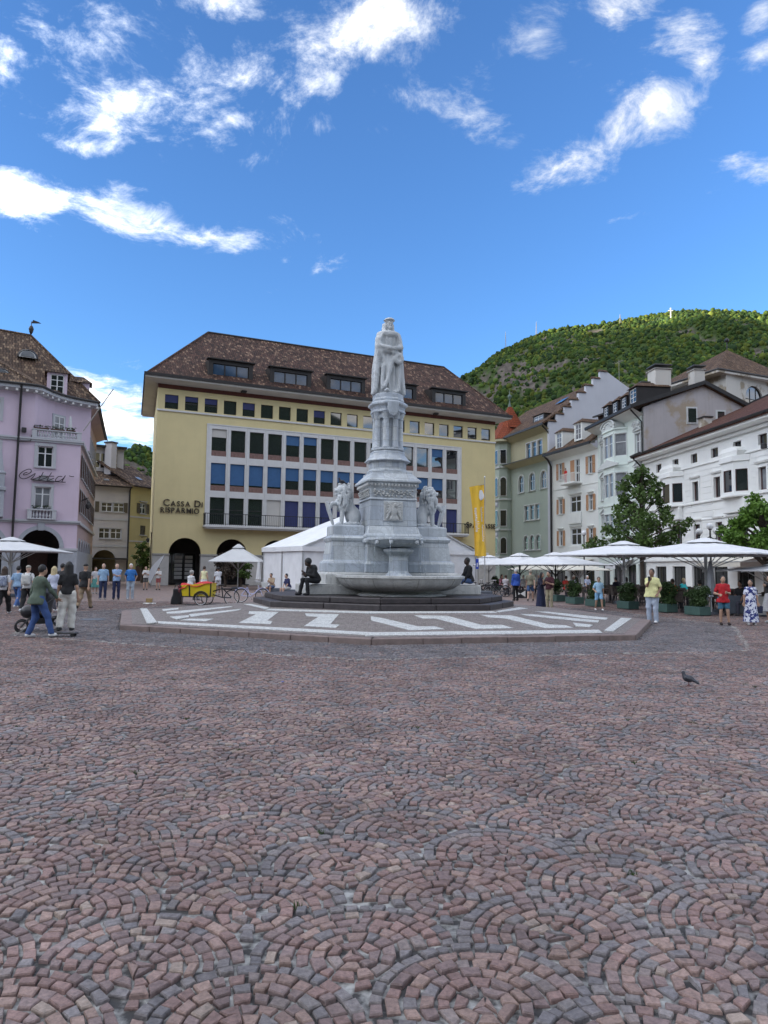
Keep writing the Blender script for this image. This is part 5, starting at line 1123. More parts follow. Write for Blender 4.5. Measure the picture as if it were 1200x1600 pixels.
bay(mh, 2.7, 6.9, .95, [(4.9, 7.9, 5.3, 7.05), (7.9, 11.7, 8.7, 10.9), (11.7, 15.0, 12.5, 14.6)], 'mint_wall', 'frame_white', 'curtained_glass', .9, sur='stucco', nx=2, cap=.2)
def swag(par, x0, x1, z, d, h):
    m = MB(); n = 16; a = (x1 - x0) / 2; xc = (x0 + x1) / 2
    m.slab([(xc + a * math.cos(math.pi * k / n), z + .25 + (h - .25) * math.sin(math.pi * k / n)) for k in range(n + 1)] + [(x0, z), (x1, z)], -d, -.003); m.build('stucco_gable', 'stucco', par, bevel=.03)
    m = MB(); m.tube([(xc + a * math.cos(math.pi * k / n), -d - .05, z + .25 + (h - .25) * math.sin(math.pi * k / n)) for k in range(n + 1)], .09, 6); m.build('stucco_moulding', 'stucco', par, smooth=True)
    for k in range(7): t = math.pi * (k + .5) / 7; MB().ball((xc + a * .55 * math.cos(t), -d - .03, z + .2 + h * .5 * math.sin(t)), (.16, .08, .13), 8, 6).build('stucco_ornament', 'stucco', par, smooth=True)
swag(mh, 3.3, 6.3, 15.2, 1.0, .9); swag(mh, 1.0, 2.3, 14.75, .2, .6); swag(mh, 8.4, 9.7, 14.6, .2, .6)
for (z, d) in ((4.7, .12), (11.75, .1), (8.05, .1)): MB().box(0, 2.6, -d, -.003, z, z + .14).build('string_course', 'stucco', mh); MB().box(7.0, ML, -d, -.003, z, z + .14).build('string_course', 'stucco', mh)
tri = MB(); tri.slab([(2.5, 11.55), (7.1, 11.55), (7.1, 11.72), (5.3, 12.15), (4.7, 12.35), (4.2, 12.15), (2.5, 11.72)], -1.12, -.98); tri.build('stucco_gable', 'stucco', mh)
e = MB(); e.add([(-.3, -1.1, 16.2), (ML + .1, -1.1, 16.2), (ML + .1, .02, 15.6), (-.3, .02, 15.6), (-.3, -1.1, 16.38), (ML + .1, -1.1, 16.38)], [(1, 0, 3, 2), (0, 1, 5, 4), (0, 4, 3)]); e.build('eave', 'ivory_wall', mh); MB().box(-.35, ML + .2, -1.25, -1.09, 16.18, 16.46).build('gutter', 'dark_metal', mh)
gx = ML
fw_ = MB(); fw_.slab([(0, 0), (9.6, 0), (9.6, 16.7), (5.7, 18.5), (0, 16.3)], 0, .3)
fw_.build('side_gable', 'bare_plaster', mh, mtx=TR(gx, 0, 0, R(90)))
def gable_wins():
    for (a, b, c, d) in ((4.1, 5.0, 15.0, 16.4), (6.9, 7.7, 14.9, 16.2)):
        MB().box(a - .08, b + .08, -.04, -.003, c - .1, d + .08).build('surround', 'stucco', mh); MB().box(a, b, -.07, -.042, c, d).build('side_window', 'frame_white', mh); MB().box(a + .07, b - .07, -.09, -.072, c + .07, d - .07).build('pane', 'bank_glass', mh)
turned(mh, TR(gx, 0, 0, R(90)), gable_wins)
roofplane(mh, [(-.3, -1.2, 16.42), (ML + .25, -1.2, 16.42), (ML + .25, 5.7, 18.75), (-.3, 5.7, 18.75)], 'tiles_brown', thick=.3); roofplane(mh, [(-.3, 5.7, 18.75), (ML + .25, 5.7, 18.75), (ML + .25, 10, 16.7), (-.3, 10, 16.7)], 'tiles_brown', thick=.3)
vg = MB()
for (a, b) in (((-1.3, 16.3), (5.7, 18.7)), ((5.7, 18.7), (10.1, 16.6))): vg.bar((gx + .3, a[0], a[1]), (gx + .3, b[0], b[1]), .14, .34)
vg.build('verge', 'dark_metal', mh)
for k, x in enumerate((3.3, 5.4, 7.3, 9.2)):
    c = Vector((x, -.5, 16.75)); d_ = dormer(mh, c, 1.25 if k < 3 else 1.6, 1.15 if k < 3 else 1.5, 3.2, 'roof_metal', 'tiles_brown', 0, .55, .15)
for (x, y, a, b, z0, z1, mm) in ((8.9, 2.2, .75, .75, 17, 20.0, 'tower_plaster'), (8.2, 1.2, .45, .6, 17, 18.6, 'firewall_white'), (9.6, 5.4, .55, .5, 18.4, 19.9, 'tower_plaster')):
    MB().box(x - a, x + a, y - b, y + b, z0, z1).build('chimney', mm, mh, bevel=.02); MB().rects([(a + .08, b + .08, z1 + .002), (a + .08, b + .08, z1 + .1)], c=(x, y)).build('chimney_cap', 'grey_stone', mh); MB().rects([(a, b, z1 + .35), (a + .12, b + .12, z1 + .36), (a + .05, b + .05, z1 + .48)], c=(x, y)).build('chimney_cover', 'dark_metal', mh)
pipe(mh, [(ML - .25, -1.1, 16.1), (ML - .25, -.5, 15.5), (ML - .1, -.14, 15.0), (ML - .1, -.14, 0)], .07)
# white house with orange shutters
d2 = Vector((.2924, -.9563)); B2A = JX - d2 * 9.24; sw_, SL = house('shuttered_house', 'white house with orange wooden shutters and a small balcony', B2A, JX)
cols3 = [(1.62, 2.42), (7.55, 8.35)]; rows3 = [(11.86, 13.7), (7.98, 9.64), (4.42, 6.1)]
hs = [(a, b, c, d) for a, b in cols3 for c, d in rows3]; mid = [(4.0, 6.1, 7.98, 9.74), (4.05, 6.1, 4.43, 6.22), (5.0, 5.85, 11.2, 13.72)]; sh = [(.8, 2.8, .1, 2.6), (3.8, 5.8, .1, 2.6), (6.7, 8.4, .1, 2.6)]
ww = wall_mb(0, SL, 0, 14.4, hs + mid + sh, .25); ww.build('wall', 'ivory_wall', sw_)
for h in hs: window(sw_, *h, 'frame_white', 'window_glass', 2, (.66,), .16, .07, shut='orange_shutter', sill='ivory_wall', hood='flat' if h[2] < 9 else None, sur='ivory_wall', sw=.04)
for h in mid[:2]: window(sw_, *h, 'frame_white', 'window_glass', 2, (.66,), .12, .09, sill='ivory_wall', hood='flat', sur='ivory_wall', sw=.06, sbar=.07)
window(sw_, *mid[2], 'frame_white', 'window_glass', 2, (.72, .4), .16, .08, name='balcony_door'); MB().box(4.1, 4.85, -.06, -.003, 11.2, 13.7).build('shutter', 'orange_shutter', sw_)
for h in sh: window(sw_, *h, 'dark_metal', 'shop_glass', 2, (.75,), .2, .07)
MB().box(3.6, 6.3, -1.05, -.003, 10.98, 11.18).build('balcony_slab', 'ivory_wall', sw_, bevel=.04); rl = MB(); rl.box(3.65, 6.25, -1.0, -.95, 12.1, 12.16); rl.box(3.65, 3.7, -.95, -.02, 12.1, 12.16); rl.box(6.2, 6.25, -.95, -.02, 12.1, 12.16)
for k in range(18): x = 3.67 + 2.56 * k / 17; rl.box(x - .015, x + .015, -.99, -.96, 11.18, 12.1)
rl.build('balcony_railing', 'ivory_wall', sw_)
for z in (10.75, 3.6): MB().box(0, SL, -.05, -.003, z, z + .1).build('string_course', 'ivory_wall', sw_)
MB().box(3.9, 6.2, -.25, -.003, 3.75, 4.33).build('bay_apron', 'ivory_wall', sw_, bevel=.05); MB().box(3.9, 6.2, -.25, -.003, 6.7, 7.85).build('bay_apron', 'ivory_wall', sw_, bevel=.05)
e = MB(); e.add([(-.2, -.9, 14.75), (SL + .1, -.9, 14.75), (SL + .1, .02, 14.2), (-.2, .02, 14.2), (-.2, -.9, 14.85), (SL + .1, -.9, 14.85)], [(1, 0, 3, 2), (0, 1, 5, 4)]); e.build('eave', 'ivory_wall', sw_); MB().box(-.2, SL + .1, -1.06, -.89, 14.72, 14.98).build('gutter', 'dark_metal', sw_)
roofplane(sw_, [(-.1, -1.0, 14.95), (SL, -1.0, 14.95), (SL, 3.6, 18.3), (-.1, 3.6, 18.3)], 'tiles_brown', thick=.2)
for x, z in ((2.3, 15.3), (6.2, 15.6)): dormer(sw_, Vector((x, -.35, z)), 1.5, 1.9, 2.6, 'ivory_wall', 'tiles_brown', 0, .55, .14, 'curtained_glass')
MB().box(4.2, SL, 3.5, 3.8, 17.2, 19.0).build('roof_terrace_wall', 'timber_brown', sw_); roofplane(sw_, [(4.0, 2.9, 18.9), (SL + .1, 2.9, 18.9), (SL + .1, 6, 19.6), (4.0, 6, 19.6)], 'roof_metal', 'terrace_roof')
# sage corner house with stepped firewall
d1 = Vector((.3007, -.9537)); B1B = B2A; B1A = B1B - d1 * 9.5; sg, GL = house('sage_house', 'tall sage green corner house with arched windows, red tent roof and white stepped gable', B1A, B1B)
hs = [(1.7, 2.95, 11.3, 13.45, True), (4.4, 5.72, 11.3, 13.42, True), (7.1, 8.4, 11.3, 13.35, True)]; m3 = [(3.2 + k * 1.28, 4.2 + k * 1.28, 7.72, 9.55) for k in range(3)]; l3 = [(2.95 + k * 1.45, 4.05 + k * 1.45, 4.1, 5.85, True) for k in range(3)]
ww = wall_mb(-1.0, GL, 0, 14.7, hs + m3 + l3, .25); ww.build('wall', 'sage_wall', sg)
for h in hs: window(sg, h[0], h[1], h[2], h[3], 'frame_white', 'window_glass', 2, (.55,), .14, .1, arch=True, sur='stucco', sw=.2, sill='stucco')
for h in m3: window(sg, *h, 'frame_white', 'window_glass', 1, (.7,), .14, .1, sur='stucco', sw=.13, sill='stucco')
for h in l3: window(sg, h[0], h[1], h[2], h[3], 'frame_white', 'window_glass', 1, (.55,), .14, .1, arch=True, sur='stucco', sw=.15, sill='stucco')
tw3 = [(3.7 + k * 1.36, 4.75 + k * 1.36, 15.1, 17.2) for k in range(3)]
ww = wall_mb(-1.0, GL, 14.7, 18.2, tw3, .25); ww.build('upper_wall', 'sage_yellow', sg)
for h in tw3: window(sg, *h, 'frame_white', 'window_glass', 1, (.7,), .14, .1, sur='frame_white', sw=.13, sill='stucco')
e = MB(); e.add([(-1.2, -1.0, 15.05), (GL, -1.0, 15.05), (GL, .02, 14.5), (-1.2, .02, 14.5), (-1.2, -1.0, 15.12), (GL, -1.0, 15.12)], [(1, 0, 3, 2), (0, 1, 5, 4)]); e.build('lower_eave', 'sage_yellow', sg); roofplane(sg, [(-1.2, -1.05, 15.12), (GL, -1.05, 15.12), (GL, .0, 15.4), (-1.2, .0, 15.4)], 'roof_metal', 'lower_roof', .1)
e = MB(); e.add([(-1.4, -1.0, 18.5), (GL, -1.0, 18.5), (GL, .02, 17.9), (-1.4, .02, 17.9), (-1.4, -1.0, 18.6), (GL, -1.0, 18.6)], [(1, 0, 3, 2), (0, 1, 5, 4)]); e.build('eave', 'sage_yellow', sg); MB().box(-1.5, GL, -1.16, -.99, 18.48, 18.74).build('gutter', 'dark_metal', sg)
roofplane(sg, [(-9, -1.1, 18.72), (GL - .2, -1.1, 18.72), (GL - .2, 7.2, 24.6), (-9, 7.2, 24.6)], 'tiles_brown', thick=.25); dormer(sg, Vector((6.3, .2, 19.0)), 2.6, 1.35, 3.0, 'roof_metal', 'roof_metal', 0, .25, .15, 'curtained_glass'); dormer(sg, Vector((-1.6, .2, 19.0)), 1.6, 1.2, 3.0, 'roof_metal', 'tiles_orange', 0, .5, .15, 'curtained_glass')
MB().add([(3.9, 3.9, 22.45), (5.5, 3.9, 22.45), (5.5, 5.0, 23.22), (3.9, 5.0, 23.22)], [(0, 1, 2, 3)]).build('skylight', 'bank_glass', sg)
# stepped firewall towards the shuttered house
st = [(-.25, 0), (-.25, 17.2)]; nst = 8
for k in range(nst): y0_, y1_ = -.25 + k * 1.0, -.25 + (k + 1) * 1.0; zt = 18.9 + k * .94; st += [(y0_, zt), (y1_, zt)]
st += [(12.2, 23.0), (12.2, 0)]
fwm = MB(); fwm.slab(st[::-1], 0, .42); fwm.build('stepped_gable', 'firewall_white', sg, mtx=TR(GL, 0, 0, R(90)) @ Matrix.Identity(4))
for k in range(nst): y0_ = -.25 + k * 1.0; MB().add([(GL - .55, y0_ - .12, 18.93 + k * .94), (GL + .14, y0_ - .12, 18.93 + k * .94), (GL + .14, y0_ + .98, 18.93 + k * .94), (GL - .55, y0_ + .98, 18.93 + k * .94), (GL - .2, y0_ - .12, 19.2 + k * .94), (GL - .2, y0_ + .98, 19.2 + k * .94)], [(0, 1, 4), (1, 2, 5, 4), (3, 0, 4, 5), (2, 3, 5), (0, 3, 2, 1)]).build('step_cap', 'tiles_brown', sg)
pipe(sg, [(GL - .3, -1.0, 18.4), (GL - .3, -.4, 17.9), (GL - .15, -.14, 17.4), (GL - .15, -.14, 15.4)], .08); pipe(sg, [(GL - .1, -1.0, 14.9), (GL + .1, -.5, 14.3), (GL + .15, -.16, 13.6), (GL + .15, -.16, 0)], .11)
an = MB(); an.tube([(GL - .3, 9.6, 23.6), (GL - .3, 9.6, 27.2)], .03, 5); an.tube([(GL - 1.1, 9.6, 27.0), (GL + .5, 9.6, 27.0)], .02, 5)
for k in range(5): an.tube([(GL - 1.0 + k * .33, 9.2, 27.0), (GL - 1.0 + k * .33, 10.0, 27.0)], .015, 4)
an.build('antenna', 'grey_stone', sg)
# corner tower oriel with loggias and red tent roof
tx0, tx1 = -4.6, -.4
tw = MB(); tw.prism([(tx0, 3), (tx0, -.6), (tx0 + .8, -1.3), (tx1 - .7, -1.3), (tx1, -.5), (tx1, 3)], 0, 18.2); tw.build('corner_tower', 'sage_wall', sg)
for k, (z, h) in enumerate(((3.7, 2.2), (7.2, 2.2), (11.1, 2.6), (15.3, 1.9))):
    for (x, rot, yy) in ((tx0 + 1.4, 0, -1.3), (tx0 + 2.75, 0, -1.3), (tx1 - .35, R(48.8), -.9)):
        MB().slab([(p, q_) for p, q_ in (arc_pts(.9, h) if k in (0, 2) else [(-.45, 0), (.45, 0), (.45, h), (-.45, h)])], -.08, -.004).build('tower_window', 'frame_white', sg, loc=(x, yy, z), rz=rot); MB().slab([(p * .8, .1 + q_ * .9) for p, q_ in (arc_pts(.9, h) if k in (0, 2) else [(-.45, 0), (.45, 0), (.45, h), (-.45, h)])], -.1, -.085).build('pane', 'window_glass', sg, loc=(x, yy, z), rz=rot)
    MB().prism([(tx0 - .12, 3), (tx0 - .12, -.65), (tx0 + .75, -1.42), (tx1 - .65, -1.42), (tx1 + .12, -.55), (tx1 + .12, 3)], z - .5, z - .28).build('tower_cornice', 'stucco', sg); 
    if k < 3:
        for x in (tx0 + 1.4, tx0 + 2.7): MB().slab([(x - .5, z - 1.3), (x + .5, z - 1.3), (x + .5, z - .6), (x - .5, z - .6)], -1.36, -1.304).build('apron', 'blue_grey_stone', sg); MB().slab([(x - .35, z - .95), (x, z - 1.2), (x + .35, z - .95), (x, z - .7)], -1.4, -1.365).build('apron_lozenge', 'frame_white', sg)
MB().prism([(tx0 - .5, 3), (tx0 - .5, -.8), (tx0 + .6, -1.9), (tx1 - .5, -1.9), (tx1 + .5, -.8), (tx1 + .5, 3)], 18.2, 18.5).build('tower_eave', 'sage_yellow', sg)
tr = MB(); cxx, cyy = (tx0 + tx1) / 2 + .3, .8; base = [(tx0 - .5, 3.4), (tx0 - .5, -.8), (tx0 + .6, -1.9), (tx1 - .5, -1.9), (tx1 + .5, -.8), (tx1 + .5, 3.4)]
tr.loft([[(x, y, 18.55) for x, y in base], [(cxx + (x - cxx) * .55, cyy + (y - cyy) * .55, 20.3) for x, y in base], [(cxx + (x - cxx) * .08, cyy + (y - cyy) * .08, 23.2) for x, y in base]]); tr.build('tent_roof', 'tiles_orange', sg)
fi = MB(); fi.lathe([(.15, 23.1), (.2, 23.4), (.08, 23.7), (.06, 24.2), (.26, 24.5), (.26, 24.7), (.05, 24.95), (.02, 25.6)], 10, c=(cxx, cyy)); fi.build('finial', 'copper_green', sg, smooth=True)
# towered house behind
tpA = PY(1035, 893, 80.6); tpB = PY(1143, 893, 72.0); tpC = PY(1200, 893, 74.7)
tb, TL = house('tower_house', 'tall weathered house with pyramid roof and tall arched windows above the row', tuple(tpA)[:2], tuple(tpB)[:2])
vr = to_local(tpC, Vector((tpA.x, tpA.y, 0)), tb.rotation_euler.z) - Vector((TL, 0, 1.7)); angR = math.atan2(vr.y, vr.x); TE = 22.4; RL_ = 12.0
MB().add([(0, 0, 0), (TL, 0, 0), (TL, 0, TE), (0, 0, TE)], [(0, 1, 2, 3)]).build('wall', 'tower_plaster', tb)
def rside():
    wall_mb(0, RL_, 0, TE, [(3.0, 5.9, 17.8, 21.4, True)], .3).build('right_wall', 'tower_plaster', tb)
    window(tb, 3.0, 5.9, 17.8, 21.4, 'dark_metal', 'bank_glass', 3, (.3, .6), .2, .12, arch=True)
turned(tb, TR(TL, 0, 0, angR), rside)
MB().slab(arc_pts(1.7, 3.4), -.06, -.004).build('window', 'dark_metal', tb, loc=(TL - 3.4, 0, 18.2)); MB().slab([(a * .88, .1 + b * .94) for a, b in arc_pts(1.7, 3.4)], -.09, -.065).build('pane', 'bank_glass', tb, loc=(TL - 3.4, 0, 18.2))
cR = Vector((TL + math.cos(angR) * RL_, math.sin(angR) * RL_)); cB = cR + Vector((-math.cos(angR) * 0 - TL, 0)); ov = 1.1; apx = (TL * .55 + math.cos(angR) * 3.2, math.sin(angR) * 5.4)
b0 = [(-ov, -ov), (TL + .3, -ov - .3), (cR.x + ov, cR.y - .2), (cB.x - ov, cB.y + ov)]
roof = MB(); roof.add([(x, y, TE - .05) for x, y in b0] + [(apx[0], apx[1], 26.6)], [(0, 1, 4), (1, 2, 4), (2, 3, 4), (3, 0, 4)]); roof.build('roof', 'tiles_brown', tb)
ee = MB(); ee.loft([[(x, y, TE - .32) for x, y in b0], [(x, y, TE - .06) for x, y in b0]]); ee.build('eave', 'tower_plaster', tb); gg = MB(); gg.tube([(x, y, TE) for x, y in b0], .12, 6); gg.build('gutter', 'dark_metal', tb)
fi = MB(); fi.tube([(apx[0], apx[1], 26.5), (apx[0], apx[1], 28.0)], .05, 6); fi.ball((apx[0], apx[1], 27.7), .25, 8, 6); fi.build('finial', 'dark_metal', tb)
# masts and the white cross on the crest
for (x, y, d, h, nm) in ((790, 548, 1425, 40, 'radio_mast'), (838, 522, 1415, 26, 'radio_mast'), (969, 500, 1370, 12, 'radio_mast')):
    p = PY(x, y, d); t = MB(); 
    for a in range(3): t.tube([p + Vector((2 * math.cos(a * 2.1), 2 * math.sin(a * 2.1), -6)), p + Vector((0, 0, h))], .35, 4)
    for k in range(6): z = h * k / 6; r_ = 2 * (1 - k / 6.5); t.tube([p + Vector((r_ * math.cos(a * 2.1), r_ * math.sin(a * 2.1), z)) for a in (0, 1, 2, 0)], .2, 4)
    o = t.build('radio_mast', 'grey_stone'); tag(o, {790: 'tall lattice mast at the left end of the hill crest', 838: 'lattice mast on the hill crest, second from the left', 969: 'short mast on the crest between the lattice masts and the cross'}[x], 'mast', 'masts on the hill')
p = PY(1048, 492, 1335); c = MB(); c.box(p.x - .9, p.x + .9, p.y - .6, p.y + .6, p.z - 6, p.z + 14); c.box(p.x - 4.5, p.x - .901, p.y - .6, p.y + .6, p.z + 7.5, p.z + 9.2); c.box(p.x + .901, p.x + 4.5, p.y - .6, p.y + .6, p.z + 7.5, p.z + 9.2)
tag(c.build('summit_cross', 'white_paint'), 'white cross standing on the crest of the hill', 'cross')
# ---------------------------------------------------------------- the fountain monument
def marble(name, col, streak):
    m = plaster(name, col, streak, 0.5, 0.42, 0.72); t = m.node_tree; b = t.nodes['Principled BSDF']; src = b.inputs['Base Color'].links[0].from_socket; c = t.nodes.new('ShaderNodeTexCoord')
    n = t.nodes.new('ShaderNodeTexNoise'); n.inputs['Scale'].default_value = 1.6; n.inputs['Detail'].default_value = 9; n.inputs['Roughness'].default_value = .7; n.inputs['Distortion'].default_value = 1.6; t.links.new(c.outputs['Object'], n.inputs['Vector'])
    v = mth('ABSOLUTE', mth('SUBTRACT', n.outputs['Fac'], .5, tree=t), tree=t); mx = t.nodes.new('ShaderNodeMix'); mx.data_type = 'RGBA'; t.links.new(smooth(v, 0.0, 0.035, tree=t), mx.inputs[0]); mx.inputs[6].default_value = (*[q * .72 for q in col], 1); t.links.new(src, mx.inputs[7]); t.links.new(mx.outputs[2], b.inputs['Base Color'])
    for q in t.nodes:
        if q.type == 'BUMP': q.inputs['Strength'].default_value = .5
    return m
marble('marble', (0.62, 0.65, 0.67), 0.9); marble('marble_block', (0.62, 0.66, 0.70), 0.9); marble('marble_warm', (0.56, 0.565, 0.55), 0.7)
def blocks():
    t = MATS['marble_block'].node_tree; b = t.nodes['Principled BSDF']; src = b.inputs['Base Color'].links[0].from_socket; uv = t.nodes.new('ShaderNodeUVMap'); uv.uv_map = 'UVMap'; br = t.nodes.new('ShaderNodeTexBrick'); br.offset = .4
    for k, v in (('Scale', 1.0), ('Mortar Size', .006), ('Brick Width', .83), ('Row Height', .47), ('Bias', 0.0)): br.inputs[k].default_value = v
    br.inputs['Color1'].default_value = (.74, .77, .82, 1); br.inputs['Color2'].default_value = (1.0, .99, .95, 1); br.inputs['Mortar'].default_value = (.5, .5, .5, 1); t.links.new(uv.outputs[0], br.inputs['Vector'])
    mu = t.nodes.new('ShaderNodeMix'); mu.data_type = 'RGBA'; mu.blend_type = 'MULTIPLY'; mu.inputs[0].default_value = 1.0; t.links.new(src, mu.inputs[6]); t.links.new(br.outputs['Color'], mu.inputs[7]); t.links.new(mu.outputs[2], b.inputs['Base Color'])
blocks()
mat('porphyry_dark', (0.050, 0.042, 0.044), 0.5, 0.3, 6, .3, 60)
mat('water', (0.05, 0.07, 0.07), 0.03, .1, 2); mat('water_stream', (0.75, 0.8, 0.85), 0.1, .1, 2, trans=.8)
mon = thing('fountain_monument', 'white marble fountain monument with columned pedestal, lion plinths and two basins', 'monument', (MC.x, MC.y, 0), R(15))
# two dark steps: their own thing on the terrace
stp = thing('fountain_steps', 'two dark porphyry steps around the marble fountain', 'steps', (0, 0, 0))
for k, (s_, z0, z1) in enumerate(((.5, .44, .66), (.457, .662, .83))):
    pts = octo(s_); inn = octo(s_ - .12 if k == 0 else .05)
    for i in range(8):
        a, b = Vector(pts[i]), Vector(pts[(i + 1) % 8]); c, d = Vector(inn[(i + 1) % 8]), Vector(inn[i]); n = 2 if k == 0 else 2
        for j in range(n):
            t0, t1 = j / n, (j + 1) / n; e = .003 if j else 0
            q_ = [a.lerp(b, t0 + e), a.lerp(b, t1 - .003), d.lerp(c, t1 - .003), d.lerp(c, t0 + e)]
            MB().prism([(p.x, p.y) for p in q_], z0, z1 + random.uniform(-.002, .002)).build('step_stone', 'porphyry_dark', stp, bevel=.02)
def part(name, mb, m='marble_block', bevel=.015, smooth=False): return mb.build(name, m, mon, smooth=smooth, bevel=bevel)
part('base_slab', MB().box(-2.95, 2.95, -1.4, 1.4, .83, 1.16), 'marble_warm', .03); part('base_course', MB().rects([(2.32, 1.15, 1.162), (2.32, 1.15, 1.50), (2.26, 1.1, 1.56)]), 'marble_warm')
for s_ in (-1, 1):      # wings that carry the lions
    c = (s_ * 1.47, 0)
    part('lion_plinth', MB().rects([(.74, .82, 1.562), (.74, .82, 1.86), (.69, .77, 1.93), (.64, .72, 1.96), (.56, .66, 2.58), (.60, .70, 2.60), (.64, .74, 2.70), (.55, .64, 2.76), (.53, .60, 2.80), (.53, .60, 3.10), (.50, .57, 3.13)], c), bevel=.012)
part('basin_pier', MB().rects([(1.0, 1.12, 1.562), (1.0, 1.12, 1.84), (.95, 1.05, 1.92), (.93, 1.02, 2.50), (1.02, 1.08, 2.54), (1.02, 1.08, 2.64), (.95, 1.02, 2.72)]))
part('pedestal_base', MB().rects([(.99, .99, 2.722), (.99, .99, 2.80), (.93, .93, 2.86), (.90, .90, 2.98), (.84, .84, 3.12)])); part('pedestal_die', MB().rects([(.835, .835, 3.122), (.805, .805, 4.0)]))
part('frieze', MB().rects([(.845, .845, 4.002), (.845, .845, 4.05), (.79, .79, 4.08), (.80, .80, 4.40), (.90, .90, 4.60)])); part('cornice', MB().rects([(.95, .95, 4.602), (.95, .95, 4.68), (.90, .90, 4.72), (.70, .70, 4.93), (.70, .70, 5.0)]))
fr = MB(); rr = random.Random(2)
for sd in range(4):
    ca, sa = math.cos(sd * math.pi / 2), math.sin(sd * math.pi / 2)
    for k in range(9):
        for j in range(4):
            x = -.7 + 1.4 * (k + .5) / 9 + .055 * math.sin(j * 1.9 + k); z = 4.14 + .065 * j + rr.uniform(-.01, .01); y = -.80 - (.02 if j < 3 else .045); fr.ball((x * ca - y * sa, x * sa + y * ca, z), (rr.uniform(.03, .06), rr.uniform(.03, .06), rr.uniform(.025, .05)), 7, 5)
    for k in range(14): x = -.82 + 1.64 * (k + .5) / 14; y = -.875; fr.ball((x * ca - y * sa, x * sa + y * ca, 4.51), (.045, .045, .055), 6, 5)
tag(part('frieze_foliage', fr, 'marble_warm', bevel=0, smooth=True), kind='stuff')
o8 = dict(n=8, rot=R(22.5))
part('inscription_block', MB().lathe([(.74, 5.002), (.74, 5.06), (.67, 5.10), (.67, 5.36), (.70, 5.38)], **o8)); part('skirt', MB().lathe([(.82, 5.382), (.82, 5.42), (.76, 5.46), (.64, 5.60), (.62, 5.66), (.62, 5.72), (.58, 5.76)], **o8))
part('bead_ring', MB().lathe([(.56, 5.762), (.60, 5.80), (.56, 5.85)], 24), smooth=True); part('column_core', MB().lathe([(.36, 5.852), (.36, 6.9)], 20), smooth=True)
for k in range(8):
    a = 2 * math.pi * k / 8 + R(22.5); c = (.435 * math.cos(a), .435 * math.sin(a))
    part('colonnette', MB().lathe([(.145, 5.853), (.145, 5.89), (.115, 5.93), (.108, 6.35), (.102, 6.86), (.13, 6.875), (.11, 6.90), (.125, 6.98), (.165, 7.06), (.165, 7.10)], 14, c=c), bevel=0, smooth=True)
part('capital_ring', MB().lathe([(.50, 6.902), (.52, 7.10)], **o8)); part('entablature', MB().lathe([(.63, 7.102), (.63, 7.16), (.60, 7.19), (.62, 7.30), (.71, 7.36), (.71, 7.43), (.60, 7.50), (.58, 7.52)], **o8)); part('statue_plinth', MB().lathe([(.575, 7.522), (.575, 7.58), (.55, 7.62), (.55, 7.76), (.52, 7.79)], **o8))
sh_ = MB(); sh_.slab([(-.2, .42), (-.2, .12), (-.12, -.04), (0, -.12), (.12, -.04), (.2, .12), (.2, .42)][::-1], -.06, .0); part('shield', sh_, bevel=.02).location = (0, -.66, 7.02)
# inscription: flat raised lettering lines too worn to read stay as grooves; relief panel with eagle
pn_ = MB(); pn_.box(-.36, .36, -.855, -.80, 3.26, 3.98); part('relief_panel', pn_, bevel=.02)
S = SDF((-.34, -.16, -.35), (.34, .04, .35), .014)
S.ell((0, -.02, 0), (.11, .09, .2)).ell((.03, -.08, .2), (.07, .07, .08)).cap((.05, -.1, .19), (.1, -.13, .16), .03, .015).ell((0, -.03, -.24), (.14, .05, .09))
for s_ in (-1, 1):
    for k in range(6): S.cap((s_ * .1, -.03, .16 - .02 * k), (s_ * (.2 + .02 * k * (1 if k < 4 else .5)), -.05, .26 - .1 * k), .035, .028, .02)
    S.cap((s_ * .06, -.04, -.15), (s_ * .14, -.06, -.28), .035, .03)
S.field(lambda X, Y, Z: np.maximum(np.abs(Y - .02) - .025, np.maximum(np.abs(X) - .33, np.abs(Z) - .33)), .01)
o = obj('eagle_relief', S.mesh('eagle_relief'), 'marble_warm', mon); o.location = (0, -.875, 3.62)
# upper basin on its column, lower basin with water
UB = (0, -1.32); part('upper_basin', MB().lathe([(.30, 2.36), (.55, 2.39), (.80, 2.47), (.86, 2.52), (.92, 2.60), (.95, 2.62), (.95, 2.68), (.90, 2.69), (.80, 2.62), (.0, 2.60)], 40, c=UB), smooth=True, bevel=0); part('basin_column', MB().lathe([(.48, 1.30), (.48, 1.46), (.40, 1.52), (.36, 1.56), (.33, 1.62), (.31, 2.05), (.33, 2.10), (.40, 2.16), (.50, 2.24), (.52, 2.30), (.40, 2.36)], 10, c=(0, -1.5)), bevel=0)
for k, a in enumerate((-62, -90 - 28, -90 + 42, -150)):
    t = R(a); c = (UB[0] + .90 * math.cos(t), UB[1] + .90 * math.sin(t)); m = MB(); m.ball((c[0], c[1], 2.55), (.075, .075, .10), 10, 8); m.ball((c[0] + .05 * math.cos(t), c[1] + .05 * math.sin(t), 2.52), (.04, .04, .04), 8, 6); m.ball((c[0], c[1], 2.64), (.085, .085, .05), 8, 6); part('spout_mask', m, bevel=0, smooth=True)
    p0 = Vector((c[0] + .09 * math.cos(t), c[1] + .09 * math.sin(t), 2.5)); part('water_jet', MB().tube([p0 + Vector((math.cos(t), math.sin(t), 0)) * (.10 * q_) - Vector((0, 0, 1.05 * q_ * q_)) for q_ in (0, .15, .3, .5, .7, .85, 1)], .007, 5), 'water_stream', 0, True)
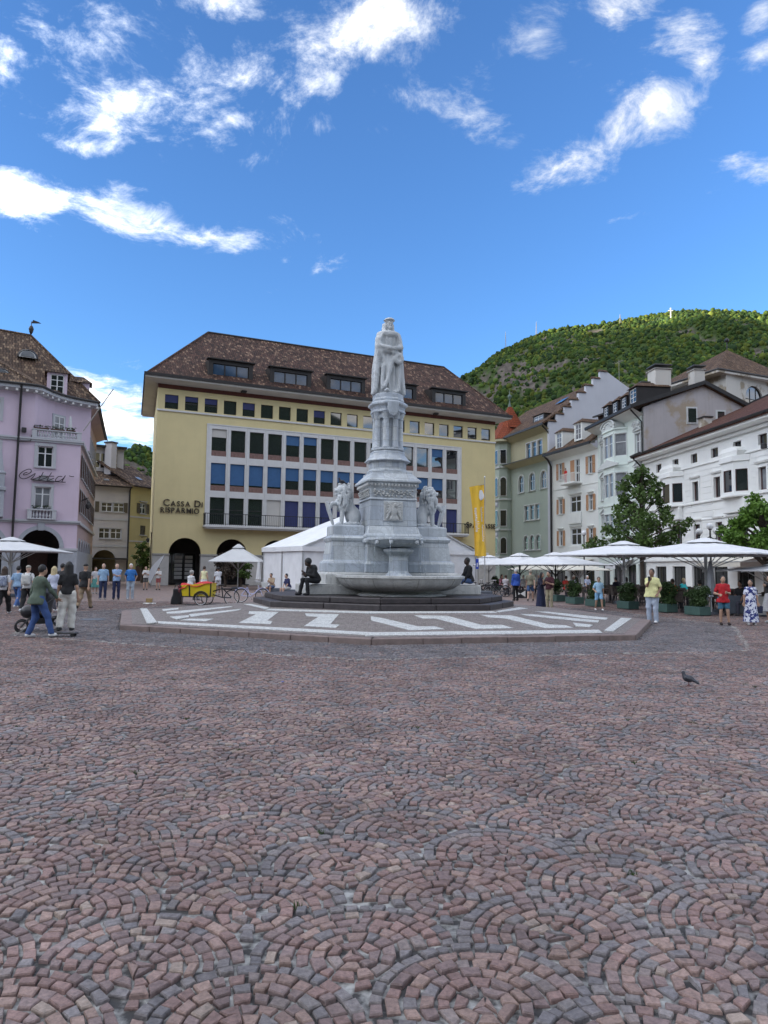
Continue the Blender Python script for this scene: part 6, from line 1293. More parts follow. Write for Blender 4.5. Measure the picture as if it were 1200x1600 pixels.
LB = (0, -1.7); part('lower_basin', MB().lathe([(1.36, .832), (1.36, .90), (1.22, .96), (1.22, 1.0), (1.52, 1.02), (1.76, 1.09), (1.92, 1.21), (1.99, 1.33), (2.02, 1.385), (2.07, 1.40), (2.07, 1.47), (2.03, 1.485), (1.90, 1.48), (1.86, 1.40), (1.60, 1.30)], 64, c=LB, cap=False), 'marble_warm', bevel=0, smooth=True)
part('basin_foot', MB().lathe([(1.5, .831), (1.5, .87), (1.42, .885)], 8, c=LB, rot=R(22.5)), 'marble_warm'); part('basin_water', MB().lathe([(1.87, 1.42), (0.01, 1.42)], 48, c=LB, cap=False), 'water', 0)
for a in (-90, -50, -130, -15, -165): t = R(a); part('basin_joint', MB().tube([(LB[0] + r_ * math.cos(t), LB[1] + r_ * math.sin(t), z) for r_, z in ((1.525, 1.022), (1.765, 1.092), (1.926, 1.212), (1.996, 1.33), (2.024, 1.385))], .007, 4), 'grey_stone', 0)
for s_ in (-1, 1): part('seat_block', MB().rects([(.42, .40, 0), (.42, .40, .02)], (s_ * 2.4, -1.0)), 'marble_warm').location = (0, 0, 1.16)

# statue: robed standing figure, one skin
def robed_figure():
    S = SDF((-.46, -.46, -.02), (.46, .42, 1.82), .0155)
    zk = [0, .12, .35, .7, .95, 1.1, 1.25, 1.38, 1.45, 1.5]
    rx = [.30, .29, .265, .235, .205, .205, .225, .215, .13, .06]; ry = [.22, .215, .20, .18, .155, .155, .165, .15, .10, .06]
    def robe(X, Y, Z):
        a = np.arctan2(X, -Y); fade = np.clip((1.05 - Z) / .9, 0, 1)
        rdg = lambda p: 1 - 2 * np.abs(np.sin(p))
        f = .034 * fade * (.6 * rdg(4.5 * a + 1.6 * Z + .5 * np.sin(5 * Z)) + .4 * rdg(7 * a - 2.2 * Z + 1)) + .012 * rdg(6 * a + .4 * np.sin(9 * Z)) * np.clip((Z - .95) / .2, 0, 1) * np.clip((1.36 - Z) / .1, 0, 1) + .02 * fade * rdg(7 * Z + 2.2 * a + 1) * np.clip((Z - .3) / .3, 0, 1)
        Rx = np.interp(Z, zk, rx); Ry = np.interp(Z, zk, ry); d = (np.sqrt((X / Rx) ** 2 + (Y / Ry) ** 2) - 1) * np.minimum(Rx, Ry) * .9 - f
        return np.maximum(np.maximum(d, Z - 1.5), -Z)
    S.field(robe, .02)
    cx = [.40, .385, .37, .355, .335, .325, .32, .285, .20, .1]; cy = [.33, .32, .30, .28, .26, .25, .235, .205, .13, .08]
    def cloak(X, Y, Z):
        a = np.arctan2(X, Y)     # zero at the back
        f = .026 * np.clip((1.36 - Z) / .5, 0, 1) * (.6 * (1 - 2 * np.abs(np.sin(6.5 * a + 1.1 * Z))) + .4 * (1 - 2 * np.abs(np.sin(10 * a - Z))))
        Rx = np.interp(Z, zk, cx); Ry = np.interp(Z, zk, cy); q = np.sqrt((X / Rx) ** 2 + (Y / Ry) ** 2); d = (q - 1) * np.minimum(Rx, Ry) * .9 - f
        open_ = (np.interp(Z, [0, .4, 1.0, 1.4], [1.95, 2.05, 2.0, 2.35]) - np.abs(a)) * .2
        return np.maximum(np.maximum(np.maximum(d, -d - .075), -open_), np.maximum(Z - 1.44, -Z))
    S.field(cloak, .025)
    S.ell((0, .01, 1.405), (.285, .205, .085), .03).ell((0, -.04, 1.36), (.20, .16, .07), .03)
    S.cap((0, 0, 1.42), (.008, -.01, 1.56), .065, .058, .02)
    S.ell((.012, -.02, 1.62), (.078, .098, .118), .015).ell((.03, -.105, 1.605), (.02, .03, .03), .012).ell((.02, -.09, 1.545), (.04, .04, .035), .012).ell((.02, -.1, 1.65), (.06, .03, .016), .012).ell((-.01, -.118, 1.632), (.018, .018, .013), .006, True).ell((.052, -.112, 1.632), (.018, .018, .013), .006, True)
    for s in (-1, 1):
        S.ell((s * .09, .01, 1.57), (.042, .07, .11), .02).ell((s * .105, .0, 1.48), (.045, .06, .06), .02)
        for k in range(5): S.cap((s * (.075 + .012 * k), -.05 + .03 * k, 1.66), (s * (.10 + .01 * k), -.055 + .035 * k, 1.47), .016, .02, .008)
    S.ell((0, .05, 1.56), (.10, .06, .13), .02)
    S.ell((.008, -.005, 1.715), (.108, .125, .05), .01).ell((.008, -.01, 1.735), (.135, .15, .022), .008).ell((.008, -.005, 1.76), (.11, .125, .028), .01)
    S.cap((-.23, -.02, 1.34), (-.26, -.12, 1.09), .066, .066, .025).cap((-.26, -.12, 1.09), (-.02, -.24, 1.04), .066, .044, .02).cap((-.04, -.25, 1.03), (.05, -.265, 1.02), .035, .03, .015)
    S.cap((.23, -.02, 1.34), (.26, -.11, 1.09), .064, .064, .025).cap((.26, -.11, 1.09), (.13, -.24, 1.04), .062, .046, .02).ell((.10, -.26, 1.04), (.045, .035, .05), .015)
    for k in range(4): S.cap((.05, -.275, 1.045 - .016 * k), (.10, -.29, 1.04 - .016 * k), .010, .009, .004)
    S.ell((.19, -.235, .80), (.115, .05, .15), .012, rx=-.1).ell((.19, -.275, .80), (.05, .02, .06), .008, True)
    S.cap((.15, -.2, 1.0), (.17, -.225, .92), .02, .02, .01).ell((.06, -.235, .93), (.035, .03, .045), .01)
    for (a, b, r_) in (((-.2, -.13, .98), (.06, -.22, .98), .05), ((-.20, -.12, .93), (-.02, -.20, .5), .04), ((.10, -.18, .92), (-.13, -.24, .15), .045), ((-.16, -.16, .62), (-.2, -.21, .1), .04), ((.2, -.14, .7), (.22, -.19, .08), .04), ((-.29, -.1, 1.25), (-.34, -.12, .1), .05)): S.cap(a, b, r_, r_ * .7, .06)
    S.cap((-.1, -.2, .05), (-.12, -.36, .04), .055, .04, .02).cap((.12, -.2, .04), (.14, -.29, .035), .05, .04, .02)
    S.cap((-.06, -.33, .10), (.2, -.27, .03), .028, .02, .02, True)
    return S
me = robed_figure().mesh('statue'); o = obj('statue', me, 'marble'); o.location = (MC.x, MC.y, 7.79); o.scale = (1.53, 1.53, 1.56); o.rotation_euler = (0, 0, R(15))
tag(o, 'white marble statue of a robed man in a round cap on the column', 'statue')
def lion():
    S = SDF((-.80, -.36, 0), (.62, .36, 1.55), .021); k = .05
    S.ell((.27, 0, .34), (.30, .26, .33), k).cap((.22, 0, .45), (-.08, 0, .88), .25, .25, .08).ell((-.13, 0, .86), (.22, .24, .32), .06)
    S.ell((-.20, 0, 1.25), (.19, .18, .20), k).ell((-.36, 0, 1.24), (.11, .11, .085), .025).ell((-.33, 0, 1.11), (.10, .085, .05), .02).ell((-.455, 0, 1.29), (.03, .055, .03), .015).ell((-.40, 0, 1.165), (.09, .07, .024), .01, True)
    for s in (-1, 1): S.ell((-.13, s * .15, 1.40), (.035, .04, .06), .02).ell((-.30, s * .085, 1.34), (.035, .03, .025), .02).ell((-.335, s * .085, 1.305), (.02, .02, .015), .008, True)
    rg = random.Random(11)
    for i in range(150):      # locks of the mane
        z = rg.uniform(.60, 1.44); t = rg.uniform(-2.6, 2.6); r_ = .22 + .13 * math.sin((z - .58) / .9 * math.pi); c = -.13 + .06 * (1.0 - z); x, y = c + r_ * math.cos(t) * (1 if math.cos(t) > 0 else .75), r_ * math.sin(t)
        if x < -.24 and z > 1.04: continue
        S.cap((x, y, z + .05), (x + .03 * math.cos(t), y * 1.05, z - .10), .055, .025, .02)
    S.cap((-.16, -.13, .78), (-.20, -.15, .14), .11, .075, k).ell((-.27, -.15, .06), (.13, .085, .065), .03)
    for q_ in (-1, 0, 1): S.ell((-.37, -.15 + q_ * .045, .05), (.045, .026, .04), .012)
    S.cap((-.16, .10, .84), (-.52, .06, .78), .105, .075, k).cap((-.52, .06, .78), (-.60, .02, .66), .075, .07, .03)
    for s in (-1, 1): S.ell((.25, s * .20, .27), (.20, .12, .26), .04).ell((.06, s * .22, .07), (.16, .085, .07), .03).cap((.3, s * .22, .1), (.05, s * .23, .07), .08, .07, .03)
    S.cap((.5, 0, .14), (.42, -.26, .08), .05, .045, .03).ell((.28, -.30, .08), (.1, .05, .05), .03)
    S.F = np.minimum(S.F, 1e3)
    # shield held under the raised paw
    c = np.array([-.60, .02, .42]); 
    def shield(X, Y, Z):
        ax = R(17); x = (X - c[0]) * math.cos(ax) + (Z - c[2]) * math.sin(ax); z = -(X - c[0]) * math.sin(ax) + (Z - c[2]) * math.cos(ax); y = Y - c[1]
        w = .24 * np.clip(np.sqrt(np.clip((z + .46) / .6, 0, 1)), 0, 1); return np.maximum(np.maximum(np.abs(x + .25 * y * y) - .035, np.abs(y) - w), np.abs(z) - .44)
    S.field(shield, .015)
    return S
lme = lion().mesh('lion')
for s_, lb in ((1, 'seated marble lion with a shield on the left plinth, facing left'), (-1, 'seated marble lion with a shield on the right plinth, facing right')):
    p = Vector((s_ * -1.45 * math.cos(R(15)), s_ * -1.45 * math.sin(R(15)), 0)); o = obj('lion_statue', lme, 'marble'); o.location = (MC.x + p.x, MC.y + p.y, 3.125); o.rotation_euler = (0, 0, R(15)); o.scale = (s_ * .92, .94, .98)
    tag(o, lb, 'statue', 'lions on the fountain')
    part('lion_slab', MB().rects([(.51, .5, 3.105), (.46, .42, 3.16)], (s_ * -1.45 + .0, 0)), bevel=.02)
# ---------------------------------------------------------------- marquee, parasols, café, trees, lamps, bicycles
def fabric(name, col, sub=0.0, rough=.8):
    m = mat(name, col, rough, .07, 1.3, .25, 6.0)
    return m
fabric('tent_white', (0.80, 0.82, 0.85)); fabric('parasol_white', (0.68, 0.69, 0.71)); fabric('parasol_cream', (0.66, 0.63, 0.55)); fabric('parasol_grey', (0.60, 0.61, 0.62))
mat('alu', (0.55, 0.56, 0.57), .35, .08, 4, metal=.6); mat('planter_green', (0.045, 0.095, 0.082), .55, .15, 4); mat('concrete_grey', (0.10, 0.115, 0.14), .75, .15, 5, .2, 40)
mat('wicker', (0.085, 0.068, 0.058), .8, .35, 30, .5, 90); mat('black_metal', (0.02, 0.02, 0.022), .45, .15, 6); mat('rubber', (0.018, 0.018, 0.019), .8, .2, 20)
# marquee
tF = Vector((-5.2, 46.0)); tR = Vector((7.0, 54.0)); tent = thing('marquee', 'white marquee tent with gable front standing behind the fountain', 'tent', (tF.x, tF.y, 0), math.atan2(8, 12.2)); TW = (tR - tF).length; TD = 6.2; te, ta = 3.05, 6.0
def cloth_panel(name, P0, P1, z0, z1, amp, seed, par, n=26):
    """hanging wall panel with folds"""
    P0, P1 = Vector(P0), Vector(P1); d = (P1 - P0); nrm = Vector((d.y, -d.x)).normalized(); V_ = []; F_ = []; mz = 9
    for i in range(n + 1):
        for j in range(mz + 1):
            t = i / n; q_ = j / mz; wv = amp * (math.sin(t * 21 + seed + q_ * 2.2) + .6 * math.sin(t * 37 + 2 * seed - 3 * q_) + .5 * math.sin((t + q_) * 13 + seed)) * math.sin(math.pi * min(max(t, .02), .98)) ** .5 * (1 - .8 * q_ ** 3)
            p = P0 + d * t + nrm * wv; V_.append((p.x, p.y, z0 + (z1 - z0) * q_))
    for i in range(n):
        for j in range(mz): a = i * (mz + 1) + j; F_.append((a, a + mz + 1, a + mz + 2, a + 1))
    m = MB(); m.add(V_, F_); return m.build(name, 'tent_white', par, smooth=True)
cloth_panel('side_panel', (.0, TD), (.0, TD / 2 + .03), 0.03, te - .05, .025, 1.0, tent); cloth_panel('side_panel', (.0, TD / 2 - .03), (.0, .03), 0.03, te - .05, .03, 4.2, tent)
np_ = 5
for k in range(np_): cloth_panel('front_panel', (TW * k / np_ + .06, 0), (TW * (k + 1) / np_ - .06, 0), .03, te - .05, .025, k * 1.7, tent)
gb = MB(); gb.add([(0, 0, te), (TW, 0, te), (TW / 2, 0, ta)], [(0, 1, 2)]); gb.build('gable_panel', 'tent_white', tent)
for (x0, x1, z0, z1) in ((-.12, TW / 2, te, ta), (TW / 2, TW + .12, ta, te)):
    n = 8; m = MB(); V_ = []; F_ = []
    for i in range(n + 1):
        for j in range(9):
            t, q_ = i / n, j / 8; sag = -.10 * math.sin(math.pi * t) * abs(math.sin(math.pi * q_ * 2)); V_.append((x0 + (x1 - x0) * t, -.12 + (TD + .24) * q_, z0 + (z1 - z0) * t + .03 + sag))
    for i in range(n):
        for j in range(8): a = i * 9 + j; F_.append((a, a + 9, a + 10, a + 1))
    m.add(V_, F_); m.build('roof_panel', 'tent_white', tent, smooth=True)
MB().box(-.14, -.10, -.12, TD + .12, te - .28, te + .04).build('valance', 'tent_white', tent); MB().box(TW + .10, TW + .14, -.12, TD + .12, te - .28, te + .04).build('valance', 'tent_white', tent); MB().box(-.12, TW + .12, -.16, -.12, te - .28, te + .02).build('valance', 'tent_white', tent)
for k in range(np_ + 1): x = TW * k / np_; MB().box(x - .05, x + .05, -.06, .06, 0, te).build('tent_post', 'alu', tent)
for y in (TD / 2, TD): MB().box(-.06, .06, y - .06, y + .06, 0, te).build('tent_post', 'alu', tent)
for a, b in (((0, -.08, te), (TW / 2, -.08, ta)), ((TW / 2, -.08, ta), (TW, -.08, te))): MB().bar(a, b, .06, .1).build('gable_rail', 'alu', tent)
mat('poster_dark', (0.03, 0.06, 0.045), .5, .5, 2.5); mat('poster_red', (0.35, 0.05, 0.04), .5, .3, 3)
po = MB().box(10.9, 11.5, -.16, -.13, .8, 2.3).build('poster', 'poster_dark', tent); MB().box(10.95, 11.35, -.17, -.162, 1.75, 2.2).build('poster_patch', 'poster_red', po)
# parasols
def parasol(x, y, half, ze, zp, rz, m, label, polem='alu', ribs=8, base=True, pole_r=.045, sides=4):
    t = thing('parasol', label, 'parasol', (x, y, 0), rz, 'open parasols on the square'); n = 8; k = 6; V_ = [(0, 0, zp)]; F_ = []
    rim = []
    for i in range(n):
        a = 2 * math.pi * i / n + math.pi / n * 0
        r_ = half / max(abs(math.cos(a)), abs(math.sin(a))) if sides == 4 else half; rim.append((r_ * math.cos(a), r_ * math.sin(a)))
    seg = 4; ring = []
    for i in range(n):
        for s in range(seg):
            f = s / seg; p = Vector(rim[i]).lerp(Vector(rim[(i + 1) % n]), f); ring.append((p, math.sin(math.pi * f)))
    N_ = len(ring)
    for j in range(1, k + 1):
        q_ = j / k
        for p, sg_ in ring: V_.append((p.x * q_ * (1 - .012 * sg_ * q_), p.y * q_ * (1 - .012 * sg_ * q_), zp + (ze - zp) * (q_ ** .93) - .05 * sg_ * math.sin(math.pi * q_) * .8))
    for i in range(N_): F_.append((0, 1 + i, 1 + (i + 1) % N_))
    for j in range(k - 1):
        for i in range(N_): a, b = 1 + j * N_ + i, 1 + j * N_ + (i + 1) % N_; F_.append((a, a + N_, b + N_, b))
    o0 = len(V_); last = 1 + (k - 1) * N_
    for i in range(N_): p = V_[last + i]; V_.append((p[0], p[1], p[2] - .05))
    for i in range(N_): F_.append((last + i, o0 + i, o0 + (i + 1) % N_, last + (i + 1) % N_))
    mb = MB(); mb.add(V_, F_); c = mb.build('canopy', m, t, smooth=True)
    vent = MB(); vent.loft([[(p.x * .22, p.y * .22, zp - (zp - ze) * .16) for p, _ in ring], [(p.x * .04, p.y * .04, zp + .10) for p, _ in ring]]); vent.build('vent_cap', m, c, smooth=True)
    MB().lathe([(pole_r, 0), (pole_r, zp - .02)], 12).build('pole', polem, t, smooth=True); MB().lathe([(pole_r * 2, ze - .75), (pole_r * 2, ze - .6)], 12).build('runner', polem, t)
    for i in range(n):
        a = Vector((rim[i][0], rim[i][1], ze)); MB().bar((0, 0, zp - .08), a * 1.0 - Vector((0, 0, .07)), .03, .045).build('rib', polem, t); mid_ = Vector((rim[i][0] * .52, rim[i][1] * .52, zp + (ze - zp) * .54 - .1)); MB().bar((0, 0, ze - .67), mid_, .025, .035).build('strut', polem, t)
    if base: MB().rects([(.42, .42, 0), (.42, .42, .1), (.38, .38, .14)]).build('base', 'concrete_grey', t, bevel=.01)
    return t
def gp(x, y, z=0): p = G(x, y, z); return p.x, p.y
def at(x, Y): p = PY(x, 888, Y); return p.x, p.y
parasol(*at(1103, 30.0), 2.95, 2.42, 3.02, R(45), 'parasol_white', 'large white parasol nearest the camera on the café terrace, right of the tree', pole_r=.07)
parasol(*at(975, 37.0), 2.75, 2.5, 3.15, R(40), 'parasol_white', 'large white parasol over the planters, left of the nearest terrace parasol', pole_r=.07)
parasol(*at(868, 44.5), 2.45, 2.05, 2.72, R(38), 'parasol_white', 'white parasol on a dark pole in the middle of the terrace row', 'black_metal')
parasol(*at(812, 50.0), 2.3, 2.05, 2.78, R(38), 'parasol_white', 'white parasol on a dark pole, second from the yellow banner', 'black_metal')
parasol(*at(764, 57.0), 2.2, 2.2, 2.75, R(35), 'parasol_white', 'white parasol under the yellow banner, farthest of the terrace row')
parasol(*at(16, 38.0), 2.6, 2.42, 3.06, R(12), 'parasol_grey', 'pale grey parasol at the left edge before the pink arcade', pole_r=.06)
parasol(*at(372, 55.0), 1.95, 2.1, 3.35, R(3), 'parasol_grey', 'grey-white parasol in front of the bank arcade beside the marquee')
parasol(*at(1212, 27.5), 1.5, 1.78, 2.0, R(10), 'parasol_white', 'small low white parasol at the right edge')
parasol(*at(838, 62.0), 1.8, 1.75, 2.3, R(20), 'parasol_cream', 'small cream parasol seen under the white terrace parasols')
parasol(*at(905, 57.0), 1.8, 1.75, 2.3, R(20), 'parasol_cream', 'small cream parasol behind the walker in light blue')
# closed parasols
def closed_parasol(x, y, h, label, m='parasol_grey', z=0.0):
    t = thing('closed_parasol', label, 'parasol', (x, y, z)); MB().lathe([(.025, 0), (.025, h)], 8).build('pole', 'alu', t, smooth=True); n = 16
    rings = []
    for (r_, q_) in ((.03, h), (.06, h - .12), (.10, h * .7), (.13, h * .5), (.15, h * .42), (.06, h * .36), (.09, h * .33)): rings.append([(r_ * (1 + .25 * (i % 2)) * math.cos(2 * math.pi * i / n), r_ * (1 + .25 * (i % 2)) * math.sin(2 * math.pi * i / n), q_) for i in range(n)])
    MB().loft(rings[::-1]).build('folded_canopy', m, t, smooth=True); MB().lathe([(.25, 0), (.25, .06), (.05, .1)], 12).build('base', 'concrete_grey', t); return t
closed_parasol(*at(404, 48.0), 2.1, 'closed white parasol beside the marquee, left of the seated men', 'parasol_white')
tp = pink.matrix_basis @ Vector((o_ + 11.3, .9, 10.38)); closed_parasol(tp.x, tp.y, 2.0, 'closed grey parasol on the roof terrace of the pink house', 'parasol_grey', tp.z)
closed_parasol(*at(1110, 28.6), 2.15, 'closed blue-grey parasol beside the pole of the nearest terrace parasol', 'blue_grey_stone')
# wall awnings
def awning(x, Y0, w, d, z0, z1, rz, m, label):
    t = thing('shop_awning', label, 'awning', (x, Y0, 0), rz, 'shop awnings'); mb = MB(); n = 10
    mb.add([(-w / 2 + w * i / n, -d * q_, z1 + (z0 - z1) * q_) for q_ in (0, 1) for i in range(n + 1)], [(i, i + n + 1, i + n + 2, i + 1) for i in range(n)]); mb.build('awning_cloth', m, t); MB().box(-w / 2, w / 2, -d - .02, -d, z0 - .32, z0).build('valance', m, t); MB().bar((-w / 2, -d, z0), (w / 2, -d, z0), .06).build('front_bar', 'alu', t)
    for s_ in (-1, 1): MB().bar((s_ * w * .45, 0, z1 - .5), (s_ * w * .45, -d, z0), .04).build('arm', 'alu', t)
rowang = math.atan2(u4.y, u4.x); p = B4A + u4 * 15.2; awning(p.x, p.y, 5.0, 2.6, 2.35, 3.0, rowang, 'parasol_cream', 'cream shop awning with valance on the long white house at the right'); p = B4A - u4 * 3.4; awning(p.x, p.y, 2.2, 1.8, 2.2, 2.8, rowang, 'parasol_white', 'small white awning on the mint house'); p = B2A + d2 * 6.0; awning(p.x, p.y, 4.6, 2.0, 2.35, 2.9, math.atan2(d2.y, d2.x), 'parasol_cream', 'cream awning on the shuttered house')
# trees
def leaf_mat(name, c1, c2):
    m = mat(name, c1, .55, .25, 1.2, col2=c2, spec=.3); m.node_tree.nodes['Principled BSDF'].inputs['Transmission Weight'].default_value = 0.0; return m
leaf_mat('leaf_dark', (0.055, 0.105, 0.022), (0.10, 0.165, 0.038)); leaf_mat('leaf_bright', (0.075, 0.16, 0.02), (0.13, 0.24, 0.035)); leaf_mat('leaf_box', (0.030, 0.062, 0.02), (0.055, 0.10, 0.028)); mat('bark', (0.09, 0.07, 0.055), .9, .3, 12, .8, 40)
def leaves(centres, n, size, seed, up=.3):
    """leaf blades around branch clumps: v-folded quads, each with its own tilt"""
    rg = np.random.default_rng(seed); c = np.array([q[:3] for q in centres]); r_ = np.array([q[3] for q in centres]); w = r_ ** 2; k = rg.choice(len(c), n, p=w / w.sum())
    d = rg.normal(size=(n, 3)); d /= np.linalg.norm(d, axis=1)[:, None]; p = c[k] + d * (r_[k] * rg.uniform(.25, 1.0, n) ** .5)[:, None] * np.array([1, 1, .8])
    ax = rg.normal(size=(n, 3)); ax[:, 2] -= up; ax /= np.linalg.norm(ax, axis=1)[:, None]; sd = np.cross(ax, rg.normal(size=(n, 3))); sd /= np.linalg.norm(sd, axis=1)[:, None]; nr = np.cross(ax, sd); s = size * rg.uniform(.6, 1.3, n)[:, None]
    V_ = np.stack([p, p + ax * s * .5 + sd * s * .36 + nr * s * .1, p + ax * s, p + ax * s * .5 - sd * s * .36 + nr * s * .1], 1).reshape(-1, 3); i = np.arange(n) * 4
    return V_, np.concatenate([np.stack([i, i + 1, i + 2], 1), np.stack([i, i + 2, i + 3], 1)])
def tree(name, label, x, y, h, trunk, clumps, n, size, m, seed):
    t = thing(name, label, 'tree', (x, y, 0)); rg = random.Random(seed)
    MB().tube([(0, 0, 0), (.03, .02, trunk * .5), (-.03, 0, trunk), (.02, .05, h * .7), (0, 0, h * .93)], [.15, .12, .10, .06, .015], 10).build('trunk', 'bark', t, smooth=True)
    for (cx, cy, cz, r_) in clumps:
        z0 = max(trunk * .85, cz - .9 - .3 * rg.random()); MB().tube([(0, 0, z0), (cx * .5, cy * .5, z0 + (cz - z0) * .6), (cx * .95, cy * .95, cz)], [.055, .035, .012], 6).build('limb', 'bark', t, smooth=True)
    V_, F_ = leaves(clumps, n, size, seed); obj('crown', npmesh('crown', V_, F_, False), m, t); return t
def clump_set(n, rad, z0, z1, seed, shape):
    rg = random.Random(seed); out = []
    for i in range(n):
        z = z0 + (z1 - z0) * (i + .5) / n; q_ = (z - z0) / (z1 - z0); a = i * 2.4 + rg.uniform(-.4, .4); rr_ = rad * shape(q_) * rg.uniform(.55, 1.0); out.append((rr_ * math.cos(a), rr_ * math.sin(a), z + rg.uniform(-.25, .25), rg.uniform(.30, .58) * (1.05 - .35 * q_)))
    return out
cl = clump_set(62, 2.2, 2.9, 7.7, 3, lambda q_: (1 - q_) ** .62 * (.8 + .4 * min(1, q_ * 3))) + [(-2.6, .2, 3.3, .55), (-3.1, -.1, 3.1, .42), (2.4, .2, 4.3, .5), (2.7, -.3, 4.6, .36), (1.9, .3, 3.4, .5)]
tree('tree', 'dark green leafy tree rising behind the terrace parasols', *at(1003, 42.0), 7.9, 2.9, cl, 6500, .20, 'leaf_dark', 5)
cl = clump_set(52, 1.95, 2.8, 5.3, 8, lambda q_: math.sin(math.pi * (.25 + .7 * q_)) + .1)
tree('tree', 'bright green round tree at the right edge', *at(1196, 37.0), 5.6, 2.2, cl, 9000, .2, 'leaf_bright', 9)
cl = clump_set(12, .7, 1.6, 4.0, 4, lambda q_: math.sin(math.pi * (.2 + .75 * q_)) + .1); tree('tree', 'small dark tree in the narrow street beside the bank', *at(222, 72.0), 3.6, 1.2, cl, 1500, .22, 'leaf_dark', 12)
for k, (px_, Y) in enumerate(((352, 60.5), (376, 61.5))): cl = clump_set(10, .8, .9, 2.9, 20 + k, lambda q_: math.sin(math.pi * (.15 + .75 * q_)) + .15); tree('tree', ('potted tree with reddish leaves left under the arcade parasol', 'potted green tree right under the arcade parasol')[k], *at(px_, Y), 2.9, .8, cl, 1200, .2, ('bark', 'leaf_dark')[k], 30 + k)
# planters with box shrubs
def planter(x, y, label, seed, rz=R(-70), w=.8, hb=.36, hs=.95):
    t = thing('planter', label, 'planter', (x, y, 0), rz, 'green planters along the terrace'); b = MB(); b.box(-w / 2, w / 2, -.28, .28, 0.03, hb); b.box(-w / 2 + .05, w / 2 - .05, -.23, .23, hb - .1, hb - .002); b.build('box', 'planter_green', t, bevel=.012)
    rg = random.Random(seed); cc = [(rg.uniform(-w * .36, w * .36), rg.uniform(-.18, .18), hb + rg.uniform(.05, hs - .2), rg.uniform(.15, .24)) for _ in range(22)]; V_, F_ = leaves(cc, 2600, .075, seed, -.5); obj('shrub', npmesh('shrub', V_, F_, False), 'leaf_box', t)
for k, (x, y, lb) in enumerate(((1090, 962, 'dark green planter with shrub just left of the person in red'), (1040, 957, 'dark green planter with shrub right behind the man in yellow'), (981, 952, 'dark green planter with shrub left of the man in yellow'), (898, 944, 'dark green planter with shrub left of the walker in light blue'), (930, 948, 'dark green planter half hidden behind the walker in light blue'), (870, 940, 'dark green planter right of the couple looking at a phone'), (775, 922, 'planter with shrub beside the parked bicycles'))): planter(*gp(x, y), lb, 50 + k)
# café chairs and tables
def make_chair():
    t = thing('cafe_chair', 'brown woven café chair on the terrace behind the planters', 'chair', (0, 0, 0), 0, 'woven chairs on the café terrace'); MB().box(-.22, .22, -.22, .22, .42, .46).build('seat', 'wicker', t, bevel=.01)
    n = 8; b = MB(); b.add([(-.23 + .46 * i / n, .20 + .06 * math.sin(math.pi * i / n) + .08 * j, .46 + .44 * j) for j in (0, 1) for i in range(n + 1)] + [(-.23 + .46 * i / n, .23 + .06 * math.sin(math.pi * i / n) + .08 * j, .46 + .44 * j) for j in (0, 1) for i in range(n + 1)], [(i, i + 1, i + n + 2, i + n + 1) for i in range(n)] + [(2 * n + 2 + i + 1, 2 * n + 2 + i, 2 * n + 2 + i + n + 1, 2 * n + 2 + i + n + 2) for i in range(n)] + [(n + 1 + i, n + 2 + i, 3 * n + 4 + i, 3 * n + 3 + i) for i in range(n)]); b.build('backrest', 'wicker', t)
    for sx in (-1, 1):
        for sy in (-1, 1): MB().bar((sx * .2, sy * .2, .42), (sx * .22, sy * .23, 0), .03).build('leg', 'black_metal', t)
        a = MB(); a.bar((sx * .24, -.2, .64), (sx * .24, .24, .66), .04, .03); a.bar((sx * .24, -.2, .64), (sx * .22, -.2, .44), .03); a.build('armrest', 'wicker', t)
    return t
def make_table():
    t = thing('cafe_table', 'small round café table on the terrace', 'table', (0, 0, 0), 0, 'round tables on the café terrace'); MB().lathe([(.36, .70), (.38, .715), (.38, .735), (.0, .736)], 20, cap=False).build('tabletop', 'timber_brown', t); MB().lathe([(.03, .04), (.03, .70)], 10).build('column', 'black_metal', t); MB().lathe([(.24, 0), (.24, .02), (.04, .05)], 14).build('foot', 'black_metal', t); return t
ch0, tb0 = make_chair(), make_table(); first = [True, True]; seats = []
def put_chair(x, y, rz):
    c = ch0 if first[0] else copy_tree(ch0); first[0] = False; c.location = (x, y, 0); c.rotation_euler = (0, 0, rz)
def put_table(x, y):
    c = tb0 if first[1] else copy_tree(tb0); first[1] = False; c.location = (x, y, 0)
ta_, tb_ = Vector(gp(868, 937)), Vector(gp(1112, 961)); td = (tb_ - ta_); tl = td.length; td.normalize(); tn = Vector((-td.y, td.x))
if tn.x < 0: tn = -tn
rg = random.Random(21)
for r_ in range(3):
    for k in range(6 if r_ < 2 else 5):
        c = ta_ + td * (tl * (k + .35 + .3 * (r_ % 2)) / 6) + tn * (1.5 + r_ * 2.1) + Vector((rg.uniform(-.2, .2), rg.uniform(-.2, .2))); put_table(c.x, c.y)
        for q_ in range(3 if r_ else 4):
            a = rg.uniform(-.3, .3) + q_ * (2 * math.pi / (3 if r_ else 4)); pos = c + Vector((math.cos(a), math.sin(a))) * .68; put_chair(pos.x, pos.y, a - math.pi / 2); seats.append((pos.x, pos.y, a - math.pi / 2))
for (x, y, rz) in ((1123, 950, .3), (1057, 957, 2.9)): put_chair(*gp(x, y), rz)
b_ = thing('wind_screen', 'dark grey wind screen panel behind the person in red', 'screen', (*gp(1152, 962), 0), R(8)); MB().box(-.42, .42, -.02, .02, .08, .78).build('panel', 'concrete_grey', b_, bevel=.01)
for s_ in (-1, 1): MB().box(s_ * .4 - .03, s_ * .4 + .03, -.18, .18, 0, .08).build('foot', 'black_metal', b_)
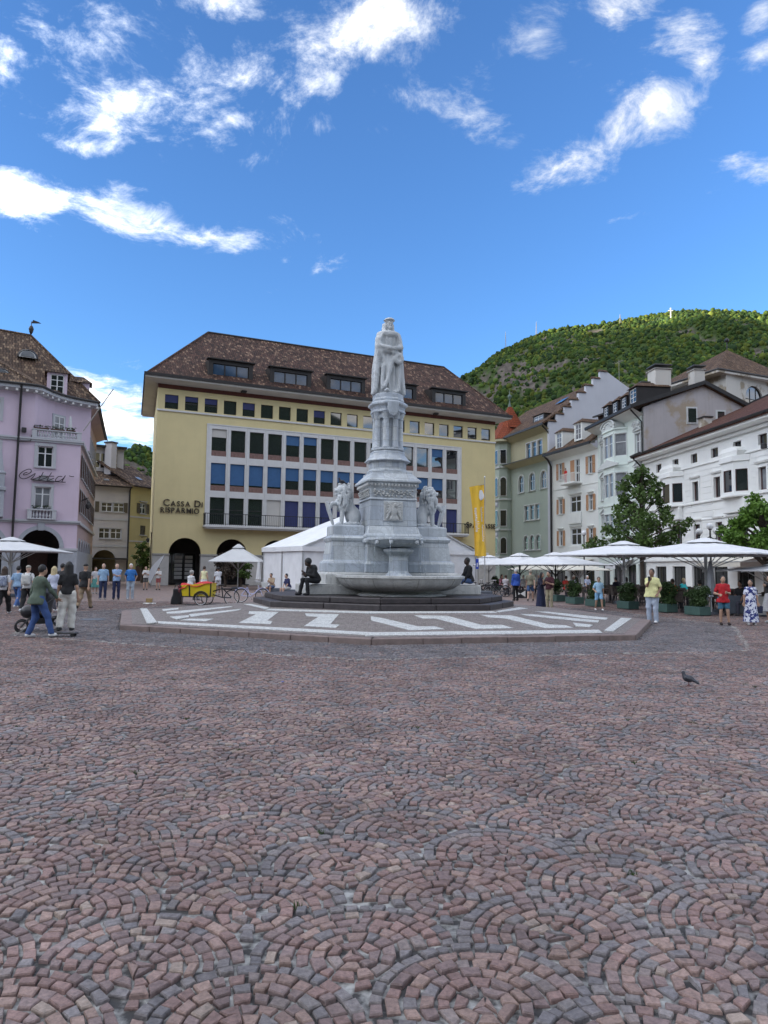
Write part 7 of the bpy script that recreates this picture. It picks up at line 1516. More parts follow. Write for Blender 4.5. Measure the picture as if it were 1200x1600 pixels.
b_ = thing('wind_screen', 'grey wind screen panel at the right edge behind the striped skirt', 'screen', (*gp(1192, 964), 0), R(8)); MB().box(-.42, .42, -.02, .02, .08, .78).build('panel', 'grey_stone', b_, bevel=.01)
b_ = thing('a_board', 'dark board with a white bow-tie mark at the terrace entrance', 'sign board', (*gp(813, 936), 0), R(5)); MB().box(-.4, .4, -.02, .02, .05, .55).build('panel', 'black_metal', b_); MB().add([(-.3, -.025, .12), (-.3, -.025, .5), (0, -.025, .31)], [(0, 2, 1)]).build('mark', 'white_paint', b_); MB().add([(.3, -.025, .12), (.3, -.025, .5), (0, -.025, .31)], [(0, 1, 2)]).build('mark', 'white_paint', b_)
# globe lamps
mat('globe_glass', (0.72, 0.73, 0.75), .2, .04, 3)
def lamp(x, y, zs, label, arms, h0):
    t = thing('street_lamp', label, 'lamp', (x, y, 0), 0, 'globe lamps'); MB().lathe([(.14, 0), (.12, .3), (.06, .5), (.05, h0)], 10).build('post', 'black_metal', t, smooth=True)
    for (dx, dy, z) in arms:
        if dx or dy: MB().tube(smoothline([(0, 0, h0 - .35), (dx * .4, dy * .4, h0 - .5), (dx * .95, dy * .95, z - .45), (dx, dy, z - .22)], 4), .025, 6).build('arm', 'black_metal', t, smooth=True)
        MB().lathe([(.08, z - .24), (.1, z - .18)], 10, c=(dx, dy)).build('cup', 'black_metal', t); MB().ball((dx, dy, z), .205, 16, 12).build('globe', 'globe_glass', t, smooth=True)
x, y = at(1111, 43.0); lamp(x, y, 0, 'street lamp with four white globes above the nearest terrace parasol', [(-.62, .1, 4.12), (.0, 0, 4.45), (.32, -.3, 4.15), (.5, .25, 4.2)], 4.2)
x, y = at(913, 55.0); lamp(x, y, 0, 'slender lamp post with one white globe between tree and shuttered house', [(0, 0, 4.6)], 4.4)
# banner
mat('banner_yellow', (0.80, 0.50, 0.045), .6, .08, 2); mat('banner_white', (0.78, 0.78, 0.80), .6, .05, 3)
fx, fy = at(757.5, 47.0); bn = thing('banner_flag', 'tall yellow banner with white lettering on a pole right of the fountain', 'flag', (fx, fy, 0), R(10)); zz_ = lambda y_: 1.7 + (889.5 - y_) * 47 / 1110
MB().lathe([(.04, 0), (.035, zz_(746)), (.06, zz_(745)), (.02, zz_(743))], 8).build('pole', 'alu', bn, smooth=True)
def flag_pt(u_, v_, off=0.0):
    """u 0..1 from the pole to the free edge, v 0..1 from the top"""
    wv = .09 * math.sin(u_ * 7 + v_ * 2.5) * (.3 + u_) + .05 * math.sin(u_ * 12 - v_ * 4)
    wdt = 1.02 - .34 * v_ ** .7 - (.08 * math.sin(v_ * 3)); return Vector((-.05 - u_ * wdt + .05 * v_ + (.0 if u_ > .05 else 0) + .12 * v_ * (1 - u_), wv - off, zz_(756) - (zz_(756) - zz_(869)) * v_ - .22 * u_ * (1 - v_)))
m = MB(); nu, nv = 16, 40; m.add([flag_pt(i / nu, j / nv) for j in range(nv + 1) for i in range(nu + 1)], [(j * (nu + 1) + i, j * (nu + 1) + i + 1, (j + 1) * (nu + 1) + i + 1, (j + 1) * (nu + 1) + i) for j in range(nv) for i in range(nu)]); m.build('cloth', 'banner_yellow', bn, smooth=True)
MB().bar(flag_pt(0, 0) + Vector((.06, 0, 0)), flag_pt(1, 0), .025).build('top_arm', 'alu', bn)
rg = random.Random(3)
def decal(pts, name='print'):
    m = MB(); k = len(pts); m.add([flag_pt(u_, v_, .012) for u_, v_ in pts], [tuple(range(k))]); me_ = m.mesh(name); obj(name, me_, 'banner_white', bn)
decal([(.24 + .20 * math.cos(a) * (1 + .12 * math.sin(3 * a)), .145 + .075 * math.sin(a)) for a in [2 * math.pi * k / 20 for k in range(20)]])
for (u0_, u1_, v0_, v1_, n_) in ((.12, .36, .31, .52, 9), (.14, .32, .56, .80, 9), (.58, .84, .31, .66, 11)):
    for k in range(n_):
        a0 = v0_ + (v1_ - v0_) * k / n_; a1 = a0 + (v1_ - v0_) / n_ * .74; kind = rg.randrange(3); um = u0_ + (u1_ - u0_) * .45; g_ = (a1 - a0) * .3
        decal([(um, a0), (um, a0 + g_), (u1_, a0 + g_), (u1_, a0)]); decal([(um, a1 - g_), (um, a1), (u1_, a1), (u1_, a1 - g_)])
        if kind == 0: decal([(u0_, a0 + g_), (u0_, a0 + g_ * 1.8), (um, a0 + g_ * 1.8), (um, a0 + g_)])
        else: decal([(um if kind == 1 else u1_ - .07, a0 + g_), (um if kind == 1 else u1_ - .07, a1 - g_), ((um if kind == 1 else u1_ - .07) + .07, a1 - g_), ((um if kind == 1 else u1_ - .07) + .07, a0 + g_)])
mat('sign_blue', (0.02, 0.06, 0.42), .4, .05, 3); b_ = thing('street_sign', 'small blue street sign on a post below the yellow banner', 'sign', (*at(745.5, 44.0), 0)); MB().lathe([(.03, 0), (.03, 2.4)], 8).build('post', 'alu', b_); MB().box(-.09, .09, -.05, -.03, 1.72, 2.35).build('panel', 'sign_blue', b_); MB().box(-.03, .03, -.056, -.051, 1.85, 2.1).build('mark', 'white_paint', b_)
# stone seats round the marquee
for k, (px_, py_, lb, sz) in enumerate(((426, 931, 'dark grey stone seat under the man in a tan shirt', .83), (449, 934, 'dark grey stone seat under the man in a navy shirt', .8), (756, 936, 'dark grey stone block right of the fountain steps', .95))): x, y = gp(px_, py_); b_ = MB(); b_.box(-sz / 2, sz / 2, -.3, .3, 0, .45); tag(b_.build('stone_seat', 'concrete_grey', None, bevel=.025, loc=(x, y + .3, 0), rz=R(12)), lb, 'bench')
# bicycles
mat('bike_lilac', (0.50, 0.50, 0.72), .35, .05, 5); mat('bike_black', (0.02, 0.02, 0.025), .35, .05, 5); mat('chrome', (0.5, 0.5, 0.5), .25, .05, 5, metal=.9)
def wheel(par, x, r_, y=0.0, spokes=14, rim='alu'):
    n = 28; t = MB(); t.tube([(x + r_ * math.cos(2 * math.pi * k / n), y, r_ + r_ * math.sin(2 * math.pi * k / n)) for k in range(n + 1)], .022, 6, False); w_ = t.build('wheel', 'rubber', par, smooth=True)
    s_ = MB(); s_.tube([(x + r_ * .94 * math.cos(2 * math.pi * k / n), y, r_ + r_ * .94 * math.sin(2 * math.pi * k / n)) for k in range(n + 1)], .012, 5, False)
    for k in range(spokes): a = 2 * math.pi * k / spokes; s_.tube([(x, y + (.02 if k % 2 else -.02), r_), (x + r_ * .93 * math.cos(a), y, r_ + r_ * .93 * math.sin(a))], .003, 4)
    s_.tube([(x, y - .05, r_), (x, y + .05, r_)], .022, 8); s_.build('rim', rim, w_, smooth=True); return w_
def bicycle(x, y, rz, fm, label, group, L=1.0, r_=.33, step=True, basket=False):
    b = thing('bicycle', label, 'bicycle', (x, y, 0), rz, group); wheel(b, -L / 2, r_); wheel(b, L / 2, r_); bb = (-.08, 0, .28); st = (-.22, 0, .72); hd = (L / 2 - .2, 0, .82); hb = (L / 2 - .14, 0, .62); rw = (-L / 2, 0, r_); fw2 = (L / 2, 0, r_)
    f = MB()
    for a, c in (((bb, st), (bb, hb), (rw, bb), (rw, st), (hd, hb)) if step else ((bb, st), (bb, hb), (st, hd), (rw, bb), (rw, st), (hd, hb))): f.tube([a, c], .02, 8)
    if step: f.tube(smoothline([hb, (.1, 0, .42), (-.12, 0, .44)], 5), .02, 8)
    f.build('frame', fm, b, smooth=True); fk = MB(); fk.tube([hb, (L / 2 - .06, .05, .5), (L / 2, .05, r_)], .014, 6); fk.tube([hb, (L / 2 - .06, -.05, .5), (L / 2, -.05, r_)], .014, 6); fk.build('fork', fm, b, smooth=True)
    hbm = MB(); hbm.tube([hd, (hd[0] - .04, 0, 1.0)], .014, 6); hbm.tube(smoothline([(hd[0] - .2, -.28, 1.02), (hd[0] - .02, -.2, 1.02), (hd[0] - .02, 0, 1.0), (hd[0] - .02, .2, 1.02), (hd[0] - .2, .28, 1.02)], 4), .013, 6); hbm.build('handlebar', 'chrome', b, smooth=True)
    s_ = MB(); s_.ball((st[0] - .04, 0, .84), (.14, .075, .035), 10, 6); s_.tube([st, (st[0] - .03, 0, .82)], .013, 6); s_.build('saddle', 'rubber', b, smooth=True)
    for xx in (-L / 2, L / 2): g_ = MB(); g_.tube([(xx + (r_ + .04) * math.cos(a), 0, r_ + (r_ + .04) * math.sin(a)) for a in [R(20 + 15 * k) for k in range(10)]], .022, 6); g_.build('mudguard', fm, b, smooth=True)
    c = MB(); c.tube([(bb[0] + .09 * math.cos(2 * math.pi * k / 16), -.03, bb[2] + .09 * math.sin(2 * math.pi * k / 16)) for k in range(17)], .008, 5, False); c.tube([(bb[0], -.06, bb[2]), (bb[0] + .1, -.06, bb[2] - .13)], .01, 5); c.tube([(bb[0], .06, bb[2]), (bb[0] - .1, .06, bb[2] + .13)], .01, 5); c.box(bb[0] + .06, bb[0] + .14, -.14, -.06, bb[2] - .15, bb[2] - .13); c.box(bb[0] - .14, bb[0] - .06, .06, .14, bb[2] + .12, bb[2] + .14); c.build('crank', 'chrome', b)
    if basket:
        k_ = MB(); k_.rects([(.12, .16, .74), (.16, .20, .98)], (L / 2 + .1, 0)); k_.build('basket', 'white_paint', b)
    return b
x, y = gp(393, 941); bicycle(x, y, R(4), 'bike_lilac', 'pale lilac step-through bicycle parked left of the fountain', 'parked bicycles', 1.02, .32, True, True)
for k, (px_, Y, a) in enumerate(((748, 46.5, 20), (757, 46.0, 160), (768, 45.5, 15), (777, 45.2, 170))): x, y = at(px_, Y); bicycle(x, y, R(a), 'bike_black', 'dark bicycle parked among others beside the marquee', 'dark bicycles parked right of the marquee', 1.0, .33, False)
# cargo tricycle
mat('box_yellow', (0.72, 0.55, 0.02), .45, .08, 4); mat('cloth_red', (0.50, 0.02, 0.025), .7, .15, 6); mat('bag_maroon', (0.10, 0.02, 0.03), .7, .3, 8)
x, y = gp(322, 945); cg = thing('cargo_bike', 'yellow box cargo bike with red cover and black frame left of the fountain', 'cargo bike', (x, y, 0), R(-3))
bx = MB(); bx.add([(-.98, -.40, .36), (.28, -.40, .36), (.28, .40, .36), (-.98, .40, .36), (-1.02, -.45, .86), (.32, -.45, .98), (.32, .45, .98), (-1.02, .45, .86)], [(0, 3, 2, 1), (0, 1, 5, 4), (1, 2, 6, 5), (2, 3, 7, 6), (3, 0, 4, 7)]); bo = bx.build('cargo_box', 'box_yellow', cg)
for (a, c) in (((-.99, -.41, .36), (-1.03, -.46, .86)), ((.29, -.41, .36), (.33, -.46, .98)), ((-.62, -.42, .36), (-.64, -.455, .89)), ((-.99, -.41, .37), (.29, -.41, .37))): MB().bar(a, c, .045).build('box_trim', 'bike_black', bo)
V_ = []; n = 12
for i in range(n + 1):
    for j in range(5): t = i / n; q_ = j / 4; V_.append((-1.06 + 1.42 * t, -.50 + 1.0 * q_, .90 + .12 * t + .06 * math.sin(t * 9 + q_ * 4) - (.10 if j in (0, 4) else 0) - (.12 if (i < 3 and j == 0) else 0)))
m = MB(); m.add(V_, [(i * 5 + j, (i + 1) * 5 + j, (i + 1) * 5 + j + 1, i * 5 + j + 1) for i in range(n) for j in range(4)]); m.build('cover', 'cloth_red', cg, smooth=True)
for s_ in (-1, 1): wheel(cg, -.1, .27, s_ * .47, 12); a_ = MB(); a_.tube([(-.1 + .33 * math.cos(R(k)), s_ * .47, .27 + .33 * math.sin(R(k))) for k in range(10, 171, 16)], .03, 6); a_.build('mudguard', 'bike_black', cg, smooth=True)
wheel(cg, 1.15, .33, 0, 16); f = MB()
for a, c in (((.3, 0, .45), (.75, 0, .33)), ((.75, 0, .33), (1.15, 0, .33)), ((.75, 0, .33), (.68, 0, .78)), ((.68, 0, .78), (1.15, 0, .33)), ((.68, 0, .72), (.3, 0, .6)), ((1.15, 0, .70), (.72, 0, .70))): f.tube([a, c], .025, 8)
f.box(.8, 1.4, -.08, .08, .70, .74); f.build('frame', 'bike_black', cg, smooth=True); s_ = MB(); s_.ball((.66, 0, .88), (.14, .09, .04), 10, 6); s_.tube([(.68, 0, .75), (.66, 0, .86)], .015, 6); s_.build('saddle', 'rubber', cg, smooth=True); h_ = MB(); h_.tube(smoothline([(.45, -.32, 1.05), (.33, -.25, 1.06), (.3, 0, 1.02), (.33, .25, 1.06), (.45, .32, 1.05)], 4), .015, 6); h_.build('handlebar', 'black_metal', cg, smooth=True)
x, y = gp(279, 944); bg_ = thing('luggage', 'maroon and black bags leaning on the cargo bike', 'bag', (x, y, 0), R(5)); S = SDF((-.3, -.25, 0), (.3, .25, .95), .03); S.field(lambda X, Y, Z: np.maximum(np.maximum(np.abs(X + .06) - .22 + .12 * Z, np.abs(Y) - .2), np.abs(Z - .34) - .32) - .03 + .02 * np.sin(9 * X + 7 * Z), .03); obj('bag', S.mesh('bag'), 'bike_black', bg_)
S = SDF((-.2, -.35, .3), (.35, .1, .95), .025); S.ell((.1, -.12, .62), (.17, .16, .2), .03).ell((.1, -.2, .8), (.14, .1, .05), .02); obj('bag_pouch', S.mesh('bag_pouch'), 'bag_maroon', bg_); MB().tube(smoothline([(-.2, 0, .6), (-.15, -.05, .85), (.0, -.05, .9), (.12, 0, .78)], 5), .015, 6).build('strap', 'bike_black', bg_, smooth=True)
x, y = gp(233, 944); bx_ = thing('donation_box', 'small wooden box on a white cloth on the paving', 'box', (x, y, 0), R(10)); mat('wood_light', (0.32, 0.22, 0.10), .7, .2, 10); MB().box(-.13, .13, -.11, .11, .08, .26).build('box', 'wood_light', bx_, bevel=.01); m = MB(); n = 14
m.add([(0, 0, .085)] + [(.28 * (1 + .2 * math.sin(k * 2.3)) * math.cos(2 * math.pi * k / n), .22 * (1 + .15 * math.cos(k * 1.7)) * math.sin(2 * math.pi * k / n), .02 + .03 * (k % 2)) for k in range(n)], [(0, 1 + k, 1 + (k + 1) % n) for k in range(n)]); m.build('cloth', 'white_paint', bx_)
# photographer's white reflector
mat('reflector', (0.72, 0.74, 0.78), .6, .04, 2); x, y = gp(236, 918); rf_ = thing('photo_reflector', 'large white leaf-shaped photo reflector leaning beside the bank corner', 'reflector', (x, y, 0), R(-12)); m = MB(); n = 14; L_ = []; 
for k in range(n + 1): t = k / n; L_.append((-.55 * math.sin(math.pi * t) ** .8 * (1 - .35 * t) + 1.15 * t * t - .05, .15 * math.sin(math.pi * t), .25 + 2.35 * t))
R_ = [(-.1 + 1.2 * t ** 1.05, .0, .25 + 2.35 * t) for t in [k / n for k in range(n + 1)]]
m.add(L_ + R_, [(k, k + n + 1, k + n + 2, k + 1) for k in range(n)]); m.build('panel', 'reflector', rf_, smooth=True); MB().tube([(-.1, .02, 0), (-.1, .02, .3), (1.1, .02, 2.6)], .015, 6).build('frame', 'black_metal', rf_)
# pushchair
x, y = gp(62, 986); pc_ = thing('pushchair', 'black pushchair being pushed by the couple at the left', 'pushchair', (x, y, 0), R(25))
for (xx, yy, r_) in ((-.42, -.25, .14), (-.42, .25, .14), (.35, -.28, .17), (.35, .28, .17)): wheel(pc_, xx, r_, yy, 6, 'black_metal')
f = MB()
for s_ in (-1, 1): f.tube([(-.42, s_ * .25, .14), (-.1, s_ * .26, .5), (.3, s_ * .27, .85), (.55, s_ * .27, 1.02)], .018, 6); f.tube([(.35, s_ * .28, .17), (-.05, s_ * .26, .52)], .018, 6)
f.tube([(.55, -.27, 1.02), (.55, .27, 1.02)], .022, 8); f.build('frame', 'black_metal', pc_, smooth=True); S = SDF((-.5, -.26, .3), (.3, .26, 1.05), .03); S.cap((-.3, 0, .5), (.05, 0, .52), .17, .2, .05).cap((.08, 0, .55), (.16, 0, .85), .18, .16, .05).ell((-.02, 0, .98), (.26, .24, .14), .04); obj('seat_and_hood', S.mesh('seat_and_hood'), 'bike_black', pc_); MB().rects([(.26, .22, .2), (.3, .25, .34)], (.05, 0)).build('under_basket', 'rubber', pc_)
x, y = gp(98, 995); sb = thing('shoe_shadow_board', 'added black board on small wheels, for the shoe and shadow under the woman in cream trousers', 'board', (x, y, 0), R(8)); MB().box(-.32, .32, -.11, .11, .07, .10).build('deck', 'black_metal', sb, bevel=.012)  # added board, stands in for a black shoe and its shadow
for xx in (-.24, .24):
    for yy in (-.09, .09): MB().add(*[(lambda n: ([(xx + .045 * math.cos(2 * math.pi * k / n), yy + dy, .045 + .045 * math.sin(2 * math.pi * k / n)) for dy in (-.015, .015) for k in range(n)], [(k, (k + 1) % n, (k + 1) % n + n, k + n) for k in range(n)] + [tuple(range(n)), tuple(range(2 * n - 1, n - 1, -1))]))(12)][0]).build('wheel', 'rubber', sb)
# manhole cover
mc_ = MB(); mc_.lathe([(.38, 0), (.38, .012), (.34, .014), (0.001, .012)], 28); tag(mc_.build('manhole_cover', 'concrete_grey', None, loc=(*gp(146, 968), -.002)), 'round dark manhole cover in the paving left of the terrace', 'manhole cover')

# a scrap of litter
x, y = gp(441, 1067); s_ = .022; tag(MB().add([(-s_, -s_ * .6, .002), (s_, -s_ * .5, .006), (s_ * .9, s_ * .6, .012), (-s_ * .8, s_ * .7, .004)], [(0, 1, 2, 3)]).build('litter_scrap', 'sign_blue', None, loc=(x, y, .012)), 'tiny blue paper scrap on the setts left of centre', 'litter')
# ---------------------------------------------------------------- people: one continuous body each, clothes over it
SKIN = {'a': (0.52, 0.34, 0.26), 'b': (0.42, 0.26, 0.18), 'c': (0.22, 0.125, 0.085), 'd': (0.055, 0.033, 0.026)}
for k_, c_ in SKIN.items(): mat('skin_' + k_, c_, .55, .08, 8)
HAIR = {'black': (0.012, 0.011, 0.012), 'brown': (0.05, 0.03, 0.02), 'grey': (0.36, 0.35, 0.33), 'blonde': (0.52, 0.42, 0.24), 'white': (0.6, 0.6, 0.6), 'khaki': (0.33, 0.31, 0.26)}
for k_, c_ in HAIR.items(): mat('hair_' + k_, c_, .6, .25, 30, .3, 60)
def cloth(col):
    n = 'cloth_%02x%02x%02x' % tuple(int(c * 255) for c in col)
    return mat(n, col, .85, .16, 7, 1.0, 11)
def ikj(a, b, l1, l2, pole):
    a, b, pole = Vector(a), Vector(b), Vector(pole); d = b - a; L = min(d.length, (l1 + l2) * .995); d.normalize(); b = a + d * L
    x = (l1 * l1 - l2 * l2 + L * L) / (2 * L); h = math.sqrt(max(l1 * l1 - x * x, 1e-6)); p = pole - d * pole.dot(d); p.normalize(); return a + d * x + p * h, b
def hand_geo():
    S = SDF((-.06, -.06, -.22), (.06, .06, .03), .0065); S.cap((0, 0, .01), (0, 0, -.03), .026, .028, .01); S.field(lambda X, Y, Z: np.maximum(np.maximum(np.abs(X) - .036, np.abs(Y) - .011), np.abs(Z + .055) - .04) - .005, .01)
    for i, (x, l) in enumerate(((-.030, .062), (-.010, .074), (.010, .070), (.030, .054))): S.cap((x, 0, -.095), (x * 1.08, -.012, -.095 - l * .5), .0092, .0086, .004).cap((x * 1.08, -.012, -.095 - l * .5), (x * 1.1, -.038, -.095 - l * .88), .0086, .0075, .004)
    S.cap((-.034, 0, -.035), (-.056, -.016, -.07), .0125, .0105, .006).cap((-.056, -.016, -.07), (-.056, -.034, -.098), .0105, .0085, .004); return S.geo()
HANDV, HANDF = hand_geo()
EYE = None
def person(label, pos, rz, H=1.75, skin='a', top=(.3, .3, .3), sleeve='short', bot=(.05, .06, .1), legs='long', shoe=(.6, .6, .6), hair='brown', style='short', pose='stand', fat=1.0, z=0.0, lean=0.0, hands=None, feet=None, seat=None, turn=0.0, nod=0.0, res=.021, hem=.90, wide=1.0, pack=None, hold=None, group=None, botm=None, topm=None, fem=False):
    t = thing('person', label, 'person', (pos[0], pos[1], z), rz, group); s = H / 1.75; t.scale = (s, s, s)
    ph = .93 if seat is None else seat / s + .10
    FT = {'stand': ((-.11, .0), (.11, .02)), 'walk': ((-.09, -.30), (.09, .32)), 'walk2': ((-.09, .32), (.09, -.30)), 'push': ((-.09, -.26), (.1, .30)), 'sit': ((-.12, -.46), (.12, -.42)), 'wide': ((-.16, -.02), (.16, .02))}
    ft = feet or FT['sit' if seat is not None else (pose if pose in FT else 'stand')]
    pz = ph - (.035 if pose in ('walk', 'walk2', 'push') else 0)
    def T(p):      # torso leans forward about the hips
        y, q = p[1], p[2] - .95; return Vector((p[0], y * math.cos(lean) - q * math.sin(lean), pz + .02 + q * math.cos(lean) + y * math.sin(lean)))
    sh = [T((sx * .172 * (1 if not fem else .9), .01, 1.385)) for sx in (-1, 1)]; neck = T((0, .01, 1.47)); hd = T((0, -.02 - .05 * nod, 1.622 - .02 * nod))
    HT = {'stand': ((-.25, -.03, .80), (.25, -.03, .80)), 'walk': ((-.24, .16, .82), (.24, -.18, .84)), 'walk2': ((-.24, -.18, .84), (.24, .16, .82)), 'cross': ((.10, -.22, 1.16), (-.10, -.24, 1.20)), 'push': ((-.2, -.40, 1.02), (.2, -.40, 1.02)), 'phone': ((-.10, -.30, 1.28), (.12, -.27, 1.20)), 'one': ((-.06, -.27, 1.36), (.24, -.05, .82)), 'sit': ((-.13, -.34, .80), (.13, -.34, .80)), 'face': ((-.06, -.30, 1.30), (.05, -.31, 1.26)), 'camera': ((-.08, -.26, 1.22), (.08, -.26, 1.20)), 'point': ((-.58, -.12, 1.40), (.22, -.1, .86))}
    ht = hands or HT[pose if pose in HT else ('sit' if seat is not None else 'stand')]
    arms = []
    for i in (0, 1):
        sx = (-1, 1)[i]; tgt = T(ht[i]) if seat is None or pose in HT and pose != 'sit' else Vector((ht[i][0], ht[i][1], pz - .95 + .02 + ht[i][2] + .02))
        el, wr = ikj(sh[i], tgt, .28, .25, (sx * .5, .55, -.55)); arms.append((sh[i], el, wr))
    lg = []
    for i in (0, 1):
        sx = (-1, 1)[i]; hip = Vector((sx * .092, 0, pz)); f = ft[i]; an = Vector((f[0], f[1], (f[2] if len(f) > 2 else (.08 if abs(f[1]) < .25 or f[1] < 0 or seat is not None else .13)))); kn, an = ikj(hip, an, .43, .42, (sx * .05, -1, .2)); lg.append((hip, kn, an))
    lo = (-.75, -.75, -.02); hi = (.75, .6, 1.95)
    xs = [v for a in arms + lg for v in a] + [hd, neck]; lo = [min(v[i] for v in xs) - .24 for i in range(3)]; hi = [max(v[i] for v in xs) + .24 for i in range(3)]; lo[2] = max(lo[2], -.02)
    def torso(S, g, k=.05):
        c = T((0, 0, 1.27)); b_ = T((0, -.015 * fat, 1.06)); p = T((0, .015, .95)); w = .94 if fem else 1.0
        S.ell(c, (.160 * w * (1 + (fat - 1) * .6) + g, .112 * fat + g, .215 + g * .5), k, rx=-lean).ell(b_, (.142 * fat * w + g, .108 * fat + g, .19 + g), k, rx=-lean).ell(p, (.160 * (1 + (fat - 1) * .7) + g, .122 * (1 + (fat - 1) * .6) + g, .13 + g), k)
        for i in (0, 1): S.cap(T((0, .01, 1.415)), sh[i], .055 + g, .050 + g, .04)
    # body
    S = SDF(lo, hi, res); torso(S, 0); S.cap(neck - Vector((0, 0, .06)), hd, .055, .05, .02)
    q = Matrix.Rotation(turn, 3, 'Z'); hv = lambda v: hd + q @ Vector(v)
    S.ell(hd, (.079, .098, .122), .02, rz=turn).ell(hv((0, -.05, -.055)), (.052, .05, .06), .02).cap(hv((0, -.092, .012)), hv((0, -.108, -.022)), .012, .016, .012).ell(hv((0, -.088, -.062)), (.024, .014, .012), .008)
    for sx in (-1, 1): S.ell(hv((sx * .077, .008, -.01)), (.012, .022, .032), .008)
    sk_ = .72 if sleeve == 'long' else 1.0; lk_ = .68 if legs == 'long' else (.8 if legs in ('dress', 'skirt') else 1.0)
    for a in arms: S.cap(a[0], a[1], .05 * sk_, .04 * sk_, .03).cap(a[1], a[2], .04 * sk_, .028, .02)
    for l in lg: S.cap(l[0], l[1], .08 * (1 + (fat - 1) * .5) * lk_, .055 * lk_, .03).cap(l[1], l[2] + Vector((0, .0, 0)), .055 * lk_, .035 * lk_, .02).ell(l[1].lerp(l[2], .3) + Vector((0, .02, 0)), (.05 * lk_, .055 * lk_, .11), .02).ell(l[2] + Vector((0, -.05, -.045)), (.04, .11, .035), .02)
    ex = []
    for i, a in enumerate(arms):
        d = (a[2] - a[1]).normalized(); zax = -d; xax = Vector((0, 1, 0)).cross(zax); xax = xax.normalized() if xax.length > .1 else Vector((1, 0, 0)); yax = zax.cross(xax); M_ = np.array(Matrix((xax, yax, zax)).transposed()); V_ = HANDV.copy(); F_ = HANDF
        if i == 1: V_[:, 0] *= -1; F_ = HANDF[:, ::-1]
        ex.append((V_ @ M_.T + np.array(a[2]), F_))
    obj('body', S.mesh('body', ex), 'skin_' + skin, t)
    # top
    if topm is not None or top is not None:
        S = SDF(lo, hi, res); torso(S, .013); ov_ = .045 if hem < .9 else .012; S.ell(T((0, .012, hem)), ((.168 * (1 + (fat - 1) * .85) + ov_) * (.95 if fem else 1), .135 * (1 + (fat - 1) * .8) + ov_, .26), .05)
        if sleeve != 'none':
            for a in arms:
                e = a[0].lerp(a[1], .68) if sleeve == 'short' else a[1]; S.cap(a[0], e, .054, .062 if sleeve == 'short' else .054, .025)
                if sleeve == 'long': S.cap(a[1], a[1].lerp(a[2], .95), .056, .044, .02)
        up_ = (T((0, 0, 1.5)) - T((0, 0, 1.0))).normalized(); S.clip(T((0, 0, hem)), up_); S.clip(T((0, 0, 1.50)), -up_); S.cap(neck - up_ * .0, neck + up_ * .12, .056, .06, .004, True)
        S.F += .006 * np.sin(31 * S.ax[2])[None, None] * np.sin(17 * S.ax[0] + 2)[:, None, None]
        obj('shirt' if legs != 'dress' else 'bodice', S.mesh('shirt'), topm or cloth(top), t)
    # legs
    if legs in ('long', 'shorts'):
        S = SDF(lo, hi, res); S.ell(T((0, .015, .95)), (.168 * (1 + (fat - 1) * .8), .13 * (1 + (fat - 1) * .7), .12), .04)
        for l in lg:
            S.cap(l[0], l[1], .095 * (1 + (fat - 1) * .6) * wide, (.072 if legs == 'long' else .085) * wide, .04)
            if legs == 'long': S.cap(l[1], l[2] + (l[2] - l[1]).normalized() * .03, .07 * wide, .06 * wide, .03).cap(l[2] + (l[2] - l[1]).normalized() * .12, l[2] + (l[2] - l[1]).normalized() * .2, .1 * wide, .1 * wide, .006, True)
        if seat is None: S.clip((0, 0, pz + .11), (0, 0, -1))
        if legs == 'shorts':
            for l in lg: S.cap(l[1] + (l[1] - l[0]).normalized() * .12, l[1] + (l[1] - l[0]).normalized() * .02, .12, .12, .004, True)
        S.F += .007 * np.sin(26 * S.ax[2])[None, None] * np.sin(13 * S.ax[0] + 1)[:, None, None]
        obj('trousers' if legs == 'long' else 'shorts', S.mesh('trousers'), botm or cloth(bot), t)
    elif legs in ('skirt', 'dress'):
        S = SDF(lo, hi, res); z0 = .12 if legs == 'dress' else .42; top_ = pz + .16
        def sk(X, Y, Z):
            f = np.clip((top_ - Z) / (top_ - z0), 0, 1); a = np.arctan2(Y, X); r_ = (.15 * fat + (.10 if legs == 'dress' else .13) * f) * (1 + .05 * f * np.sin(9 * a) + .03 * f * np.sin(5 * a + 1)); return np.maximum(np.maximum(np.sqrt(X ** 2 + (Y * 1.15) ** 2) - r_, Z - top_), z0 - Z) * .9
        S.field(sk, .03); S.ell(T((0, .015, .95)), (.165 * fat, .13 * fat, .12), .04); S.clip((0, 0, z0), (0, 0, 1)); obj('skirt', S.mesh('skirt'), botm or cloth(bot), t)
    # shoes
    for i, l in enumerate(lg):
        S = SDF((-.08, -.2, 0), (.08, .1, .13), .016); S.ell((0, -.065, .045), (.048, .135, .045), .02).ell((0, .01, .065), (.045, .06, .06), .02).clip((0, 0, .004), (0, 0, 1)); o = obj('shoe', cached('shoe_mesh', lambda: S.mesh('shoe')), None, t)
        if not o.data.materials: o.data.materials.append(cloth(shoe))
        o.material_slots[0].link = 'OBJECT'; o.material_slots[0].material = cloth(shoe); o.location = l[2] + Vector((0, .0, -.08)); 
        if ft[i][1] > .25 and seat is None: o.rotation_euler = (R(-32), 0, 0); o.location += Vector((0, 0, .01))
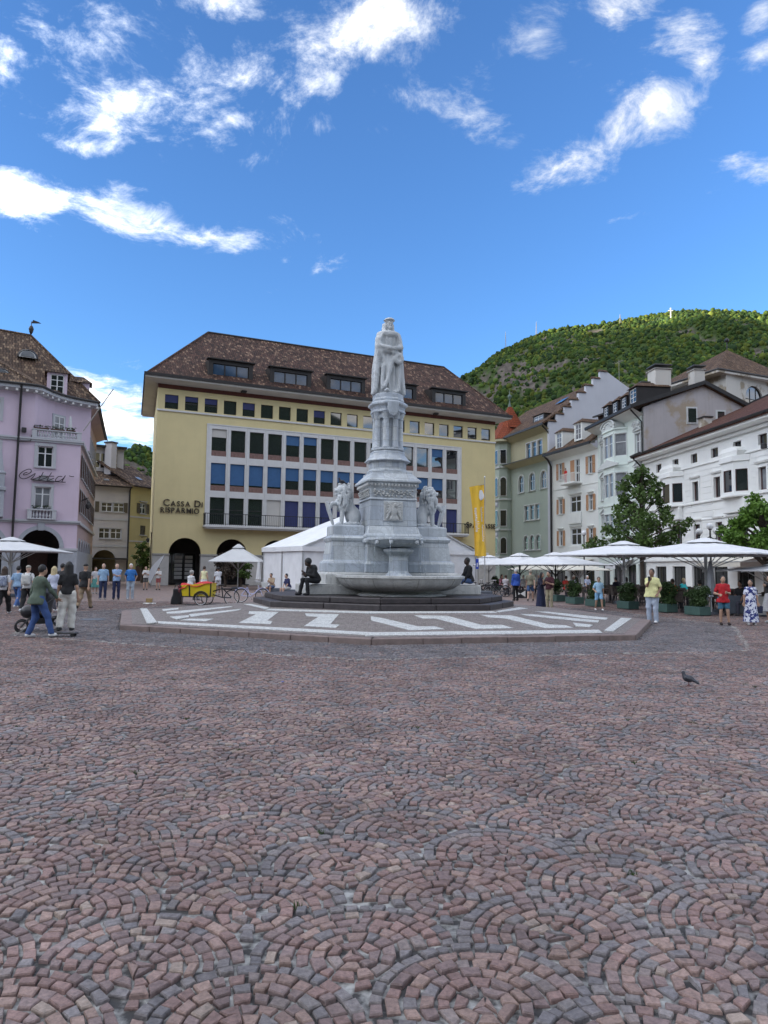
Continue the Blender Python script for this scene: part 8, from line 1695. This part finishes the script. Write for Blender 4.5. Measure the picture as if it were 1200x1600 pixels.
    # hair
    if style != 'none':
        S = SDF([v - .3 for v in hd], [v + .2 for v in hd], .016 if res > .015 else .012)
        if style == 'cap':
            S.ell(hv((0, .01, .05)), (.085, .105, .075), .01, rz=turn).ell(hv((0, -.1, .045)), (.065, .075, .012), .01, rz=turn); S.clip(hd + Vector((0, 0, .03)), (0, 0, 1))
        else:
            S.ell(hv((0, .018, .028)), (.088, .098, .112), .01, rz=turn).cap(hv((0, -.15, -.05)), hv((0, -.15, -.02)), .085, .075, .01, True)
            if style in ('short', 'bald'): S.clip(hd + Vector((0, 0, -.06)), (0, 0, 1))
            if style == 'bald': S.ell(hv((0, -.02, .1)), (.09, .11, .09), .01, True)
            if style == 'long':
                for k in range(7): a = math.pi * (k / 6); S.cap(hv((.07 * math.cos(a), .02 + .05 * math.sin(a), .03)), hv((.095 * math.cos(a), .03 + .07 * math.sin(a), -.26)), .04, .03, .015)
            if style == 'bun': S.ell(hv((0, .1, .04)), (.045, .045, .045), .015)
            if style == 'afro': S.ell(hv((0, .02, .04)), (.11, .12, .12), .02); S.cap(hv((0, -.16, -.05)), hv((0, -.16, -.02)), .09, .08, .01, True)
        obj('cap' if style == 'cap' else 'hair', S.mesh('hair'), 'hair_' + hair, t)
    if math.cos(rz) > -.2 and res < .025:
        global EYE
        if EYE is None: EYE = MB().ball((0, 0, 0), (.011, .006, .007), 8, 6).mesh('eye', True)
        for sx in (-1, 1): obj('eye', EYE, 'hair_black', t, loc=hv((sx * .03, -.088, .012)))
    if pack:
        S = SDF((-.2, -.02, -.3), (.2, .25, .3), .022); S.field(lambda X, Y, Z: np.sqrt(np.maximum(np.abs(X) - .09, 0) ** 2 + np.maximum(np.abs(Y - .09) - .03, 0) ** 2 + np.maximum(np.abs(Z) - .13, 0) ** 2) - .055, .02); S.ell((0, .15, -.07), (.09, .04, .07), .02); o = obj('backpack', S.mesh('backpack'), cloth(pack) if not isinstance(pack, str) else pack, t); o.location = T((0, .1, 1.22)); o.rotation_euler = (lean, 0, 0)
        for sx in (-1, 1): MB().tube([T((sx * .11, .12, 1.36)), T((sx * .12, .02, 1.49)), T((sx * .12, -.135, 1.36)), T((sx * .13, -.12, 1.15)), T((sx * .12, .12, 1.10))], .014, 5).build('strap', cloth((.03, .03, .03)), t, smooth=True)
    if hold == 'phone':
        w_ = (arms[0][2] + arms[1][2]) / 2 if pose == 'phone' else arms[0][2]; MB().box(-.036, .036, -.005, .005, -.07, .07).build('phone', 'black_metal', t, loc=w_ + Vector((0, -.055, .05)), bevel=.004)
    if hold == 'camera':
        c_ = MB(); c_.box(-.07, .07, -.03, .03, -.05, .05); c_.lathe([(.035, 0), (.035, .08)], 12); c_.build('camera', 'black_metal', t, loc=(arms[0][2] + arms[1][2]) / 2 + Vector((0, -.05, 0)))
    if hold == 'bag': MB().rects([(.13, .05, -.34), (.15, .06, -.08), (.10, .03, -.06)]).build('handbag', cloth((.02, .025, .06)), t, loc=arms[1][2] + Vector((.02, 0, -.06)))
    return t
def at_feet(x, y): p = G(x, y); return (p.x, p.y)
BK = math.pi
def gap_z(px, py, ph_px):
    """standing height in metres of somebody ph_px picture rows tall at a surveyed spot"""
    p = G(px, py); return ph_px * p.y / F
mat('pattern_blue', (0.06, 0.09, 0.25), .8, .3, 25, col2=(.5, .55, .62)); mat('floral', (0.015, 0.03, 0.20), .8, .1, 9, col2=(.70, .73, .82))
r_ = MATS['floral'].node_tree; [setattr(n_.inputs[1], 'default_value', .47) or setattr(n_.inputs[2], 'default_value', .53) for n_ in r_.nodes if n_.type == 'MAP_RANGE']
def stripes():
    m = mat('stripes', (.6, .6, .6), .8); t = m.node_tree; c = t.nodes.new('ShaderNodeTexCoord'); w = t.nodes.new('ShaderNodeTexWave'); w.inputs['Scale'].default_value = 9; w.inputs['Distortion'].default_value = 1.5; w.bands_direction = 'X'; t.links.new(c.outputs['Object'], w.inputs['Vector']); rp = t.nodes.new('ShaderNodeValToRGB'); rp.color_ramp.elements[0].position = .45; rp.color_ramp.elements[1].position = .55; rp.color_ramp.elements[0].color = (.03, .03, .04, 1); rp.color_ramp.elements[1].color = (.65, .65, .66, 1); t.links.new(w.outputs['Fac'], rp.inputs[0]); t.links.new(rp.outputs[0], t.nodes['Principled BSDF'].inputs['Base Color'])
stripes()
# left group
person('man in green overshirt and blue jeans pushing a pushchair, seen from behind', at_feet(56, 996), BK - .55, 1.74, 'b', (.085, .115, .085), 'long', (.035, .075, .21), 'long', (.72, .72, .72), 'black', 'short', 'push', 1.1, lean=.12, hem=.80, wide=1.1, res=.017, hands=((-.22, -.36, 1.0), (.30, -.05, .82)), feet=((-.30, -.20), (.13, .12)))
person('woman with long dark hair, black top and cream trousers, seen from behind', at_feet(103, 993), BK + .15, 1.68, 'b', (.012, .012, .014), 'short', (.62, .60, .55), 'long', (.05, .05, .05), 'black', 'long', 'stand', 1.0, .10, 0, hem=.93, wide=1.35, res=.017, fem=True, feet=((-.10, -.06), (.14, .14)))
person('woman with patterned backpack and black trousers at the left edge', at_feet(4, 960), BK + .1, 1.66, 'a', (.55, .55, .57), 'short', (.012, .012, .013), 'long', (.7, .7, .7), 'brown', 'long', 'walk', 1.0, wide=1.3, pack='pattern_blue', fem=True)
person('person in light blue shirt and blue jeans walking behind the left group', at_feet(26, 951), BK, 1.68, 'a', (.25, .38, .55), 'short', (.06, .12, .30), 'long', (.5, .5, .5), 'black', 'short', 'walk2', 1.0)
person('woman in white T-shirt with pale backpack and khaki cap, seen from behind', at_feet(41, 957), BK + .15, 1.72, 'a', (.62, .62, .62), 'short', (.012, .012, .014), 'long', (.7, .7, .7), 'khaki', 'cap', 'walk', 1.0, wide=1.2, pack=(.55, .55, .53), fem=True)
person('blonde long-haired woman in pale top, seen from behind', at_feet(82, 957), BK - .1, 1.68, 'a', (.50, .53, .66), 'short', (.1, .1, .12), 'long', (.7, .7, .7), 'blonde', 'long', 'walk2', 1.0, fem=True)
person('dark-haired person half hidden behind the blonde woman', at_feet(95, 949), BK - .4, 1.76, 'b', (.03, .03, .035), 'short', (.03, .03, .04), 'long', (.05, .05, .05), 'black', 'short', 'stand')
person('man in black T-shirt, cap and khaki trousers walking away', at_feet(131, 952), BK - .12, 1.80, 'b', (.012, .012, .013), 'short', (.27, .20, .13), 'long', (.03, .03, .03), 'black', 'cap', 'walk', 1.06, hem=.86, wide=1.1)
person('man in pale blue polo shirt and navy trousers, left of three watching men', at_feet(160, 937), R(28), 1.80, 'a', (.27, .42, .60), 'short', (.02, .03, .08), 'long', (.25, .25, .25), 'grey', 'bald', 'stand', 1.06, hem=.90)
person('man in light blue shirt with folded arms, middle of three watching men', at_feet(181, 937), R(22), 1.80, 'a', (.28, .42, .66), 'short', (.015, .022, .07), 'long', (.03, .03, .03), 'grey', 'bald', 'cross', 1.0)
person('white-haired man in bright blue polo and pale jeans, right of three watching men', at_feet(203, 937), R(18), 1.80, 'a', (.03, .16, .46), 'short', (.34, .40, .47), 'long', (.4, .4, .42), 'white', 'short', 'stand', 1.16, hands=((-.2, .05, .92), (.2, .05, .92)))
person('man with camera in white T-shirt and grey shorts by the bank corner', at_feet(227, 922), R(10), 1.66, 'a', (.6, .6, .6), 'short', (.09, .09, .09), 'shorts', (.03, .03, .03), 'brown', 'bald', 'camera', 1.06, hold='camera', res=.024)
person('man in white T-shirt and red checked shorts beside the photo reflector', at_feet(247, 922), R(-5), 1.60, 'a', (.6, .6, .6), 'short', (.28, .08, .08), 'shorts', (.03, .03, .03), 'black', 'cap', 'camera', 1.0, hold='camera', res=.024)
person('small distant person with teal bag behind the three watching men', at_feet(148, 928), R(40), 1.6, 'a', (.55, .55, .58), 'short', (.1, .3, .28), 'skirt', (.3, .3, .3), 'brown', 'short', 'stand', res=.028)
# round the cargo bike
person('grey-haired person in a striped vest sitting behind the cargo bike', at_feet(296, 938), R(150), 1.68, 'a', (.62, .63, .64), 'short', (.2, .2, .22), 'long', (.1, .1, .1), 'grey', 'afro', 'sit', 1.1, seat=.62, lean=.15, res=.024)
person('woman in pale yellow backless top and white skirt, seen from behind', at_feet(318, 932), BK - .1, 1.72, 'a', (.72, .69, .42), 'none', (.72, .72, .74), 'skirt', (.5, .5, .5), 'brown', 'bun', 'stand', 1.0, fem=True, hem=.98, res=.024)
person('man in white patterned shirt raising a phone behind the bicycle', at_feet(340, 930), BK + .5, 1.68, 'c', (.62, .64, .68), 'short', (.62, .63, .66), 'shorts', (.3, .3, .3), 'black', 'short', 'one', 1.0, hold='phone', res=.024)
# on the stone seats and the fountain
x, y = gp(424, 931); person('man in tan shirt sitting on a stone seat by the marquee', (x, y + .25), R(-25), 1.74, 'b', (.42, .32, .22), 'short', (.06, .10, .2), 'shorts', (.08, .08, .08), 'black', 'short', 'face', 1.0, seat=.45, lean=.2, res=.022)
x, y = gp(449, 934); person('man in navy shirt and pale shorts sitting on a stone seat', (x, y + .3), R(-50), 1.74, 'a', (.02, .025, .09), 'short', (.5, .5, .5), 'shorts', (.6, .6, .6), 'black', 'short', 'sit', 1.05, seat=.45, lean=.2, res=.022)
person('man dressed in black sitting hunched on the fountain base', (-2.15, 22.68), R(-48), 1.7, 'd', (.012, .012, .014), 'long', (.012, .013, .016), 'long', (.03, .03, .035), 'black', 'afro', 'face', 1.04, z=.83, seat=.36, lean=.42, nod=1.0, res=.017, hands=((-.06, -.30, 1.34), (.07, -.31, 1.28)), feet=((-.17, -.50), (.13, -.40)))
person('man in black top sitting on the right end of the fountain base', (3.02, 25.0), R(-70), 1.76, 'd', (.012, .012, .014), 'long', (.05, .09, .2), 'long', (.05, .05, .05), 'black', 'short', 'sit', 1.0, z=.83, seat=.36, lean=.12, res=.02)
# right side
person('older man in bright blue jacket and black trousers by the terrace, seen from behind', at_feet(806, 939), BK + .4, 1.76, 'a', (.03, .09, .40), 'long', (.012, .012, .014), 'long', (.03, .03, .03), 'white', 'short', 'stand', 1.15, hem=.82, res=.022)
person('man in olive T-shirt and blue shorts walking beside the terrace', at_feet(829, 940), BK - .35, 1.76, 'a', (.20, .19, .14), 'short', (.05, .10, .22), 'shorts', (.05, .05, .05), 'khaki', 'bald', 'walk', 1.05, res=.022)
person('person in long dark navy dress looking at a phone with a companion', at_feet(845, 952), R(55), 1.62, 'b', (.015, .017, .04), 'long', (.015, .02, .06), 'dress', (.05, .05, .05), 'black', 'long', 'phone', 1.05, nod=1, fem=True, res=.02)
person('man in maroon shirt and khaki trousers looking at a phone', at_feet(859, 953), R(-50), 1.68, 'b', (.055, .012, .02), 'short', (.32, .28, .19), 'long', (.7, .7, .7), 'black', 'short', 'phone', 1.05, nod=1, hold='phone', res=.02)
person('walker in light blue T-shirt and light blue shorts', at_feet(936, 954), R(-8), 1.46, 'b', (.33, .52, .68), 'short', (.25, .47, .70), 'shorts', (.72, .72, .72), 'black', 'short', 'walk2', 1.0, hands=((-.2, -.22, 1.02), (.24, .05, .86)), feet=((-.16, .12), (.14, -.2)), res=.02)
person('bearded man in pale yellow T-shirt and light jeans holding a phone', at_feet(1020, 974), R(-38), 1.78, 'c', (.70, .68, .34), 'short', (.40, .46, .56), 'long', (.72, .72, .72), 'black', 'short', 'one', 1.34, hold='phone', hem=.84, wide=1.15, res=.016, hands=((.02, -.30, 1.38), (.22, -.16, .95)))
person('young person in red sports shirt and blue shorts', at_feet(1131, 977), R(-12), 1.58, 'b', (.42, .012, .02), 'short', (.045, .13, .20), 'shorts', (.03, .02, .02), 'black', 'short', 'phone', 1.05, hem=.80, res=.016, hands=((-.16, -.20, 1.08), (.06, -.26, 1.16)), feet=((-.09, .0), (.16, -.05)))
o = person('woman in blue and white floral long dress at the right', at_feet(1174, 977), R(-14), 1.47, 'b', (.3, .3, .5), 'short', (.3, .3, .5), 'dress', (.7, .7, .7), 'black', 'short', 'stand', 1.2, topm='floral', botm='floral', res=.016, fem=True, hold='bag', turn=-.5)
person('woman in black top and striped skirt reaching out at the right edge', at_feet(1205, 974), R(-60), 1.62, 'b', (.012, .012, .014), 'short', (.5, .5, .5), 'skirt', (.4, .4, .4), 'black', 'bun', 'point', 1.15, botm='stripes', res=.018, fem=True, hands=((.1, -.52, 1.38), (.22, -.1, .86)))
# guests
def guest(px, py, zs, label, top, rzd, skin='a', hair='brown', style='short', H=1.72, sl='short'):
    x_, y_ = at(px, zs); person(label, (x_, y_), R(rzd), H, skin, top, sl, (.05, .05, .07), 'long', (.05, .05, .05), hair, style, 'sit', 1.0, seat=.46, lean=.08, res=.026, group='café guests')
for a in ((1093, 0, 29.6, 'café guest in white T-shirt seated behind the nearest planter', (.62, .63, .66), 160, 'b', 'black'), (1157, 0, 28.2, 'café guest in black seated left of the floral dress', (.012, .012, .014), -60, 'c', 'black'), (1049, 0, 32.5, 'café guest in orange seated right behind the man in yellow', (.55, .16, .04), 120, 'a', 'brown'),
          (1066, 0, 36.0, 'café guest in turquoise seated deep in the terrace', (.03, .45, .48), 30, 'a', 'blonde'), (963, 0, 40.0, 'café guest in dark navy right of the walker in light blue', (.02, .02, .04), 200, 'b', 'black'), (978, 0, 41.0, 'café guest with dark hair and white top beside the parasol pole', (.55, .55, .55), 170, 'a', 'black', 'long'),
          (884, 0, 43.0, 'café guest in red shirt behind the phone couple', (.45, .04, .03), 150, 'a', 'brown'), (895, 0, 47.0, 'café guest in lilac under the middle parasols', (.4, .36, .52), 20, 'a', 'grey'), (842, 0, 52.0, 'café guest in white under the second parasol', (.6, .6, .6), -30, 'a', 'grey'), (790, 0, 46.0, 'café guest in white shirt left of the blue jacket', (.55, .52, .55), 160, 'a', 'brown'),
          (783, 0, 50.0, 'café guest in pink seated below the banner', (.5, .2, .25), 40, 'a', 'brown', 'long'), (818, 0, 49.0, 'café guest in grey between blue jacket and olive shirt', (.3, .3, .3), 190, 'a', 'grey'), (917, 0, 50.0, 'café guest in pale blue left behind the walker in light blue', (.4, .45, .6), 10, 'a', 'white')): guest(*a)
bp = sw_.matrix_basis @ Vector((3.95, -.55, 11.18)); person('person in red standing on the balcony of the shuttered house', (bp.x, bp.y), R(-70), 1.7, 'a', (.55, .02, .02), 'long', (.5, .02, .03), 'long', (.1, .1, .1), 'brown', 'short', 'stand', z=bp.z, res=.03)
# birds
def pigeon(name, label, loc, rz, s=1.0):
    S = SDF((-.2, -.09, 0), (.22, .09, .34), .009); S.ell((0, 0, .15), (.115, .068, .072), .03).cap((-.07, 0, .17), (-.10, 0, .25), .05, .034, .02).ell((-.105, 0, .275), (.034, .03, .032), .015).cap((-.135, 0, .27), (-.155, 0, .262), .009, .005, .006).cap((.06, 0, .15), (.20, 0, .075), .04, .022, .02, flat=(1, 1.5))
    for sy in (-1, 1): S.cap((-.03, sy * .05, .17), (.14, sy * .03, .115), .035, .012, .012)
    t = thing(name, label, 'bird', loc, rz); t.scale = (s, s, s); mat('feathers', (0.030, 0.033, 0.045), .5, .4, 25); mat('bird_foot', (0.16, 0.04, 0.035), .6, .1, 20); obj('body', S.mesh('body'), 'feathers', t)
    for sy in (-1, 1): f = MB(); f.tube([(.0, sy * .028, .10), (.005, sy * .03, .012)], .006, 5); [f.tube([(.005, sy * .03, .01), (.005 + .04 * math.cos(a), sy * .03 + .03 * math.sin(a), .006)], .004, 4) for a in (math.pi, 2.5, -2.5, 0)]; f.build('foot', 'bird_foot', t)
p = G(1076, 1072); pigeon('pigeon', 'dark pigeon walking on the paving at the right', (p.x, p.y, .004), R(-40), .70)
pigeon('pigeon', 'dark pigeon sitting on the head of the left lion', (MC.x - 1.56, MC.y - .42, 4.52), R(20), .9)
